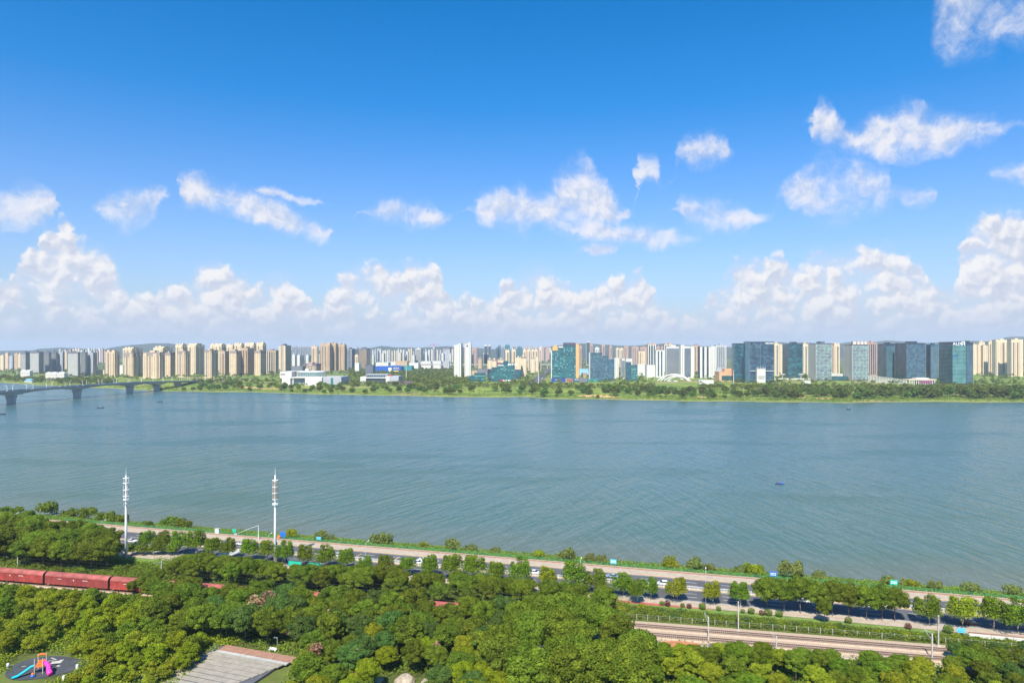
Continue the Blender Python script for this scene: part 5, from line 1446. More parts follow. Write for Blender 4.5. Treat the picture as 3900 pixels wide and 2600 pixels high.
# road paint
mb = MB()
for v_ in (-7.0, -17.3, -19.2, -29.9):
    strip(mb, v_-.09, v_+.09, ZR+.006)
for v_ in (-10.4, -13.9, -22.7, -26.3):
    u = U0
    while u < U1:
        mb.quad(uv(u, v_+.09, ZR+.006), uv(u, v_-.09, ZR+.006), uv(u+6, v_-.09, ZR+.006), uv(u+6, v_+.09, ZR+.006)); u += 15
uz = u_at(870, -24)
for k in range(12):      # zebra crossing
    v_ = -30+k*1.0
    mb.quad(uv(uz-3.4, v_+.28, ZR+.007), uv(uz-3.4, v_-.28, ZR+.007), uv(uz+3.4, v_-.28, ZR+.007), uv(uz+3.4, v_+.28, ZR+.007))
struct('lane_markings', mb, M['line'])
mb = MB()
ub = u_at(1270, -12)
for k in range(7):
    mb.quad(uv(ub-60+k*18, -9.2, ZR+.008), uv(ub-60+k*18, -15.5, ZR+.008), uv(ub-59.7+k*18, -15.5, ZR+.008), uv(ub-59.7+k*18, -9.2, ZR+.008))
struct('lane_markings', mb, M['yline'])
# red running path beside the pavement
ur = u_at(2420, -37)
mb = MB(); mb.poly([uv(ur-40, -36.25, 6.012), uv(ur-40, -38.2, 6.012), uv(ur+5, -38.4, 6.012), uv(ur+26, -36.9, 6.012), uv(ur+26, -36.25, 6.012)]); struct('running_path', mb, M['red_paving'])
mb = MB(); mb.quad(uv(u_at(2330,-37), -36.9, 6.005), uv(u_at(2330,-37), -42.0, 6.005), uv(u_at(3560,-38), -39.0, 6.005), uv(u_at(3560,-38), -36.9, 6.005)); struct('lawn', mb, M['lawn'])
mb = MB(); mb.quad(uv(u_at(380,-44), -37.5, 6.01), uv(u_at(380,-46), -52.0, 6.01), uv(u_at(640,-46), -52.0, 6.01), uv(u_at(640,-44), -37.5, 6.01)); struct('lawn', mb, M['lawn'])
mb = MB(); mb.quad(uv(u_at(420,-40), -36.3, 6.02), uv(u_at(420,-40), -40.0, 6.02), uv(u_at(650,-40), -40.0, 6.02), uv(u_at(650,-40), -36.3, 6.02)); struct('pavement', mb, M['paving'])

# ---- median fence, white railing panels
fence = thing('median_fence', 'white railing fence along the middle of the riverside road', 'fence', uv(0, -18.25, 6.05), RA)
m_ = MB()
m_.box(0, -.03, .18, 2.9, .03, .25); m_.box(0, -.03, .98, 2.9, .03, 1.08)
for k in range(14): m_.box(.12+k*.2, -.02, .25, .17+k*.2, .02, .98)
panel_me = m_.mesh('fence_panel', M['white'])
m_ = MB(); m_.box(-.06, -.06, 0, .06, .06, 1.2); m_.box(-.15, -.15, 0, .15, .15, .08); post_me = m_.mesh('post', M['white'])
uA = u_at(1000, -18.2); n = 0
while uA + n*3.1 < u_at(3900, -18.2)+20 and n < 140:
    o = mobj('fence_panel', panel_me, fence); o.location = (uA+n*3.1, 0, 0)
    o = mobj('post', post_me, fence); o.location = (uA+n*3.1-.1, 0, 0); n += 1
# ---- green mesh fence on the bank
gf = thing('bank_fence', 'thin green mesh fence along the top of the river bank', 'fence', uv(0, 2.6, 5.7), RA)
m_ = MB()
for z_ in (.1, .5, .9, 1.3): m_.box(0, -.015, z_, 4.9, .015, z_+.035)
for k in range(17): m_.box(k*.3, -.01, .1, k*.3+.025, .01, 1.33)
gp = m_.mesh('fence_panel', M['green_paint']); m_ = MB(); m_.box(-.05, -.05, -.5, .05, .05, 1.5); gpo = m_.mesh('post', M['green_paint'])
uA = u_at(250, 2.6); n = 0
while uA+n*5 < u_at(3900, 2.6)+15 and n < 140:
    o = mobj('fence_panel', gp, gf); o.location = (uA+n*5, 0, 0); o = mobj('post', gpo, gf); o.location = (uA+n*5-.05, 0, 0); n += 1

# ---- railway
RR = RA + math.atan(0.0605)
def ruv(s, q, z):                     # s along the track, q across (towards the river)
    b0 = uv(0, rail_v(0), 0)
    d = Vector((math.cos(RR), math.sin(RR), 0)); n_ = Vector((-math.sin(RR), math.cos(RR), 0))
    p = b0+d*s+n_*q; return Vector((p.x, p.y, z))
rw = bpy.data.objects.new('railway_track', None); COL.objects.link(rw); rw.location = ruv(0, 0, 6.1); rw.rotation_euler = (0, 0, RR); rw['kind'] = 'structure'
m_ = MB(); SA, SB = -420, 330
for q in (-3.15, 3.15):
    m_.hexa([(SA,q-2.9,-.3),(SB,q-2.9,-.3),(SB,q+2.9,-.3),(SA,q+2.9,-.3),(SA,q-1.9,.38),(SB,q-1.9,.38),(SB,q+1.9,.38),(SA,q+1.9,.38)]); m_.box(SA,q-1.6,.2,SB,q+1.6,.395,1)
m_.hexa([(SA,-8,-.5),(SB,-8,-.5),(SB,8,-.5),(SA,8,-.5),(SA,-7.6,.06),(SB,-7.6,.06),(SB,7.6,.06),(SA,7.6,.06)])
m_.build('ballast', [M['ballast'], M['ballast_brown']], rw)
m_ = MB(); s_ = -40.0
while s_ < 240:
    for q in (-3.15, 3.15): m_.box(s_, q-1.25, .34, s_+.26, q+1.25, .46)
    s_ += .62
m_.build('sleepers', M['sleeper'], rw, kind='stuff')
for q in (-3.15, 3.15):
    for e in (-.72, .72):
        m_ = MB(); m_.box(SA, q+e-.05, .44, SB, q+e+.05, .62); m_.build('rail', M['rail'], rw)
# retaining wall on the near side of the track
t = thing('retaining_wall', 'pale concrete retaining wall on the near side of the railway', 'wall', ruv(0, -8.3, 5.0), RR)
for k in range(int((240-20)/12)):
    m_ = MB(); m_.box(20+k*12+.05, -.3, 0, 32+k*12-.05, .15, 1.35); m_.build('panel', M['pale_concrete'], t)
# railway fence: concrete posts and wires
rf = thing('railway_fence', 'line of pale concrete fence posts with wires above the railway', 'fence', ruv(0, 9.5, 6.0), RR)
m_ = MB(); m_.box(-.08, -.07, -.3, .08, .07, 1.75); po = m_.mesh('post', M['pale_concrete'])
s_ = 22.0; n = 0
while s_ < 205:
    o = mobj('post', po, rf); o.location = (s_, 0, 0); s_ += 3.55; n += 1
for z_ in (.5, 1.0, 1.6):
    m_ = MB(); m_.box(22, -.012, z_, 205, .012, z_+.025); m_.build('wire', M['concrete'], rf)

# ---- overhead line masts
def mast(px, py, top_py, arm_dir, label, z=6.2):
    p = px2(px, py, z); h = (py-top_py)/F*p.y
    t = thing('catenary_mast', label, 'mast', p, RR)
    m_ = MB(); m_.box(-.17, -.17, -.2, .17, .17, h); m_.build('pole', M['pale_concrete'], t)
    m_ = MB(); m_.box(-.5, -.5, -.3, .5, .5, .2); m_.build('footing', M['pale_concrete'], t)
    m_ = MB(); m_.tube([(0, 0, h*.92), (-1.0, arm_dir*3.0, h*1.02)], .05, 6); m_.build('arm', M['metal'], t)
    m_ = MB(); m_.tube([(0, 0, h*.72), (-1.0, arm_dir*3.0, h*.98)], .04, 6); m_.build('brace', M['metal'], t)
    m_ = MB(); m_.lathe([(.12, 0), (.12, .5)], 8, (-.2, arm_dir*.6, h*.93)); m_.build('insulator', M['brown_tile'], t)
    return t, h
mast(2812, 2401, 2289, -1, 'tall pale catenary mast on the river side of the railway, left of the tree clump')
mast(2698, 2440, 2347, 1, 'shorter pale catenary mast on the near side of the railway')
mast(3574, 2459, 2342, -1, 'pale catenary mast on the river side of the railway near the right edge')
mast(3550, 2507, 2410, 1, 'pale catenary mast on a concrete footing near the right edge')
mast(68, 2152, 2091, -1, 'catenary mast standing behind the red train at the left edge')
mast(615, 2182, 2136, -1, 'catenary mast behind the trees right of the red train')
mast(2957, 2490, 2420, 1, 'thin brown signal post among the near trees by the railway')
wires = thing('overhead_wires', 'thin overhead contact wires strung above the railway', 'wire', ruv(0, 0, 6.1), RR)
for q in (-3.15, 3.15):
    for z_ in (6.2, 7.5):
        m_ = MB(); m_.tube([(SA, q, z_), (SB, q, z_)], .022, 4); m_.build('wire', M['dark_metal'], wires)

# ---- red freight train
def wagon(s0, length, body, label):
    t = thing('freight_wagon', label, 'train wagon', ruv(s0, -3.15, 6.7), RR, 'red freight train')
    Wd, hb = 1.6, 3.6
    sec = [(-Wd, .75), (-Wd, .75+hb*.8), (-Wd*.93, .75+hb*.93), (-Wd*.7, .75+hb*1.05), (-Wd*.36, .75+hb*1.12), (0, .75+hb*1.14)]
    sec = sec + [(-y, z) for y, z in sec[-2::-1]]
    b_ = MB(); n_ = len(sec)
    for x in (.45, length-.45):
        for y, z in sec: b_.v.append((x, y, z))
    for i in range(n_-1):
        b_.f.append((i, i+1, n_+i+1, n_+i)); b_.m.append(0 if i in (0, n_-2) else 1)
    b_.f.append(tuple(range(n_))[::-1]); b_.m.append(2); b_.f.append(tuple(range(n_, 2*n_))); b_.m.append(2)
    b_.f.append((0, n_, 2*n_-1, n_-1)); b_.m.append(2)
    b_.build('body', [body, M['roof_red'], M['dark_metal']], t)
    for k in range(int(length/1.9)):
        m_ = MB(); x = 1.2+k*1.9
        m_.box(x, -Wd-.05, .8, x+.09, -Wd+.02, .75+hb*.78); m_.build('side_rib', body, t)
    m_ = MB(); m_.box(.5, -Wd-.07, .75+hb*.79, length-.5, -Wd+.02, .75+hb*.82); m_.build('gutter', body, t)
    for k, (x, w_) in enumerate(((length*.22, 1.6), (length*.46, .3), (length*.6, 2.2))):
        m_ = MB(); m_.box(x, -Wd-.085, 2.9 if k != 1 else 2.6, x+w_, -Wd-.055, 3.02 if k != 1 else 3.05); m_.build('stencil', M['white'], t)
    for x in (3.2, length-3.2):
        m_ = MB(); m_.box(x-1.3, -1.1, .15, x+1.3, 1.1, .7); bo = m_.build('bogie', M['dark_metal'], t)
        for dx in (-.9, .9):
            m_ = MB(); m_.tube([(x+dx, -.95, .42), (x+dx, .95, .42)], .42, 12); m_.build('wheel', M['dark_metal'], bo)
    m_ = MB(); m_.box(.5, -.5, .45, length-.5, .5, .8); m_.build('underframe', M['dark_metal'], t)
    return t
M['roof_red'] = mat('roof_red', (.31,.085,.075), .8, .3, .3)
def s_at(px, z=6.5):
    for k in range(-4000, 3000):
        p = ruv(k*.1, -3.15, z)
        if 1950+p.x/p.y*F >= px: return k*.1
sB, sC = s_at(180), s_at(427)
Lw = sC-sB
wl = ['first freight wagon at the left edge, bright oxide red', 'second freight wagon from the left, dull dark red with white stencils', 'third freight wagon from the left, bright red, half behind trees',
      'red freight wagon glimpsed through the wood, fourth from the left', 'red freight wagon glimpsed through the wood, fifth from the left', 'red freight wagon glimpsed through the wood, sixth from the left', 'red freight wagon glimpsed through the wood, seventh from the left', 'red freight wagon glimpsed through the wood, eighth from the left']
wagon(sB-2*Lw, Lw, M['rust_red'], 'red freight wagon beyond the left edge of the view')
for k in range(8): wagon(sB-Lw+k*Lw, Lw, M['bright_red'] if k in (0, 2, 4) else M['rust_red'], wl[k])

# ---- communication masts
def cell_mast(px, py, top_py, kind, label, z=6.0):
    p = px2(px, py, z); h = (py-top_py)/F*p.y
    t = thing('communication_mast', label, 'mast', p, .3)
    m_ = MB(); m_.tube([(0,0,-.3),(0,0,h*.40),(0,0,h*.72),(0,0,h*.90)], [.62,.50,.36,.26], 14); m_.build('pole', M['white'], t, smooth=True)
    m_ = MB(); m_.tube([(0,0,h*.90),(0,0,h*.95),(0,0,h)], [.10,.06,.02], 8); m_.build('spike', M['white'], t)
    m_ = MB(); m_.lathe([(.34,h*.90),(.34,h*.915)], 10); m_.build('collar', M['white'], t)
    def ring(zz_, r=1.15):
        m_ = MB()
        pts = [(r*math.cos(a*math.pi/10), r*math.sin(a*math.pi/10), zz_) for a in range(21)]; m_.tube(pts, .11, 6)
        for a in range(4): m_.tube([(0,0,zz_),(r*math.cos(a*1.571), r*math.sin(a*1.571), zz_)], .07, 5)
        m_.build('platform_ring', M['white'], t)
    if kind == 'rings':
        for q in (.885, .83, .755, .685): ring(h*q)
        ring(h*.645, 1.05); ring(h*.655, 1.05)
        for lo, hi, dk in ((.835, .88, 0), (.765, .815, 1), (.695, .745, 1), (.585, .612, 0)):
            for a in range(3):
                th = a*2.094+.5+dk; m_ = MB(); m_.cbox((math.cos(th)*1.0, math.sin(th)*1.0, h*(lo+hi)/2), (.22, .40, h*(hi-lo)), 0, th)
                m_.build('antenna_panel', M['dark_metal'] if (dk and a == 0) else M['metal'], t)
    else:
        for q in (.862, .795, .73, .665): ring(h*q, 1.12)
        for lo in (.665, .73, .795):
            m_ = MB()
            for a in range(26):
                th = a*2*math.pi/26; m_.cbox((math.cos(th)*1.12, math.sin(th)*1.12, h*(lo+.0335)), (.05, .09, h*.066), 0, th)
            m_.build('screen_cage', M['cage'], t, kind='stuff')
            for a in range(3):
                th = a*2.094+.5; m_ = MB(); m_.cbox((math.cos(th)*.7, math.sin(th)*.7, h*(lo+.033)), (.2, .36, h*.05), 0, th); m_.build('antenna_panel', M['metal'], t)
        ring(h*.612, 1.12); ring(h*.622, 1.12)
    return t
M['cage'] = mat('cage_slats', (.42,.37,.31), .6, .1, .5)
cell_mast(480, 2124, 1780, 'rings', 'white communication mast with stacked open antenna rings, left of the two')
cell_mast(1048, 2145, 1777, 'cage', 'white communication mast with a slatted drum near its top, right of the two')

# ---- lamps
def lamp(p, h, label, rz, arm=1.8, name='street_lamp'):
    t = thing(name, label, 'street lamp', p, rz)
    m_ = MB(); m_.tube([(0,0,-.2),(0,0,h*.5),(0,0,h*.93)], [.11,.085,.06], 8); m_.build('pole', M['metal'], t)
    m_ = MB(); m_.tube([(0,0,h*.92),(0,.3,h*.98),(0,arm,h*1.02)], [.06,.05,.04], 6); m_.build('arm', M['metal'], t)
    m_ = MB(); m_.hexa([(-.14,arm-.1,h*1.0),(.14,arm-.1,h*1.0),(.18,arm+1.0,h*1.01),(-.18,arm+1.0,h*1.01),(-.1,arm-.1,h*1.0+.16),(.1,arm-.1,h*1.0+.16),(.12,arm+1.0,h*1.01+.2),(-.12,arm+1.0,h*1.01+.2)]); m_.build('lamp_head', M['white'], t)
    m_ = MB(); m_.box(-.2,-.2,-.1,.2,.2,.35); m_.build('base', M['metal'], t)
    return t
for k, px in enumerate((50, 385, 1021, 1392, 2210, 2688)):
    lamp(uv(u_at(px, -31.6), -31.6, 6.0), 11.6, 'grey street lamp on the near kerb, '+ORD[k]+' from the left', RA)
def park_lamp(px, py, top_py, label, heads=2, z=6.6):
    p = px2(px, py, z); h = (py-top_py)/F*p.y
    t = thing('park_lamp', label, 'street lamp', p, .2)
    m_ = MB(); m_.tube([(0,0,-.2),(0,0,h)], [.09,.06], 8); m_.build('pole', M['metal'], t)
    if heads == 0:
        for sx in (-.35, .35):
            m_ = MB(); m_.lathe([(.05,-.3),(.2,-.15),(.24,0),(.18,.18),(.04,.25)], 10, (sx,0,h)); m_.build('globe', M['white'], t, smooth=True)
        m_ = MB(); m_.box(-.4,-.03,h-.3,.4,.03,h-.24); m_.build('cross_arm', M['metal'], t)
    else:
        for sx in ((-1, 1) if heads == 2 else (-1,)):
            m_ = MB(); m_.hexa([(0,-.18,h),(sx*1.1,-.22,h+.15),(sx*1.1,.22,h+.15),(0,.18,h),(0,-.15,h+.1),(sx*1.1,-.2,h+.3),(sx*1.1,.2,h+.3),(0,.15,h+.1)]); m_.build('lamp_head', M['dark_metal'] if heads == 2 else M['white'], t)
    return t
park_lamp(2066, 2640, 2462, 'tall twin-headed park lamp in the trees at the bottom edge')
park_lamp(1946, 2610, 2522, 'shorter twin-headed park lamp left of the tall one')
park_lamp(1414, 2545, 2506, 'small white globe lamp beside the rock at the bottom edge', 0)
park_lamp(332, 2520, 2470, 'white hooked lamp post beside the playground', 1)
park_lamp(1056, 2462, 2427, 'dark disc-headed lamp with a small red sign behind the pavilion roof', 1)
# L-shaped sign gantry on the promenade
p = uv(u_at(984, -2), -2, 6.0)
t = thing('gantry_pole', 'white gantry pole with a long arm reaching over the road', 'gantry', p, RA)
m_ = MB(); m_.tube([(0,0,-.2),(0,0,6.6)], [.16,.13], 8); m_.build('pole', M['white'], t)
m_ = MB(); m_.tube([(0,0,6.4),(-1.0,-5,6.3),(-2.4,-13,5.6)], [.12,.1,.07], 8); m_.build('arm', M['white'], t)
m_ = MB(); m_.box(-3.2,-13.2,5.2,-1.7,-13.0,6.0); m_.build('camera_box', M['metal'], t)
# ---- signs on the bank
def sign(px, v, h, w, bh, m, label, text=False, zoff=0):
    p = uv(u_at(px, v), v, near_z(0, v)+.0)
    t = thing('sign_board', label, 'sign', p, RA)
    for sx in (-w*.35, w*.35):
        m_ = MB(); m_.box(sx-.04, -.04, -.3, sx+.04, .04, h); m_.build('post', M['metal'], t)
    m_ = MB(); m_.box(-w/2, -.1, h-bh, w/2, -.04, h); m_.build('board', m, t)
    if text:
        for r in (.28, .58):
            for k in range(4):
                m_ = MB(); x = -w*.36+k*w*.19; m_.box(x, -.125, h-bh*(r+.16), x+w*.13, -.10, h-bh*r); m_.build('character', B['sign_white'], t)
    return t
sign(1077, 3.2, 3.2, 3.0, 2.4, M['blue_sign'], 'plain dark blue board on the bank just right of the drum-topped mast')
sign(1214, 3.2, 2.4, 2.4, 1.3, M['lblue_sign'], 'pale blue notice board on the bank, above the bus shelters')
sign(893, 4.0, 2.8, 2.0, 1.6, M['green_sign'], 'small green sign on the bank right of the white cabinet')
sign(2336, 3.2, 2.8, 2.6, 1.9, M['lblue_sign'], 'light blue notice with white writing on the bank above the grey car', True)
sign(2945, 3.2, 3.0, 2.8, 1.9, M['blue_sign'], 'deep blue notice with white characters on the bank left of the tree clump', True)
sign(3404, 3.6, 3.4, 2.6, 1.8, M['green_sign'], 'green notice with a white mark on the bank right of the tree clump', True)
sign(3660, -38.5, 2.3, 2.3, 1.5, M['lblue_sign'], 'sky blue panel beside the low white wall by the pavement')
p = uv(u_at(828, 3), 3, 5.7); t = thing('utility_cabinet', 'white utility cabinet on the bank at the left', 'cabinet', p, RA)
m_ = MB(); m_.box(-1.1,-.5,0,1.1,.5,2.2); m_.build('body', M['white'], t); m_ = MB(); m_.box(-1.2,-.6,2.2,1.2,.6,2.35); m_.build('lid', M['metal'], t); m_ = MB(); m_.box(-.9,-.53,.2,-.05,-.5,2.0); m_.build('door', M['offwhite'], t)
p = uv(u_at(1066, 2), 1.2, 5.9); t = thing('barrel', 'round orange barrel beside the dark blue board', 'barrel', p)
m_ = MB(); m_.lathe([(.5,0),(.75,.4),(.8,.9),(.7,1.4),(.4,1.7)], 14); m_.build('body', M['orange'], t, smooth=True); m_ = MB(); m_.lathe([(.42,1.68),(.42,1.8)], 12); m_.build('lid', M['orange'], t)
# low white wall at the right
t = thing('boundary_wall', 'low white wall with a brown coping beside the pavement at the right edge', 'wall', uv(u_at(3690, -40), -40, 5.9), RA)
for k in range(7):
    m_ = MB(); m_.box(k*6, -.15, 0, k*6+5.9, .15, 1.7); m_.build('panel', M['offwhite'], t)
m_ = MB(); m_.box(-.1, -.25, 1.7, 42, .25, 1.9); m_.build('coping', M['brown_tile'], t)
# ---- bus shelters
for k, px in enumerate((1128, 1204)):
    p = uv(u_at(px, -32.6), -32.6, 6.0)
    t = thing('bus_shelter', ('left' if k == 0 else 'right')+' green bus shelter of the pair on the near pavement', 'bus shelter', p, RA)
    m_ = MB(); m_.hexa([(-3.4,-1.2,2.6),(3.4,-1.2,2.6),(3.4,1.2,2.8),(-3.4,1.2,2.8),(-3.4,-1.2,2.75),(3.4,-1.2,2.75),(3.4,1.2,2.95),(-3.4,1.2,2.95)]); ro = m_.build('roof', M['slate'], t)
    for i in range(6):
        m_ = MB(); m_.box(-3.3+i*1.2, -1.15, 2.86, -3.15+i*1.2, 1.15, 3.02); m_.build('roof_rib', M['metal'], ro)
    for sx in (-3.0, 3.0):
        for sy in (-.9, .9):
            m_ = MB(); m_.box(sx-.07, sy-.07, 0, sx+.07, sy+.07, 2.7); m_.build('post', M['green_sign'], t)
    m_ = MB(); m_.box(-2.8, -.95, .4, 2.8, -.88, 2.3); m_.build('back_panel', M['green_sign'], t)
    m_ = MB(); m_.box(-2, -.5, .45, 2, -.1, .52); m_.build('bench', M['metal'], t)

# ---- cars
def car_meshes(suv=False):
    hh = .28 if suv else 0
    pr = [(-2.3,.34),(-2.34,.62),(-2.2,.88+hh*.5),(-1.5,.98+hh*.5),(1.05,.96+hh*.5),(2.0,.84+hh*.4),(2.3,.66+hh*.3),(2.33,.36)]
    cab = [(-2.05 if suv else -1.75,.96+hh*.4),(-1.7 if suv else -.95,1.42+hh),(.25,1.43+hh),(1.15,.95+hh*.4)]
    def ext(p, w0, w1, mb_, m):
        n_ = len(p); base = len(mb_.v); zmax = max(z for _, z in p); zmin = min(z for _, z in p)
        for sgn in (-1, 1):
            for x, z in p:
                w_ = w0+(w1-w0)*(z-zmin)/(zmax-zmin); mb_.v.append((x, sgn*w_, z))
        for i in range(n_):
            j = (i+1) % n_; mb_.f.append((base+i, base+j, base+n_+j, base+n_+i)); mb_.m.append(m)
        mb_.f.append(tuple(base+i for i in range(n_))[::-1]); mb_.m.append(m); mb_.f.append(tuple(base+n_+i for i in range(n_))); mb_.m.append(m)
    b_ = MB(); ext(pr, .90, .86, b_, 0)
    g_ = MB(); ext(cab, .82, .64, g_, 0)
    r_ = MB(); zt = 1.42+hh; r_.hexa([(-1.72 if suv else -1.0,-.66,zt-.03),(.28,-.66,zt-.03),(.28,.66,zt-.03),(-1.72 if suv else -1.0,.66,zt-.03),(-1.6 if suv else -.9,-.6,zt+.05),(.18,-.6,zt+.05),(.18,.6,zt+.05),(-1.6 if suv else -.9,.6,zt+.05)])
    w_ = MB(); w_.tube([(0,-.1,0),(0,.1,0)], .33, 12)
    return b_, g_, r_, w_
CARM = {False: car_meshes(False), True: car_meshes(True)}
wheel_me = CARM[False][3].mesh('wheel', M['tyre'])
glass_me = {k: CARM[k][1].mesh('windows', M['glass_car']) for k in CARM}
PAINT = {}
def paint(c):
    if c not in PAINT:
        rgb = {'white': (.78,.78,.78), 'silver': (.50,.51,.53), 'champagne': (.42,.35,.29), 'black': (.02,.02,.025), 'blue grey': (.22,.30,.38), 'navy': (.03,.05,.12), 'red': (.45,.03,.03)}[c]
        m_ = mat('car_paint', rgb, .25, .03, 1, metallic=.1, spec=.6)
        PAINT[c] = {k: (CARM[k][0].mesh('body', m_), CARM[k][2].mesh('roof', m_)) for k in CARM}
    return PAINT[c]
def car(p, rz, c, label, suv=False, group=None, detail=True):
    t = thing('car', label, 'car', p, rz, group)
    bm2, rm2 = paint(c)[suv]
    mobj('body', bm2, t); mobj('windows', glass_me[suv], t); mobj('roof', rm2, t)
    if detail:
        for x in (-1.4, 1.4):
            for y in (-.8, .8):
                w_ = mobj('wheel', wheel_me, t); w_.location = (x, y, .33)
    return t
for px, v_, c_, flip, suv, lb in ((918,-11.5,'white',1,0,'white car on the far carriageway near the zebra crossing'),(1284,-15.5,'silver',1,0,'silver car on the far carriageway above the bus shelters'),(1588,-15.8,'white',1,0,'white car beside the median fence, front of two close together'),
        (1612,-12.0,'white',1,0,'white car on the outer lane, rear of two close together'),(1764,-15.6,'white',1,0,'white car nearly hidden behind two street trees'),(2030,-15.8,'white',1,0,'white car by the median fence left of the yellow-green tree'),(2242,-20.9,'champagne',0,0,'champagne car on the near carriageway peeping from behind a tree'),
        (2332,-12.2,'blue grey',1,0,'blue-grey car on the outer lane behind a street tree'),(2524,-15.6,'silver',1,1,'silver estate car with roof rails by the median fence'),(3690,-27.8,'black',0,1,'black car in the tree shade near the right edge'),
        (514,-27.5,'navy',0,0,'dark blue car in the tree shade left of the drum-topped mast'),(500,-21.0,'white',0,0,'white car in front of the dark blue car by the ringed mast'),(1072,-27.6,'navy',0,0,'dark car waiting beside the drum-topped mast'),(700,-22,'silver',0,0,'silver car half hidden by street trees left of the crossing'),(3060,-21,'white',0,0,'white car hidden behind the dense tree clump')):
    car(uv(u_at(px, v_), v_, ZR+.01), RA+(math.pi if flip else 0), c_, lb, bool(suv))

# ================================================================== bridge at the left
bp = [(-905, 780, 18), (-898, 960, 20.5), (-884, 1205, 22.7), (-860, 1350, 24.2), (-838, 1497, 23.4), (-829, 1593, 20.8), (-828, 1690, 17.5), (-828, 1790, 13.5), (-815, 1900, 10.6), (-770, 2020, 10.2)]
bt = thing('bridge', 'long concrete girder road bridge on flared piers crossing the river at the left', 'bridge', (0, 0, 0))
def deck_at(Yq):
    return Vector((float(np.interp(Yq, [p[1] for p in bp], [p[0] for p in bp])), Yq, float(np.interp(Yq, [p[1] for p in bp], [p[2] for p in bp]))))
piers = [1060, 1205, 1350, 1497, 1593, 1690]
m_ = MB(); ys_ = list(np.arange(800, 2020, 12.0)); prev = None
for Yq in ys_:
    c_ = deck_at(Yq); d_ = min(abs(Yq-p) for p in piers)
    dep = 3.2+5.2*max(0, 1-d_/62.0)**2 if Yq < 1620 else 3.0
    sec = [(-13.5, 0), (13.5, 0), (13.5, -.7), (6.5, -1.5), (6.0, -dep), (-6.0, -dep), (-6.5, -1.5), (-13.5, -.7)]
    ring_ = [(c_.x+x, c_.y, c_.z+z) for x, z in sec]
    base = len(m_.v); m_.v += ring_
    if prev is not None:
        for i in range(8):
            j = (i+1) % 8; m_.f.append((prev+i, prev+j, base+j, base+i)); m_.m.append(1 if i == 0 else 0)
    prev = base
m_.build('girder', [M['bridge'], M['asphalt']], bt)
for sx in (-13.4, 13.4, 0):
    m_ = MB(); prev = None
    for Yq in ys_:
        c_ = deck_at(Yq); r4 = [(c_.x+sx-.15, Yq, c_.z), (c_.x+sx+.15, Yq, c_.z), (c_.x+sx+.15, Yq, c_.z+1.1), (c_.x+sx-.15, Yq, c_.z+1.1)]
        base = len(m_.v); m_.v += r4
        if prev is not None:
            for i in range(4):
                j = (i+1) % 4; m_.f.append((prev+i, prev+j, base+j, base+i)); m_.m.append(0)
        prev = base
    m_.build('railing', M['bridge'], bt)
for Yq in piers:
    c_ = deck_at(Yq); zt_ = c_.z-8.2 if Yq < 1620 else c_.z-3.2
    m_ = MB()
    lv = [(-3.5, 5.2, 4.0), (3, 5.4, 4.0), (zt_*.65, 6.4, 4.1), (zt_, 8.6, 4.3)]
    base = len(m_.v)
    for z, wx, wy in lv: m_.v += [(c_.x-wx, Yq-wy, z), (c_.x+wx, Yq-wy, z), (c_.x+wx, Yq+wy, z), (c_.x-wx, Yq+wy, z)]
    for i in range(len(lv)-1):
        for k in range(4):
            j = (k+1) % 4; m_.f.append((base+i*4+k, base+i*4+j, base+i*4+4+j, base+i*4+4+k)); m_.m.append(0)
    m_.f.append((base+12, base+13, base+14, base+15)); m_.m.append(0)
    m_.build('pier', M['bridge'], bt)
nl = 0
for Yq in range(1180, 1960, 42):
    for sx in (-12.6, 12.6):
        c_ = deck_at(Yq); nl += 1
        t = thing('bridge_lamp', 'curved white street lamp on the '+('near' if sx > 0 else 'far')+' side of the bridge, '+ORD[(nl-1)//2]+' from the left', 'street lamp', (c_.x+sx, Yq, c_.z), math.pi/2 if sx > 0 else -math.pi/2)
        m_ = MB(); m_.tube([(0,0,0),(0,0,8),(0,.6,9.6),(0,2.6,10.3)], [.34,.28,.22,.18], 6); m_.build('pole', M['white'], t)
        m_ = MB(); m_.box(-.2,2.4,10.2,.2,3.8,10.45); m_.build('lamp_head', M['white'], t)
br = random.Random(77)
for k in range(34):
    Yq = 1130+k*19+br.uniform(-6, 6); c_ = deck_at(Yq); lane = br.choice((-10.5, -6.8, -3.2, 3.2, 6.8, 10.5)); cc = br.choice(('white', 'black', 'white', 'silver', 'red', 'navy'))
    car((c_.x+lane, Yq, c_.z+.02), math.pi/2*(1 if lane > 0 else -1), cc, 'tiny '+cc+' car crossing the bridge', br.random() < .4, 'cars on the bridge', detail=False)
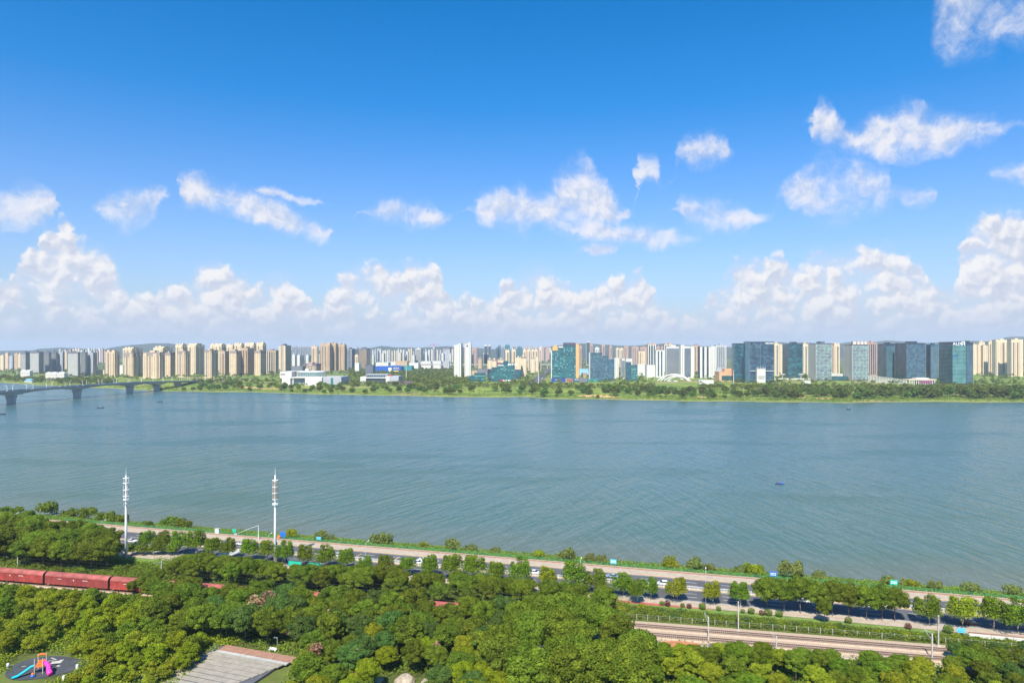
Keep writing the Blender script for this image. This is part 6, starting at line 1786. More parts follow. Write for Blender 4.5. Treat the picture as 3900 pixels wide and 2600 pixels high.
# boats
def boat(px, py, L_, hull, label, who, rz=0.0, cover=False):
    p = px2(px, py, 0)
    t = thing('rowing_boat', label, 'boat', (p.x, p.y, 0), rz)
    m_ = MB(); n_ = 11; rows2 = []
    for i in range(n_):
        q = i/(n_-1)*2-1; w_ = .85*(1-abs(q)**3.2)+.06; zb = .30*abs(q)**2.5; zt_ = .55+.35*abs(q)**3
        rows2.append([(q*L_/2, -w_, zt_), (q*L_/2*.96, -w_*.6, zb-.12), (q*L_/2*.96, w_*.6, zb-.12), (q*L_/2, w_, zt_), (q*L_/2*.95, w_*.82, zt_-.03), (q*L_/2*.93, w_*.5, zb+.05), (q*L_/2*.93, -w_*.5, zb+.05), (q*L_/2*.95, -w_*.82, zt_-.03)])
    for r_ in rows2: m_.v += r_
    for i in range(n_-1):
        for k in range(8):
            j = (k+1) % 8; m_.f.append((i*8+k, i*8+j, i*8+8+j, i*8+8+k)); m_.m.append(0)
    m_.f.append(tuple(range(8))[::-1]); m_.m.append(0); m_.f.append(tuple((n_-1)*8+k for k in range(8))); m_.m.append(0)
    m_.build('hull', hull, t)
    for x in (-L_*.2, L_*.15):
        m_ = MB(); m_.box(x-.15, -.72, .38, x+.15, .72, .45); m_.build('thwart', M['pale_trunk'], t)
    if cover:
        m_ = MB(); m_.hexa([(L_*.12,-.7,.5),(L_*.46,-.45,.75),(L_*.46,.45,.75),(L_*.12,.7,.5),(L_*.16,-.3,1.05),(L_*.42,-.2,1.15),(L_*.42,.2,1.15),(L_*.16,.3,1.05)]); m_.build('cover', M['blue_sign'], t)
    return t, p
def sitter(p, rz, top, label, hat=None):
    """seated rower: pelvis, trunk, head, arms on the oars, bent legs, grown as one skin"""
    me = bpy.data.meshes.new('person')
    J = [(0,0,.55),(0,-.02,.80),(0,0,1.05),(0,.02,1.17),(0,.04,1.36),(-.19,.0,1.06),(-.30,.14,.86),(-.24,.36,.80),(.19,.0,1.06),(.30,.14,.86),(.24,.36,.80),(-.10,.10,.52),(-.13,.45,.60),(-.13,.55,.22),(.10,.10,.52),(.13,.45,.60),(.13,.55,.22)]
    E = [(0,1),(1,2),(2,3),(3,4),(2,5),(5,6),(6,7),(2,8),(8,9),(9,10),(0,11),(11,12),(12,13),(0,14),(14,15),(15,16)]
    Rd = [.15,.15,.16,.06,.11,.07,.055,.045,.07,.055,.045,.10,.08,.06,.10,.08,.06]
    me.from_pydata(J, E, [])
    o = bpy.data.objects.new('person', me); COL.objects.link(o)
    sk = o.modifiers.new('skin', 'SKIN'); o.modifiers.new('sub', 'SUBSURF').levels = 1; o.modifiers['sub'].render_levels = 1
    for i, r in enumerate(Rd): me.skin_vertices[0].data[i].radius = (r, r)
    me.skin_vertices[0].data[0].use_root = True
    me.materials.append(top)
    o.location = p; o.rotation_euler = (0, 0, rz)
    tag(o, label, 'person')
    if hat is not None:
        m_ = MB(); m_.lathe([(.17,1.40),(.15,1.46),(.11,1.54),(.03,1.57)], 12, (0,.04,0)); m_.build('hat', hat, o, smooth=True)
    return o
M['hull_blue'] = mat('blue_hull', (.015,.06,.26), .5, .1, 1); M['hull_navy'] = mat('navy_hull', (.015,.022,.05), .5, .1, 1)
M['red_cloth'] = mat('red_cloth', (.70,.03,.05), .9, .06, 2); M['white_cloth'] = mat('white_cloth', (.75,.75,.75), .9, .05, 2); M['straw'] = mat('straw', (.6,.5,.3), .9, .1, 3)
t, p = boat(2970, 1842, 6.2, M['hull_blue'], 'small blue boat with a blue cover, alone in mid river at right', 'red', -.08, True)
sitter((p.x-.35, p.y, .0), -1.2, M['red_cloth'], 'person in red sitting in the blue boat, mid river', M['white_cloth'])
for px, py, L_, lb, cl, pl, sc in ((383,1553,11.5,'dark long boat left of centre below the bridge','white','person in white in the boat below the second bridge pier',1),(609,1530,9.5,'dark boat nearest the bridge end','white','person in white in the boat nearest the bridge end',1),(8,1577,11,'dark boat at the left edge of the river','red','person in red in the boat at the left edge',1),(3232,1559,7.5,'dark boat near the far bank at right','white','person in white in the boat near the far bank at right',1),(80,1500,9,'dark boat in the shade under the bridge','white','person in white in the boat under the bridge',1)):
    t, p = boat(px, py, L_, M['hull_navy'], lb, cl, .05)
    t.scale = (1, 1.6, 1.8)
    sitter((p.x-.5, p.y, .35), -1.3, M[cl+'_cloth'], pl, M['straw'])
# houseboat with blue roof
p = at(110, 1930, 0)
t = thing('houseboat', 'white houseboat with a blue roof moored behind the bridge', 'boat', (p.x, p.y, 0), -.5)
m_ = MB(); m_.hexa([(-34,-5,-.5),(26,-5,-.5),(26,5,-.5),(-34,5,-.5),(-38,-5.5,2.2),(28,-5.5,2.2),(28,5.5,2.2),(-38,5.5,2.2)]); m_.build('hull', M['white'], t)
m_ = MB(); m_.box(-14,-4.5,2.2,24,4.5,7); m_.build('lower_deck', M['white'], t)
m_ = MB(); m_.box(-8,-4,7.6,20,4,11); m_.build('upper_deck', M['lblue_sign'], t)
m_ = MB(); m_.box(-15,-5.2,7.0,25,5.2,7.6); m_.build('deck_slab', M['white'], t)
m_ = MB(); m_.hexa([(-11,-5.2,11),(23,-5.2,11),(23,5.2,11),(-11,5.2,11),(-8,-.4,13.2),(20,-.4,13.2),(20,.4,13.2),(-8,.4,13.2)]); m_.build('roof', B['blue_roof'], t)
for i in range(8):
    m_ = MB(); m_.box(-12+i*4.4,-4.62,3.4,-9.4+i*4.4,-4.5,5.6); m_.build('window', M['glass_car'], t)
# cars on the avenue and the far bank road
ar = random.Random(19)
for k in range(26):
    q = ar.random()**.8; side = ar.choice((-10.5, -6.5, 6.5, 10.5)); pc = pa+(pb-pa)*(.03+.94*q)+nrm*side
    cc = ar.choice(('white','white','silver','black','navy','red'))
    car((pc.x, pc.y, GZ+.17), math.atan2(da.y, da.x)+(math.pi if side < 0 else 0), cc, 'tiny '+cc+' car on the avenue running inland', ar.random() < .3, 'cars on the inland avenue', detail=False)
for k in range(22):
    px = ar.uniform(1500, 3800); p = far_ground(px, ar.choice((226, 231))); cc = ar.choice(('white','white','silver','black','red'))
    car((p.x, p.y, 10.14), -.15, cc, 'tiny '+cc+' car on the road along the far bank', ar.random() < .3, 'cars on the far bank road', detail=False)

# ================================================================== park bits
# pale slab roof with a brown tiled ridge
pz = 7.6
c00 = px2(872, 2458, pz); c10 = px2(1140, 2506, pz); c01 = px2(700, 2640, pz)
ex = (c10-c00); ex.z = 0; wR = ex.length; ex.normalize(); ey = Vector((ex.y, -ex.x, 0))
t = thing('pavilion_roof', 'low pavilion with a pale slab roof, dark joints and a brown tiled strip behind', 'building', (c00.x, c00.y, 6.4), math.atan2(ex.y, ex.x))
hz_ = pz-6.4
m_ = MB(); m_.box(-6, -28, -.4, wR-3, 0, hz_-.35); m_.build('wall', M['slate'], t)
for k in range(26):
    m_ = MB(); x = -1.0+k*(wR+1.4)/26; m_.box(x+.02, -2.9, hz_-.1, x+(wR+1.4)/26-.03, .25, hz_+.12); m_.build('tile', M['brown_tile'], t)
for k in range(9):
    y1 = -4.4-k*2.3; x0 = -1.6-(k+1)*1.05
    m_ = MB(); m_.hexa([(x0,y1-1.92,hz_-.3),(wR-2.4-k*.9,y1-1.92,hz_-.3),(wR-1.9-k*.9,y1,hz_-.3),(x0+1.0,y1,hz_-.3),(x0,y1-1.92,hz_-.02-k*.04),(wR-2.4-k*.9,y1-1.92,hz_-.02-k*.04),(wR-1.9-k*.9,y1,hz_+.02-k*.04),(x0+1.0,y1,hz_+.02-k*.04)]); m_.build('slab', M['slab_stone'], t)
m_ = MB(); m_.box(-1.4, -4.3, hz_-.3, wR-1.2, -3.0, hz_-.05); m_.build('gutter', M['concrete'], t)
p = px2(1038, 2478, 6.6)
t = thing('park_bench', 'white park bench on the grass behind the pavilion roof', 'bench', p, math.atan2(ex.y, ex.x))
m_ = MB(); m_.box(-1.2,-.3,.42,1.2,.3,.52); m_.build('seat', M['white'], t); m_ = MB(); m_.box(-1.2,.24,.5,1.2,.32,1.0); m_.build('backrest', M['white'], t)
for sx in (-1.0, 1.0):
    m_ = MB(); m_.box(sx-.06,-.25,0,sx+.06,.25,.42); m_.build('leg', M['white'], t)
# playground
pc = px2(168, 2540, 6.65)
mb = MB(); ring_ = []
for k in range(36):
    a = 2*math.pi*k/36; r = 1+.06*math.sin(3*a+1); ring_.append((pc.x+9.8*r*math.cos(a), pc.y+7.2*r*math.sin(a), 6.72))
mb.poly(ring_); struct('playground_floor', mb, M['rubber'])
mb = MB()
for (px, py, w_, l_, rz) in ((215,2520,2.6,1.7,.3),(205,2507,2.6,.35,-.5),(190,2515,2.0,.25,.35),(235,2512,1.0,.5,.3),(222,2534,1.0,.6,-.3),(172,2520,.9,.25,.3),(90,2536,1.0,.3,.4)):
    q = px2(px, py, 6.72); mb.cbox((q.x, q.y, 6.735), (w_, l_, .02), 0, rz)
struct('playground_markings', mb, M['pale_concrete'])
pc2 = px2(152, 2560, 6.72)
t = thing('climbing_frame', 'playground frame with a cyan slide and a pink tube slide', 'playground', pc2, .25)
for x, y in ((-1.0,-.8),(1.0,-.8),(-1.0,1.6),(1.0,1.6)):
    m_ = MB(); m_.tube([(x,y,-.1),(x,y,4.6 if y > 0 else 4.2)], .12, 10); m_.build('post', M['pale_concrete'], t)
m_ = MB(); m_.box(-1.1,-.9,1.9,1.1,1.7,2.05); m_.build('deck', M['orange'], t)
m_ = MB(); m_.tube([(-1,1.6,4.0),(-.5,1.5,4.5),(.5,1.5,4.5),(1,1.6,4.0)], .22, 8); m_.build('roof_arch', M['orange'], t)
m_ = MB(); m_.box(-1.0,1.5,2.05,1.0,1.6,2.9); m_.build('guard_panel', M['orange'], t)
def slide(pts, wd, nm, m_name):
    m_ = MB(); n_ = 0
    pts = [Vector(p) for p in pts]
    for i, p in enumerate(pts):
        d_ = (pts[min(i+1, len(pts)-1)]-pts[max(i-1, 0)]); d_.z = 0; d_.normalize(); s_ = Vector((-d_.y, d_.x, 0))
        for a, z in ((-wd, .32), (-wd*.8, .02), (wd*.8, .02), (wd, .32), (wd*1.1, .3), (wd*.9, -.1), (-wd*.9, -.1), (-wd*1.1, .3)):
            q = p+s_*a; m_.v.append((q.x, q.y, q.z+z))
    for i in range(len(pts)-1):
        for k in range(8):
            j = (k+1) % 8; m_.f.append((i*8+k, i*8+j, i*8+8+j, i*8+8+k)); m_.m.append(0)
    m_.build(nm, M[m_name], t, smooth=True)
slide([(-1.1,-.2,2.1),(-2.0,-.5,1.9),(-3.4,-1.3,1.0),(-4.6,-2.0,.35),(-5.6,-2.6,.25)], .45, 'cyan_slide', 'cyan')
m_ = MB(); m_.tube([(1.0,0,2.7),(1.7,-.4,2.6),(2.5,-1.0,2.0),(2.8,-1.9,1.3),(3.3,-2.6,.75),(3.6,-2.9,.6)], [.55,.58,.6,.62,.7,.75], 14); m_.build('pink_tube_slide', M['pink'], t, smooth=True)
m_ = MB(); m_.lathe([(.5,0),(.6,.3),(.3,.55)], 12, (-.9,-2.2,0)); m_.build('spring_seat', M['blue_sign'], t)
m_ = MB(); m_.lathe([(.32,.55),(.4,.8),(.2,1.1)], 10, (-.9,-2.2,0)); m_.build('spring_rider', M['orange'], t)
for k, (px, py) in enumerate(((30, 2540), (294, 2545), (242, 2588))):
    p = px2(px, py, 6.7); t = thing('bollard', 'short white stone post at the '+('left', 'right', 'bottom')[k]+' edge of the playground', 'bollard', p)
    m_ = MB(); m_.lathe([(.35,-.1),(.35,.9),(.25,1.05)], 10); m_.build('post', M['white'], t); m_ = MB(); m_.lathe([(.3,1.02),(.3,1.15)], 10); m_.build('cap', M['white'], t)
# dark roof at the bottom-left corner
p = px2(100, 2596, 9.6)
t = thing('pavilion', 'dark slatted pavilion roof at the bottom-left corner', 'building', (p.x, p.y-4, 6.6), .12)
for k in range(26):
    x = -14+k*.9
    m_ = MB(); m_.hexa([(x,-7,2.0),(x+.84,-7,2.0),(x+.84,0,3.6),(x,0,3.6),(x,-7,2.12),(x+.84,-7,2.12),(x+.84,0,3.72),(x,0,3.72)]); m_.build('roof_panel', M['slate'], t)
m_ = MB(); m_.box(-14,-.1,3.55,9.5,.15,3.85); m_.build('ridge', M['metal'], t)
for x in (-12, -2, 8):
    m_ = MB(); m_.box(x-.15,-5.2,-.3,x+.15,-4.9,2.4); m_.build('post', M['concrete'], t)
# rocks at the bottom
for k, (px, py, r) in enumerate(((1440, 2592, 1.4), (1540, 2598, 3.0), (1620, 2600, 1.5), (690, 2572, 2.2))):
    p = px2(px, py, 6.5); g_ = random.Random(k)
    bm_ = bmesh.new(); bmesh.ops.create_icosphere(bm_, subdivisions=3, radius=r)
    for v_ in bm_.verts:
        n_ = 1+.18*math.sin(v_.co.x*2.1/r*1.5+k)+.15*math.sin(v_.co.y*3.3/r+k*2)+g_.uniform(-.04, .04); v_.co *= n_; v_.co.z *= .62
    me = bpy.data.meshes.new('boulder'); bm_.to_mesh(me); bm_.free(); me.materials.append(M['rock'])
    o = mobj('boulder', me); o.location = p; tag(o, ('small pale boulder left of the large one', 'large pale boulder at the bottom edge', 'pale boulder right of the large one', 'pale boulder beside the pavilion roof')[k], 'rock')
# brick terrace walls and a shed by the railway
t = thing('terrace_wall', 'curved orange brick terrace wall below the railway', 'wall', px2(2570, 2468, 6.5), 0)
for k in range(12):
    a0, a1 = 1.9-k*.075, 1.9-(k+1)*.075; R_ = 13
    m_ = MB(); m_.hexa([(R_*math.cos(a0),R_*math.sin(a0)-12,0),(R_*math.cos(a1),R_*math.sin(a1)-12,0),((R_+.5)*math.cos(a1),(R_+.5)*math.sin(a1)-12,0),((R_+.5)*math.cos(a0),(R_+.5)*math.sin(a0)-12,0)]+[(R_*math.cos(a0),R_*math.sin(a0)-12,1.7),(R_*math.cos(a1),R_*math.sin(a1)-12,1.7),((R_+.5)*math.cos(a1),(R_+.5)*math.sin(a1)-12,1.7),((R_+.5)*math.cos(a0),(R_+.5)*math.sin(a0)-12,1.7)])
    m_.build('brick_block', M['brick'], t)
t = thing('shed', 'small dark-roofed shed beside the brick terrace', 'shed', px2(2724, 2480, 6.4), RR)
m_ = MB(); m_.box(-1.3,-.9,-.2,1.3,.9,1.5); m_.build('wall', M['brick'], t); m_ = MB(); m_.hexa([(-1.6,-1.1,1.5),(1.6,-1.1,1.5),(1.6,1.1,1.8),(-1.6,1.1,1.8),(-1.6,-1.1,1.62),(1.6,-1.1,1.62),(1.6,1.1,1.92),(-1.6,1.1,1.92)]); m_.build('roof', M['slate'], t)
# equipment cabinets by the left mast
for k, px in enumerate((440, 458)):
    p = px2(px, 2116, 6.0); t = thing('equipment_cabinet', ('left' if k == 0 else 'right')+' grey equipment cabinet at the foot of the ringed mast', 'cabinet', p, RA)
    m_ = MB(); m_.box(-.9,-.6,0,.9,.6,1.9); m_.build('body', M['metal'], t); m_ = MB(); m_.box(-1,-.7,1.9,1,.7,2.02); m_.build('lid', M['concrete'], t); m_ = MB(); m_.box(-.8,-.63,.2,.8,-.6,1.7); m_.build('door', M['white'], t)

# ================================================================== near trees and plants
vr = random.Random(123)
# street trees on the near kerb (columns sighted on the photograph)
ST = [(558,9.5,'plane'),(618,9.6,'plane'),(678,9.6,'plane'),(746,10.4,'plane'),(813,8.8,'plane'),(872,8.6,'plane'),(946,8.8,'plane'),(1018,9.4,'plane'),(1086,9.0,'plane'),(1158,8.8,'plane'),(1240,9.0,'plane'),(1322,9.0,'plane'),(1394,6.5,'plane'),(1466,7.4,'plane'),(1550,7.8,'plane'),
      (1640,9.0,'plane'),(1720,9.6,'plane'),(1802,10.2,'plane'),(1893,9.0,'plane'),(1984,10.6,'plane'),(2082,8.2,'light'),(2182,10.6,'plane'),(2275,10.4,'plane'),(2374,9.8,'plane'),(2480,8.4,'plane'),(2580,9.8,'light'),(2716,8.8,'light'),(2820,9.8,'plane'),(3540,11.0,'plane'),(3668,11.2,'light'),(3786,11.6,'plane'),(3878,11.0,'plane'),(3990,11,'plane')]
for k, (px, h, lf) in enumerate(ST):
    if k < 22: h = h*1.17
    tree('plane', uv(u_at(px, -31.9), -31.9, 5.95), h, ('yellow-green' if lf == 'light' else 'green')+' plane tree on the near kerb, '+ORD[k]+' from the left', L[lf], name='street_tree', group='street trees on the near kerb', wide=1.22 if k < 20 else 1.32, rng=vr)
# dense clump at the right part of the pavement
for k, px in enumerate((2922, 2985, 3048, 3110, 3172, 3235, 3300, 3362, 3410)):
    tree('broad', uv(u_at(px, -32.5), -32.5+vr.uniform(-1.5, 1.0), 5.95), 11.2+vr.uniform(-.8, .8), 'dark tree of the dense clump on the pavement, '+ORD[k]+' from its left end', L['dark'] if k % 3 else L['mid'], name='street_tree', group='dense clump on the pavement', wide=.95, rng=vr)
tree('broad', uv(u_at(3140, -40), -40, 5.95), 8.5, 'olive tree leaning out before the dense clump', L['dark'], wide=.7, rng=vr)
tree('plane', uv(u_at(2428, -37.2), -38.4, 6.0), 9.6, 'bright green round tree beside the red running path', L['plane'], wide=1.05, rng=vr)

PLACED = []
def spot(p, r):
    for q, rq in PLACED:
        if (q[0]-p.x)**2+(q[1]-p.y)**2 < (r+rq)**2*.25: return False
    PLACED.append(((p.x, p.y), r)); return True
ROOF = [(855,2450),(1150,2500),(1155,2522),(1040,2660),(640,2660),(690,2590),(790,2500)]
def inside(poly, x, y):
    c = False; n_ = len(poly)
    for i in range(n_):
        (x0, y0), (x1, y1) = poly[i], poly[(i+1) % n_]
        if (y0 > y) != (y1 > y) and x < (x1-x0)*(y-y0)/(y1-y0)+x0: c = not c
    return c
def park_ok(px, py, h=0.0, Y=180.0):
    """keep the roof, the playground and the boulders open, and nothing tall right in front of them"""
    k_ = 0
    while True:
        y = py-k_
        if inside(ROOF, px, y): return False
        if ((px-165)/150)**2+((y-2540)/58)**2 < 1: return False
        if px < 180 and 2560 < y < 2640: return False
        if 1430 < px < 1640 and 2572 < y < 2650: return False
        k_ += 20
        if k_ > h*F/Y*.85: return True
SL = {'dark': 'dark green', 'mid': 'olive green', 'bluegreen': 'blue-green', 'light': 'light green', 'yellow': 'yellow-green', 'plane': 'fresh green'}
count = {}
SIL = [(-100,1945),(100,1950),(250,1952),(330,1966),(415,2010),(432,2100),(600,2140),(640,2128),(700,2112),(800,2100),(900,2114),(1000,2126),(1100,2142),(1200,2148),(1330,2144),(1400,2148),(1500,2154),(1600,2163),(1700,2172),(1790,2174),(1860,2184),(2000,2198),(2080,2206),(2180,2212),(2260,2220),(2330,2240),(2355,2310),(2385,2380),(2440,2410),(2500,2440),(2700,2452),(2850,2450),(2900,2430),(2960,2470),(3100,2470),(3300,2462),(3500,2500),(3600,2485),(3640,2440),(3900,2440),(4100,2440)]
def scatter(n, gen, kinds, r, hr, kind, where, group, name='park_tree'):
    made = 0
    for _ in range(n*6):
        if made >= n: break
        p = gen()
        if p is None: continue
        px, py = to_px(p)
        h = vr.uniform(*hr)
        if not park_ok(px, py, h, p.y): continue
        sil = float(np.interp(px, [q[0] for q in SIL], [q[1] for q in SIL]))    # crowns keep below the sight line to what is seen over them
        h = min(h, (py-sil)/F*p.y*vr.uniform(.86, 1.0))
        if h < hr[0]*.5: continue
        if not spot(p, r): continue
        lf = vr.choice(kinds)
        tree(kind, p, h, SL[lf]+' tree '+where, L[lf], group=group+', '+SL[lf], wide=vr.uniform(.95, 1.2)*min(1.5, (sum(hr)/2/h)**.6), rng=vr, name=name)
        made += 1
    return made
def gen_uv(px0, px1, vf0, vf1):
    def g():
        px = vr.uniform(px0, px1); v = 0
        u = u_at(px, -50); a, c = vf0(u), vf1(u); v = vr.uniform(a, c); u = u_at(px, v)
        return uv(u, v, near_z(u, v))
    return g
rv_ = rail_v
# wood between the pavement and the railway
scatter(64, gen_uv(640, 2330, lambda u: -39, lambda u: rv_(u)+6), ('dark','dark','mid'), 5.6, (8.6, 10.6), 'broad', 'in the wood between the riverside road and the railway', 'wood by the road', 'wood_tree')
scatter(12, gen_uv(2230, 2400, lambda u: -41, lambda u: rv_(u)+8), ('dark','mid'), 5.2, (8.0, 10.0), 'broad', 'at the right end of the wood by the road', 'wood end by the road', 'wood_tree')
# wood on the near side of the railway
scatter(60, gen_uv(560, 1950, lambda u: rv_(u)-8, lambda u: rv_(u)-34), ('dark','dark','mid','bluegreen'), 6.0, (8.5, 11.5), 'broad', 'in the dense wood in front of the red train', 'wood before the train', 'wood_tree')
scatter(26, gen_uv(1860, 2440, lambda u: rv_(u)-10, lambda u: rv_(u)-52), ('mid','mid','dark'), 7.0, (12.0, 14.5), 'broad', 'in the tall grove left of the bare railway stretch', 'tall grove by the railway')
scatter(60, gen_uv(1150, 1980, lambda u: rv_(u)-30, lambda u: rv_(u)-66), ('bluegreen','dark','light','mid','yellow'), 5.4, (6.0, 9.5), 'broad', 'in the mixed planting at the bottom of the park', 'mixed planting')
# light young trees on the left
scatter(62, gen_uv(-60, 820, lambda u: rv_(u)-16, lambda u: rv_(u)-52), ('light','light','mid','yellow'), 4.0, (5.0, 7.2), 'small', 'in the young plantation between the train and the playground', 'young plantation', 'young_tree')
scatter(34, gen_uv(280, 900, lambda u: rv_(u)-44, lambda u: rv_(u)-78), ('light','yellow','light'), 3.4, (3.2, 5.0), 'small', 'in the low planting between the playground and the pavilion roof', 'low planting by the pavilion', 'young_tree')
# trees behind the train at the left
scatter(36, gen_uv(-60, 440, lambda u: -38, lambda u: rv_(u)+14), ('dark','mid','dark'), 5.2, (10.5, 14.0), 'broad', 'in the clump behind the red train at the left', 'clump behind the train')
scatter(14, gen_uv(-120, 420, lambda u: -30.5, lambda u: -33), ('plane','dark'), 6.0, (11, 13.0), 'broad', 'hiding the road at the left edge', 'trees over the road at the left')
for px, h in ((505, 4.6), (545, 4.4), (588, 4.2), (612, 4.8), (655, 4.6)):
    tree('small', px2(px, 2112, 6.0), h, 'small round tree on the lawn beside the ringed mast', L['mid'], group='small trees by the ringed mast', wide=1.3, rng=vr)
for px, py, h in ((545, 2262, 7.0), (575, 2250, 8.0), (500, 2268, 5.0), (600, 2258, 8.5)):
    tree('broad', px2(px, py, 6.2), h, 'dark tree hiding the end of the third red wagon', L['dark'], group='trees at the end of the train', wide=.9, rng=vr, name='wood_tree')
# near trees on the right
scatter(52, gen_uv(2480, 3640, lambda u: rv_(u)-13.5, lambda u: rv_(u)-48), ('mid','light','plane'), 5.0, (6.2, 8.2), 'broad', 'in the near planting below the railway on the right', 'near planting on the right')
scatter(16, gen_uv(3640, 3960, lambda u: rv_(u)+2, lambda u: rv_(u)-30), ('dark','bluegreen'), 4.6, (6.0, 7.6), 'broad', 'in the dark thicket at the right edge', 'dark thicket on the right')
scatter(20, gen_uv(3500, 3980, lambda u: rv_(u)-26, lambda u: rv_(u)-56), ('dark','mid','light'), 5.0, (6.0, 8.0), 'broad', 'at the bottom-right corner', 'corner trees on the right')
# oddly coloured trees
for px, py, kind, lf, r, lb in ((965,2390,'sparse','brown',2.6,'withered brown tree in the wood below the train, left of two'),(1020,2372,'sparse','brown',2.6,'withered pale brown tree in the wood below the train, right of two'),(1205,2545,'sparse','brown',2.0,'withered brown sapling right of the pavilion roof'),(1368,2560,'sparse','brown',1.8,'withered brown sapling left of the globe lamp'),(1660,2520,'sparse','brown',1.7,'withered pale sapling above the large boulder')):
    p = px2(px, py+28, 6.6); bush(kind, p, r, lb, L[lf], name='withered_tree', cat='tree', tall=1.25, rng=vr)
for k, (px, py) in enumerate(((1090, 2402), (1130, 2412))):
    bush('shrub', px2(px, py+18, 8.0), 2.8, ('left' if k == 0 else 'right')+' pink flowering tree among the dark wood', L['pinkish'], name='flowering_tree', cat='tree', tall=1.5, rng=vr)
bush('shrub', px2(1692, 2600, 6.5), 3.0, 'dark purple-leaved shrub at the bottom edge', L['purple'], tall=1.3, rng=vr)
tree('broad', px2(1880, 2660, 6.6), 8.5, 'bright yellow-green tree at the bottom edge below the twin-headed lamp', L['yellow'], wide=1.5, rng=vr)
tree('broad', px2(1790, 2690, 6.6), 7.5, 'bright yellow-green tree left of its larger twin at the bottom edge', L['yellow'], wide=1.4, rng=vr)
for k, (px, py, h, lf) in enumerate(((1190,2592,4.2,'mid'),(1245,2612,4.8,'dark'),(1305,2604,4.8,'mid'),(1205,2652,5.0,'dark'),(1120,2650,3.8,'yellow'),(1350,2630,4.4,'light'),(1270,2560,3.6,'bluegreen'))):
    tree('small', px2(px, py, 6.5), h, SL[lf]+' bushy tree on the lawn right of the pavilion roof, '+ORD[k]+' of its cluster', L[lf], wide=1.35, rng=vr, name='young_tree')
# bare tree by the railway
t = thing('bare_tree', 'leafless grey tree standing by the railway', 'tree', px2(2490, 2520, 6.4), .4)
m_ = MB(); m_.tube([(0,0,-.3),(.1,0,3.0),(.0,.1,6.0)], [.16,.12,.06], 6); m_.build('trunk', M['pale_trunk'], t)
g_ = random.Random(3)
for k in range(16):
    a = g_.uniform(0, 6.28); z0 = g_.uniform(2.2, 5.6); l_ = g_.uniform(1.6, 3.2)
    m_ = MB(); m_.tube([(.05,.03,z0),(l_*.4*math.cos(a),l_*.4*math.sin(a),z0+l_*.55),(l_*.75*math.cos(a+.3),l_*.75*math.sin(a+.3),z0+l_*1.15)], [.06,.04,.015], 5); m_.build('branch', M['pale_trunk'], t)
# clipped balls along the pavement
for k, (cx, red, r) in enumerate(((1090,0,.9),(1152,1,1.15),(1322,0,.85),(1395,1,.95),(1542,0,1.25),(1725,0,.9),(1995,0,.8),(2090,0,1.2),(2210,1,1.0),(2285,0,1.3))):
    px = 2150+cx/2.94; v = -37.3-(.4 if red else .1)
    bush('ball', uv(u_at(px, v), v, 5.98), r, ('clipped red-brown' if red else 'clipped green')+' ball bush beside the pavement, '+ORD[k]+' from the left', L['topiary_red'] if red else L['mid'], name='clipped_bush', cat='bush', group='clipped ball bushes', rng=vr)
for k, (cx, red, r) in enumerate(((345,0,1.3),(1120,0,1.2),(1790,1,1.1),(2240,0,1.5))):
    px = 2850+cx/2.94; v = -37.6
    bush('ball', uv(u_at(px, v), v, 5.98), r, ('clipped red-brown' if red else 'clipped green')+' ball bush under the right clump, '+ORD[k]+' from the left', L['topiary_red'] if red else L['mid'], name='clipped_bush', cat='bush', group='clipped ball bushes', rng=vr)
# hedge shrubs between pavement and railway
for k in range(64):
    px = 2340+k*1640/64+vr.uniform(-10, 10); u = u_at(px, -42); lo, hi = rv_(u)+11.0, -43.0
    v = vr.uniform(lo, hi); u = u_at(px, v); lf = vr.choice(('mid','mid','light','dark','bluegreen'))
    bush('shrub', uv(u, v, 5.95), vr.uniform(1.5, 2.3), SL[lf]+' shrub in the planted strip between pavement and railway', L[lf], group='planted strip shrubs, '+SL[lf], tall=vr.uniform(.7, 1.0), rng=vr)
for k in range(60):      # around the train and the left lawns
    px = vr.uniform(-60, 620); u = u_at(px, -60); v = vr.uniform(rv_(u)+7, rv_(u)+18) if k % 2 else vr.uniform(rv_(u)-16, rv_(u)-9.5); u = u_at(px, v)
    lf = vr.choice(('dark','mid','dark','bluegreen'))
    p = uv(u, v, near_z(u, v))
    bush('shrub', p, vr.uniform(2.0, 3.2), SL[lf]+' shrub '+('behind' if k % 2 else 'in front of')+' the red train', L[lf], group='shrubs '+('behind' if k % 2 else 'before')+' the train, '+SL[lf], tall=vr.uniform(.7, 1.1), rng=vr)
for k in range(34):      # a low thicket hides the track bed in front of the train
    px = -40+k*19+vr.uniform(-6, 6); u = u_at(px, -80); v = rv_(u)-8.4-vr.uniform(0, 1.2); u = u_at(px, v); lf = vr.choice(('dark','mid'))
    bush('shrub', uv(u, v, near_z(u, v)), vr.uniform(1.5, 2.1), SL[lf]+' thicket bush close against the red train', L[lf], group='thicket against the train, '+SL[lf], tall=vr.uniform(.8, 1.05), rng=vr)
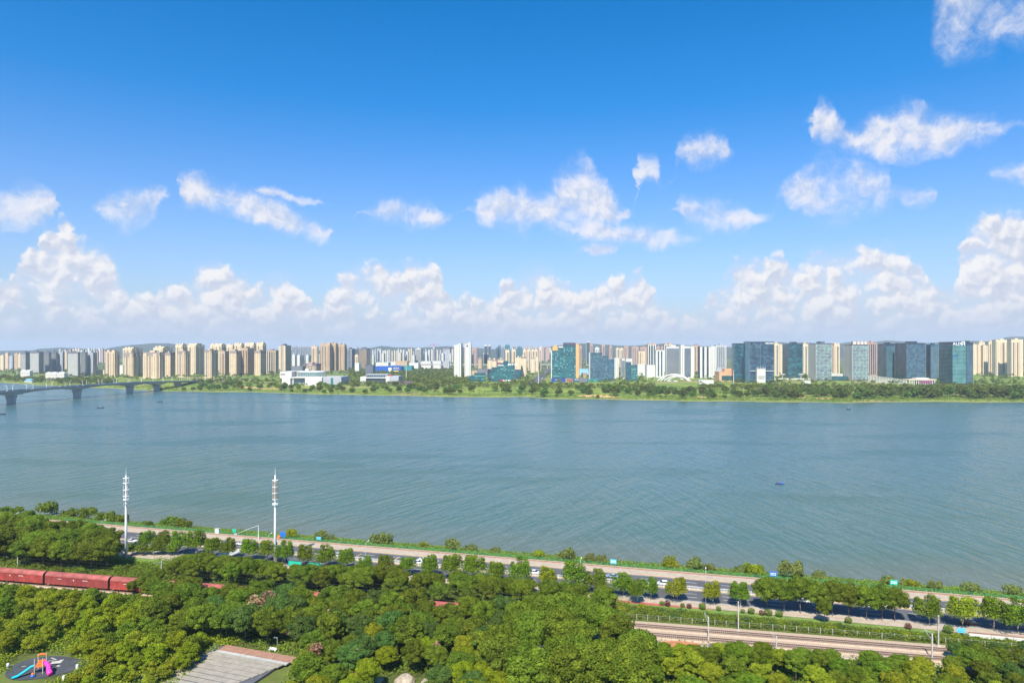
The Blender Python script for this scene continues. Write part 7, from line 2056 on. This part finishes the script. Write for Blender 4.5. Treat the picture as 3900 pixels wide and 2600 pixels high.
# willows and bushes at the water's edge
WL = [(1105,3.0),(1218,3.2),(1265,2.4),(1455,5.2),(1612,2.2),(1720,3.6),(1790,3.0),(1885,2.4),(2055,2.6),(2155,4.6),(2250,3.0),(2290,3.0),(2555,4.0),(2650,3.6),(2700,2.6),(2820,3.0),(2870,3.6),(3010,5.0),(3120,3.0),(3376,3.4),(3470,3.0),(3560,2.6),(3700,3.0),(3860,3.0)]
for k, (px, r) in enumerate(WL):
    v = vr.uniform(9, 17)
    bush('willow', uv(u_at(px, v), v, near_z(0, v)-.2), r, 'pale willow bush at the water\'s edge, '+ORD[k]+' from the left', L['willow'] if k % 4 else L['light'], name='willow_bush', cat='bush', group='willow bushes on the near bank', tall=.95, rng=vr)
for k, (px, v, r, tl) in enumerate(((185,26,5.5,1.0),(262,24,5.0,.8),(330,22,5.2,.8),(400,20,5.0,.7),(455,16,4.6,.7),(640,20,5.0,.62),(700,18,5.0,.62),(60,18,3.5,.8),(110,12,3.2,.8),(20,24,3.6,.7),(560,10,3.0,.7))):
    bush('willow', uv(u_at(px, v), v, near_z(0, v)-.3), r, 'dark bank thicket at the left, '+ORD[k]+' of the bushes behind the ringed mast', L['dark'], name='bank_thicket', cat='bush', group='dark thickets on the left bank', tall=tl, rng=vr)

# ---- uncountable low growth
def low_growth(name, n, gen, per, spread, hgt, leaf, size, seed, up=.5):
    g = np.random.default_rng(seed); pts = []
    for _ in range(n):
        p = gen()
        if p is not None: pts.append(p)
    P_ = np.repeat(np.array(pts), per, axis=0); m = len(P_)
    C = P_+np.column_stack([g.normal(0, spread, m), g.normal(0, spread, m), g.random(m)*hgt])
    N = g.normal(size=(m, 3)); N[:, 2] = np.abs(N[:, 2])+up; N /= np.linalg.norm(N, axis=1, keepdims=True)
    T = np.clip(np.repeat(g.random(len(pts)), per)*.6+g.random(m)*.4, 0, 1)
    return mobj(name, leaf_mesh(name, C, N, size*(.6+.8*g.random(m)), T, leaf), kind='stuff')
lg = random.Random(9)
def g_bank():
    u = lg.uniform(U0+60, U1); v = 1.0+lg.random()**.8*24; return tuple(uv(u, v, near_z(u, v)))
low_growth('bank_grass', 9000, g_bank, 7, .9, .7, L['grass'], .55, 1)
low_growth('bank_scrub', 1400, lambda: tuple(uv(*(lambda u, v: (u, v, near_z(u, v)))(lg.uniform(U0+60, U1), lg.uniform(6, 25)))), 14, .8, 1.2, L['willow'], .5, 2)
def g_strip():
    px = lg.uniform(2300, 3960); u = u_at(px, -45); v = lg.uniform(rail_v(u)+9.8, -42.4); u = u_at(px, v); return tuple(uv(u, v, 5.95))
low_growth('hedge_growth', 4200, g_strip, 14, .7, 1.25, L['mid'], .42, 3)
def g_park():
    px = lg.uniform(-100, 4050); u = u_at(px, -80); v = rail_v(u)-8.8-lg.random()*85; u = u_at(px, v); p = uv(u, v, near_z(u, v)); a, c = to_px(p)
    return tuple(p) if park_ok(a, c) else None
low_growth('undergrowth', 12000, g_park, 10, 1.1, 1.3, L['mid'], .60, 4)
def g_park2():
    px = lg.uniform(-100, 900); u = u_at(px, -80); v = rail_v(u)-14-lg.random()*70; u = u_at(px, v); p = uv(u, v, near_z(u, v)); a, c = to_px(p)
    return tuple(p) if park_ok(a, c) else None
low_growth('undergrowth', 6000, g_park2, 10, 1.0, 1.2, L['light'], .50, 5)
def g_left():
    px = lg.uniform(-100, 680); u = u_at(px, -60); v = lg.uniform(rail_v(u)+6.5, -46 if px > 400 else -38); u = u_at(px, v); return tuple(uv(u, v, 6.0))
low_growth('undergrowth', 2600, g_left, 12, 1.0, 1.1, L['mid'], .5, 6)
def g_mid():
    px = lg.uniform(600, 2400); u = u_at(px, -50); v = lg.uniform(rail_v(u)+6.5, -38); u = u_at(px, v); return tuple(uv(u, v, 6.0))
low_growth('undergrowth', 1800, g_mid, 10, 1.1, 1.2, L['dark'], .6, 7)

# ================================================================== the air
def haze_box(density):
    m = bpy.data.materials.new('haze'); m.use_nodes = True; nt = m.node_tree; nt.nodes.clear(); t = NT(nt)
    v = t.n('ShaderNodeVolumePrincipled'); v.inputs['Color'].default_value = (.74, .86, 1.0, 1); v.inputs['Density'].default_value = density; v.inputs['Anisotropy'].default_value = .0
    o = t.n('ShaderNodeOutputMaterial'); t.link(v.outputs[0], o.inputs['Volume'])
    mb_ = MB(); mb_.box(-42000, -60, -5, 42000, 23500, 330); h = mb_.build('haze', m, kind='stuff'); return h
haze_box(HAZE)
# members of small groups get their place from the left
groups = {}
for o in S.objects:
    if o.parent is None and 'group' in o and 'label' in o: groups.setdefault((o['group'], o['label']), []).append(o)
for (g, lb), os_ in groups.items():
    if 2 <= len(os_) <= 20:
        os_.sort(key=lambda o: o.location.x/max(1.0, o.location.y))
        for k, o in enumerate(os_):
            if len(lb.split())+4 <= 16: o['label'] = lb+', '+ORD[k]+' from the left'
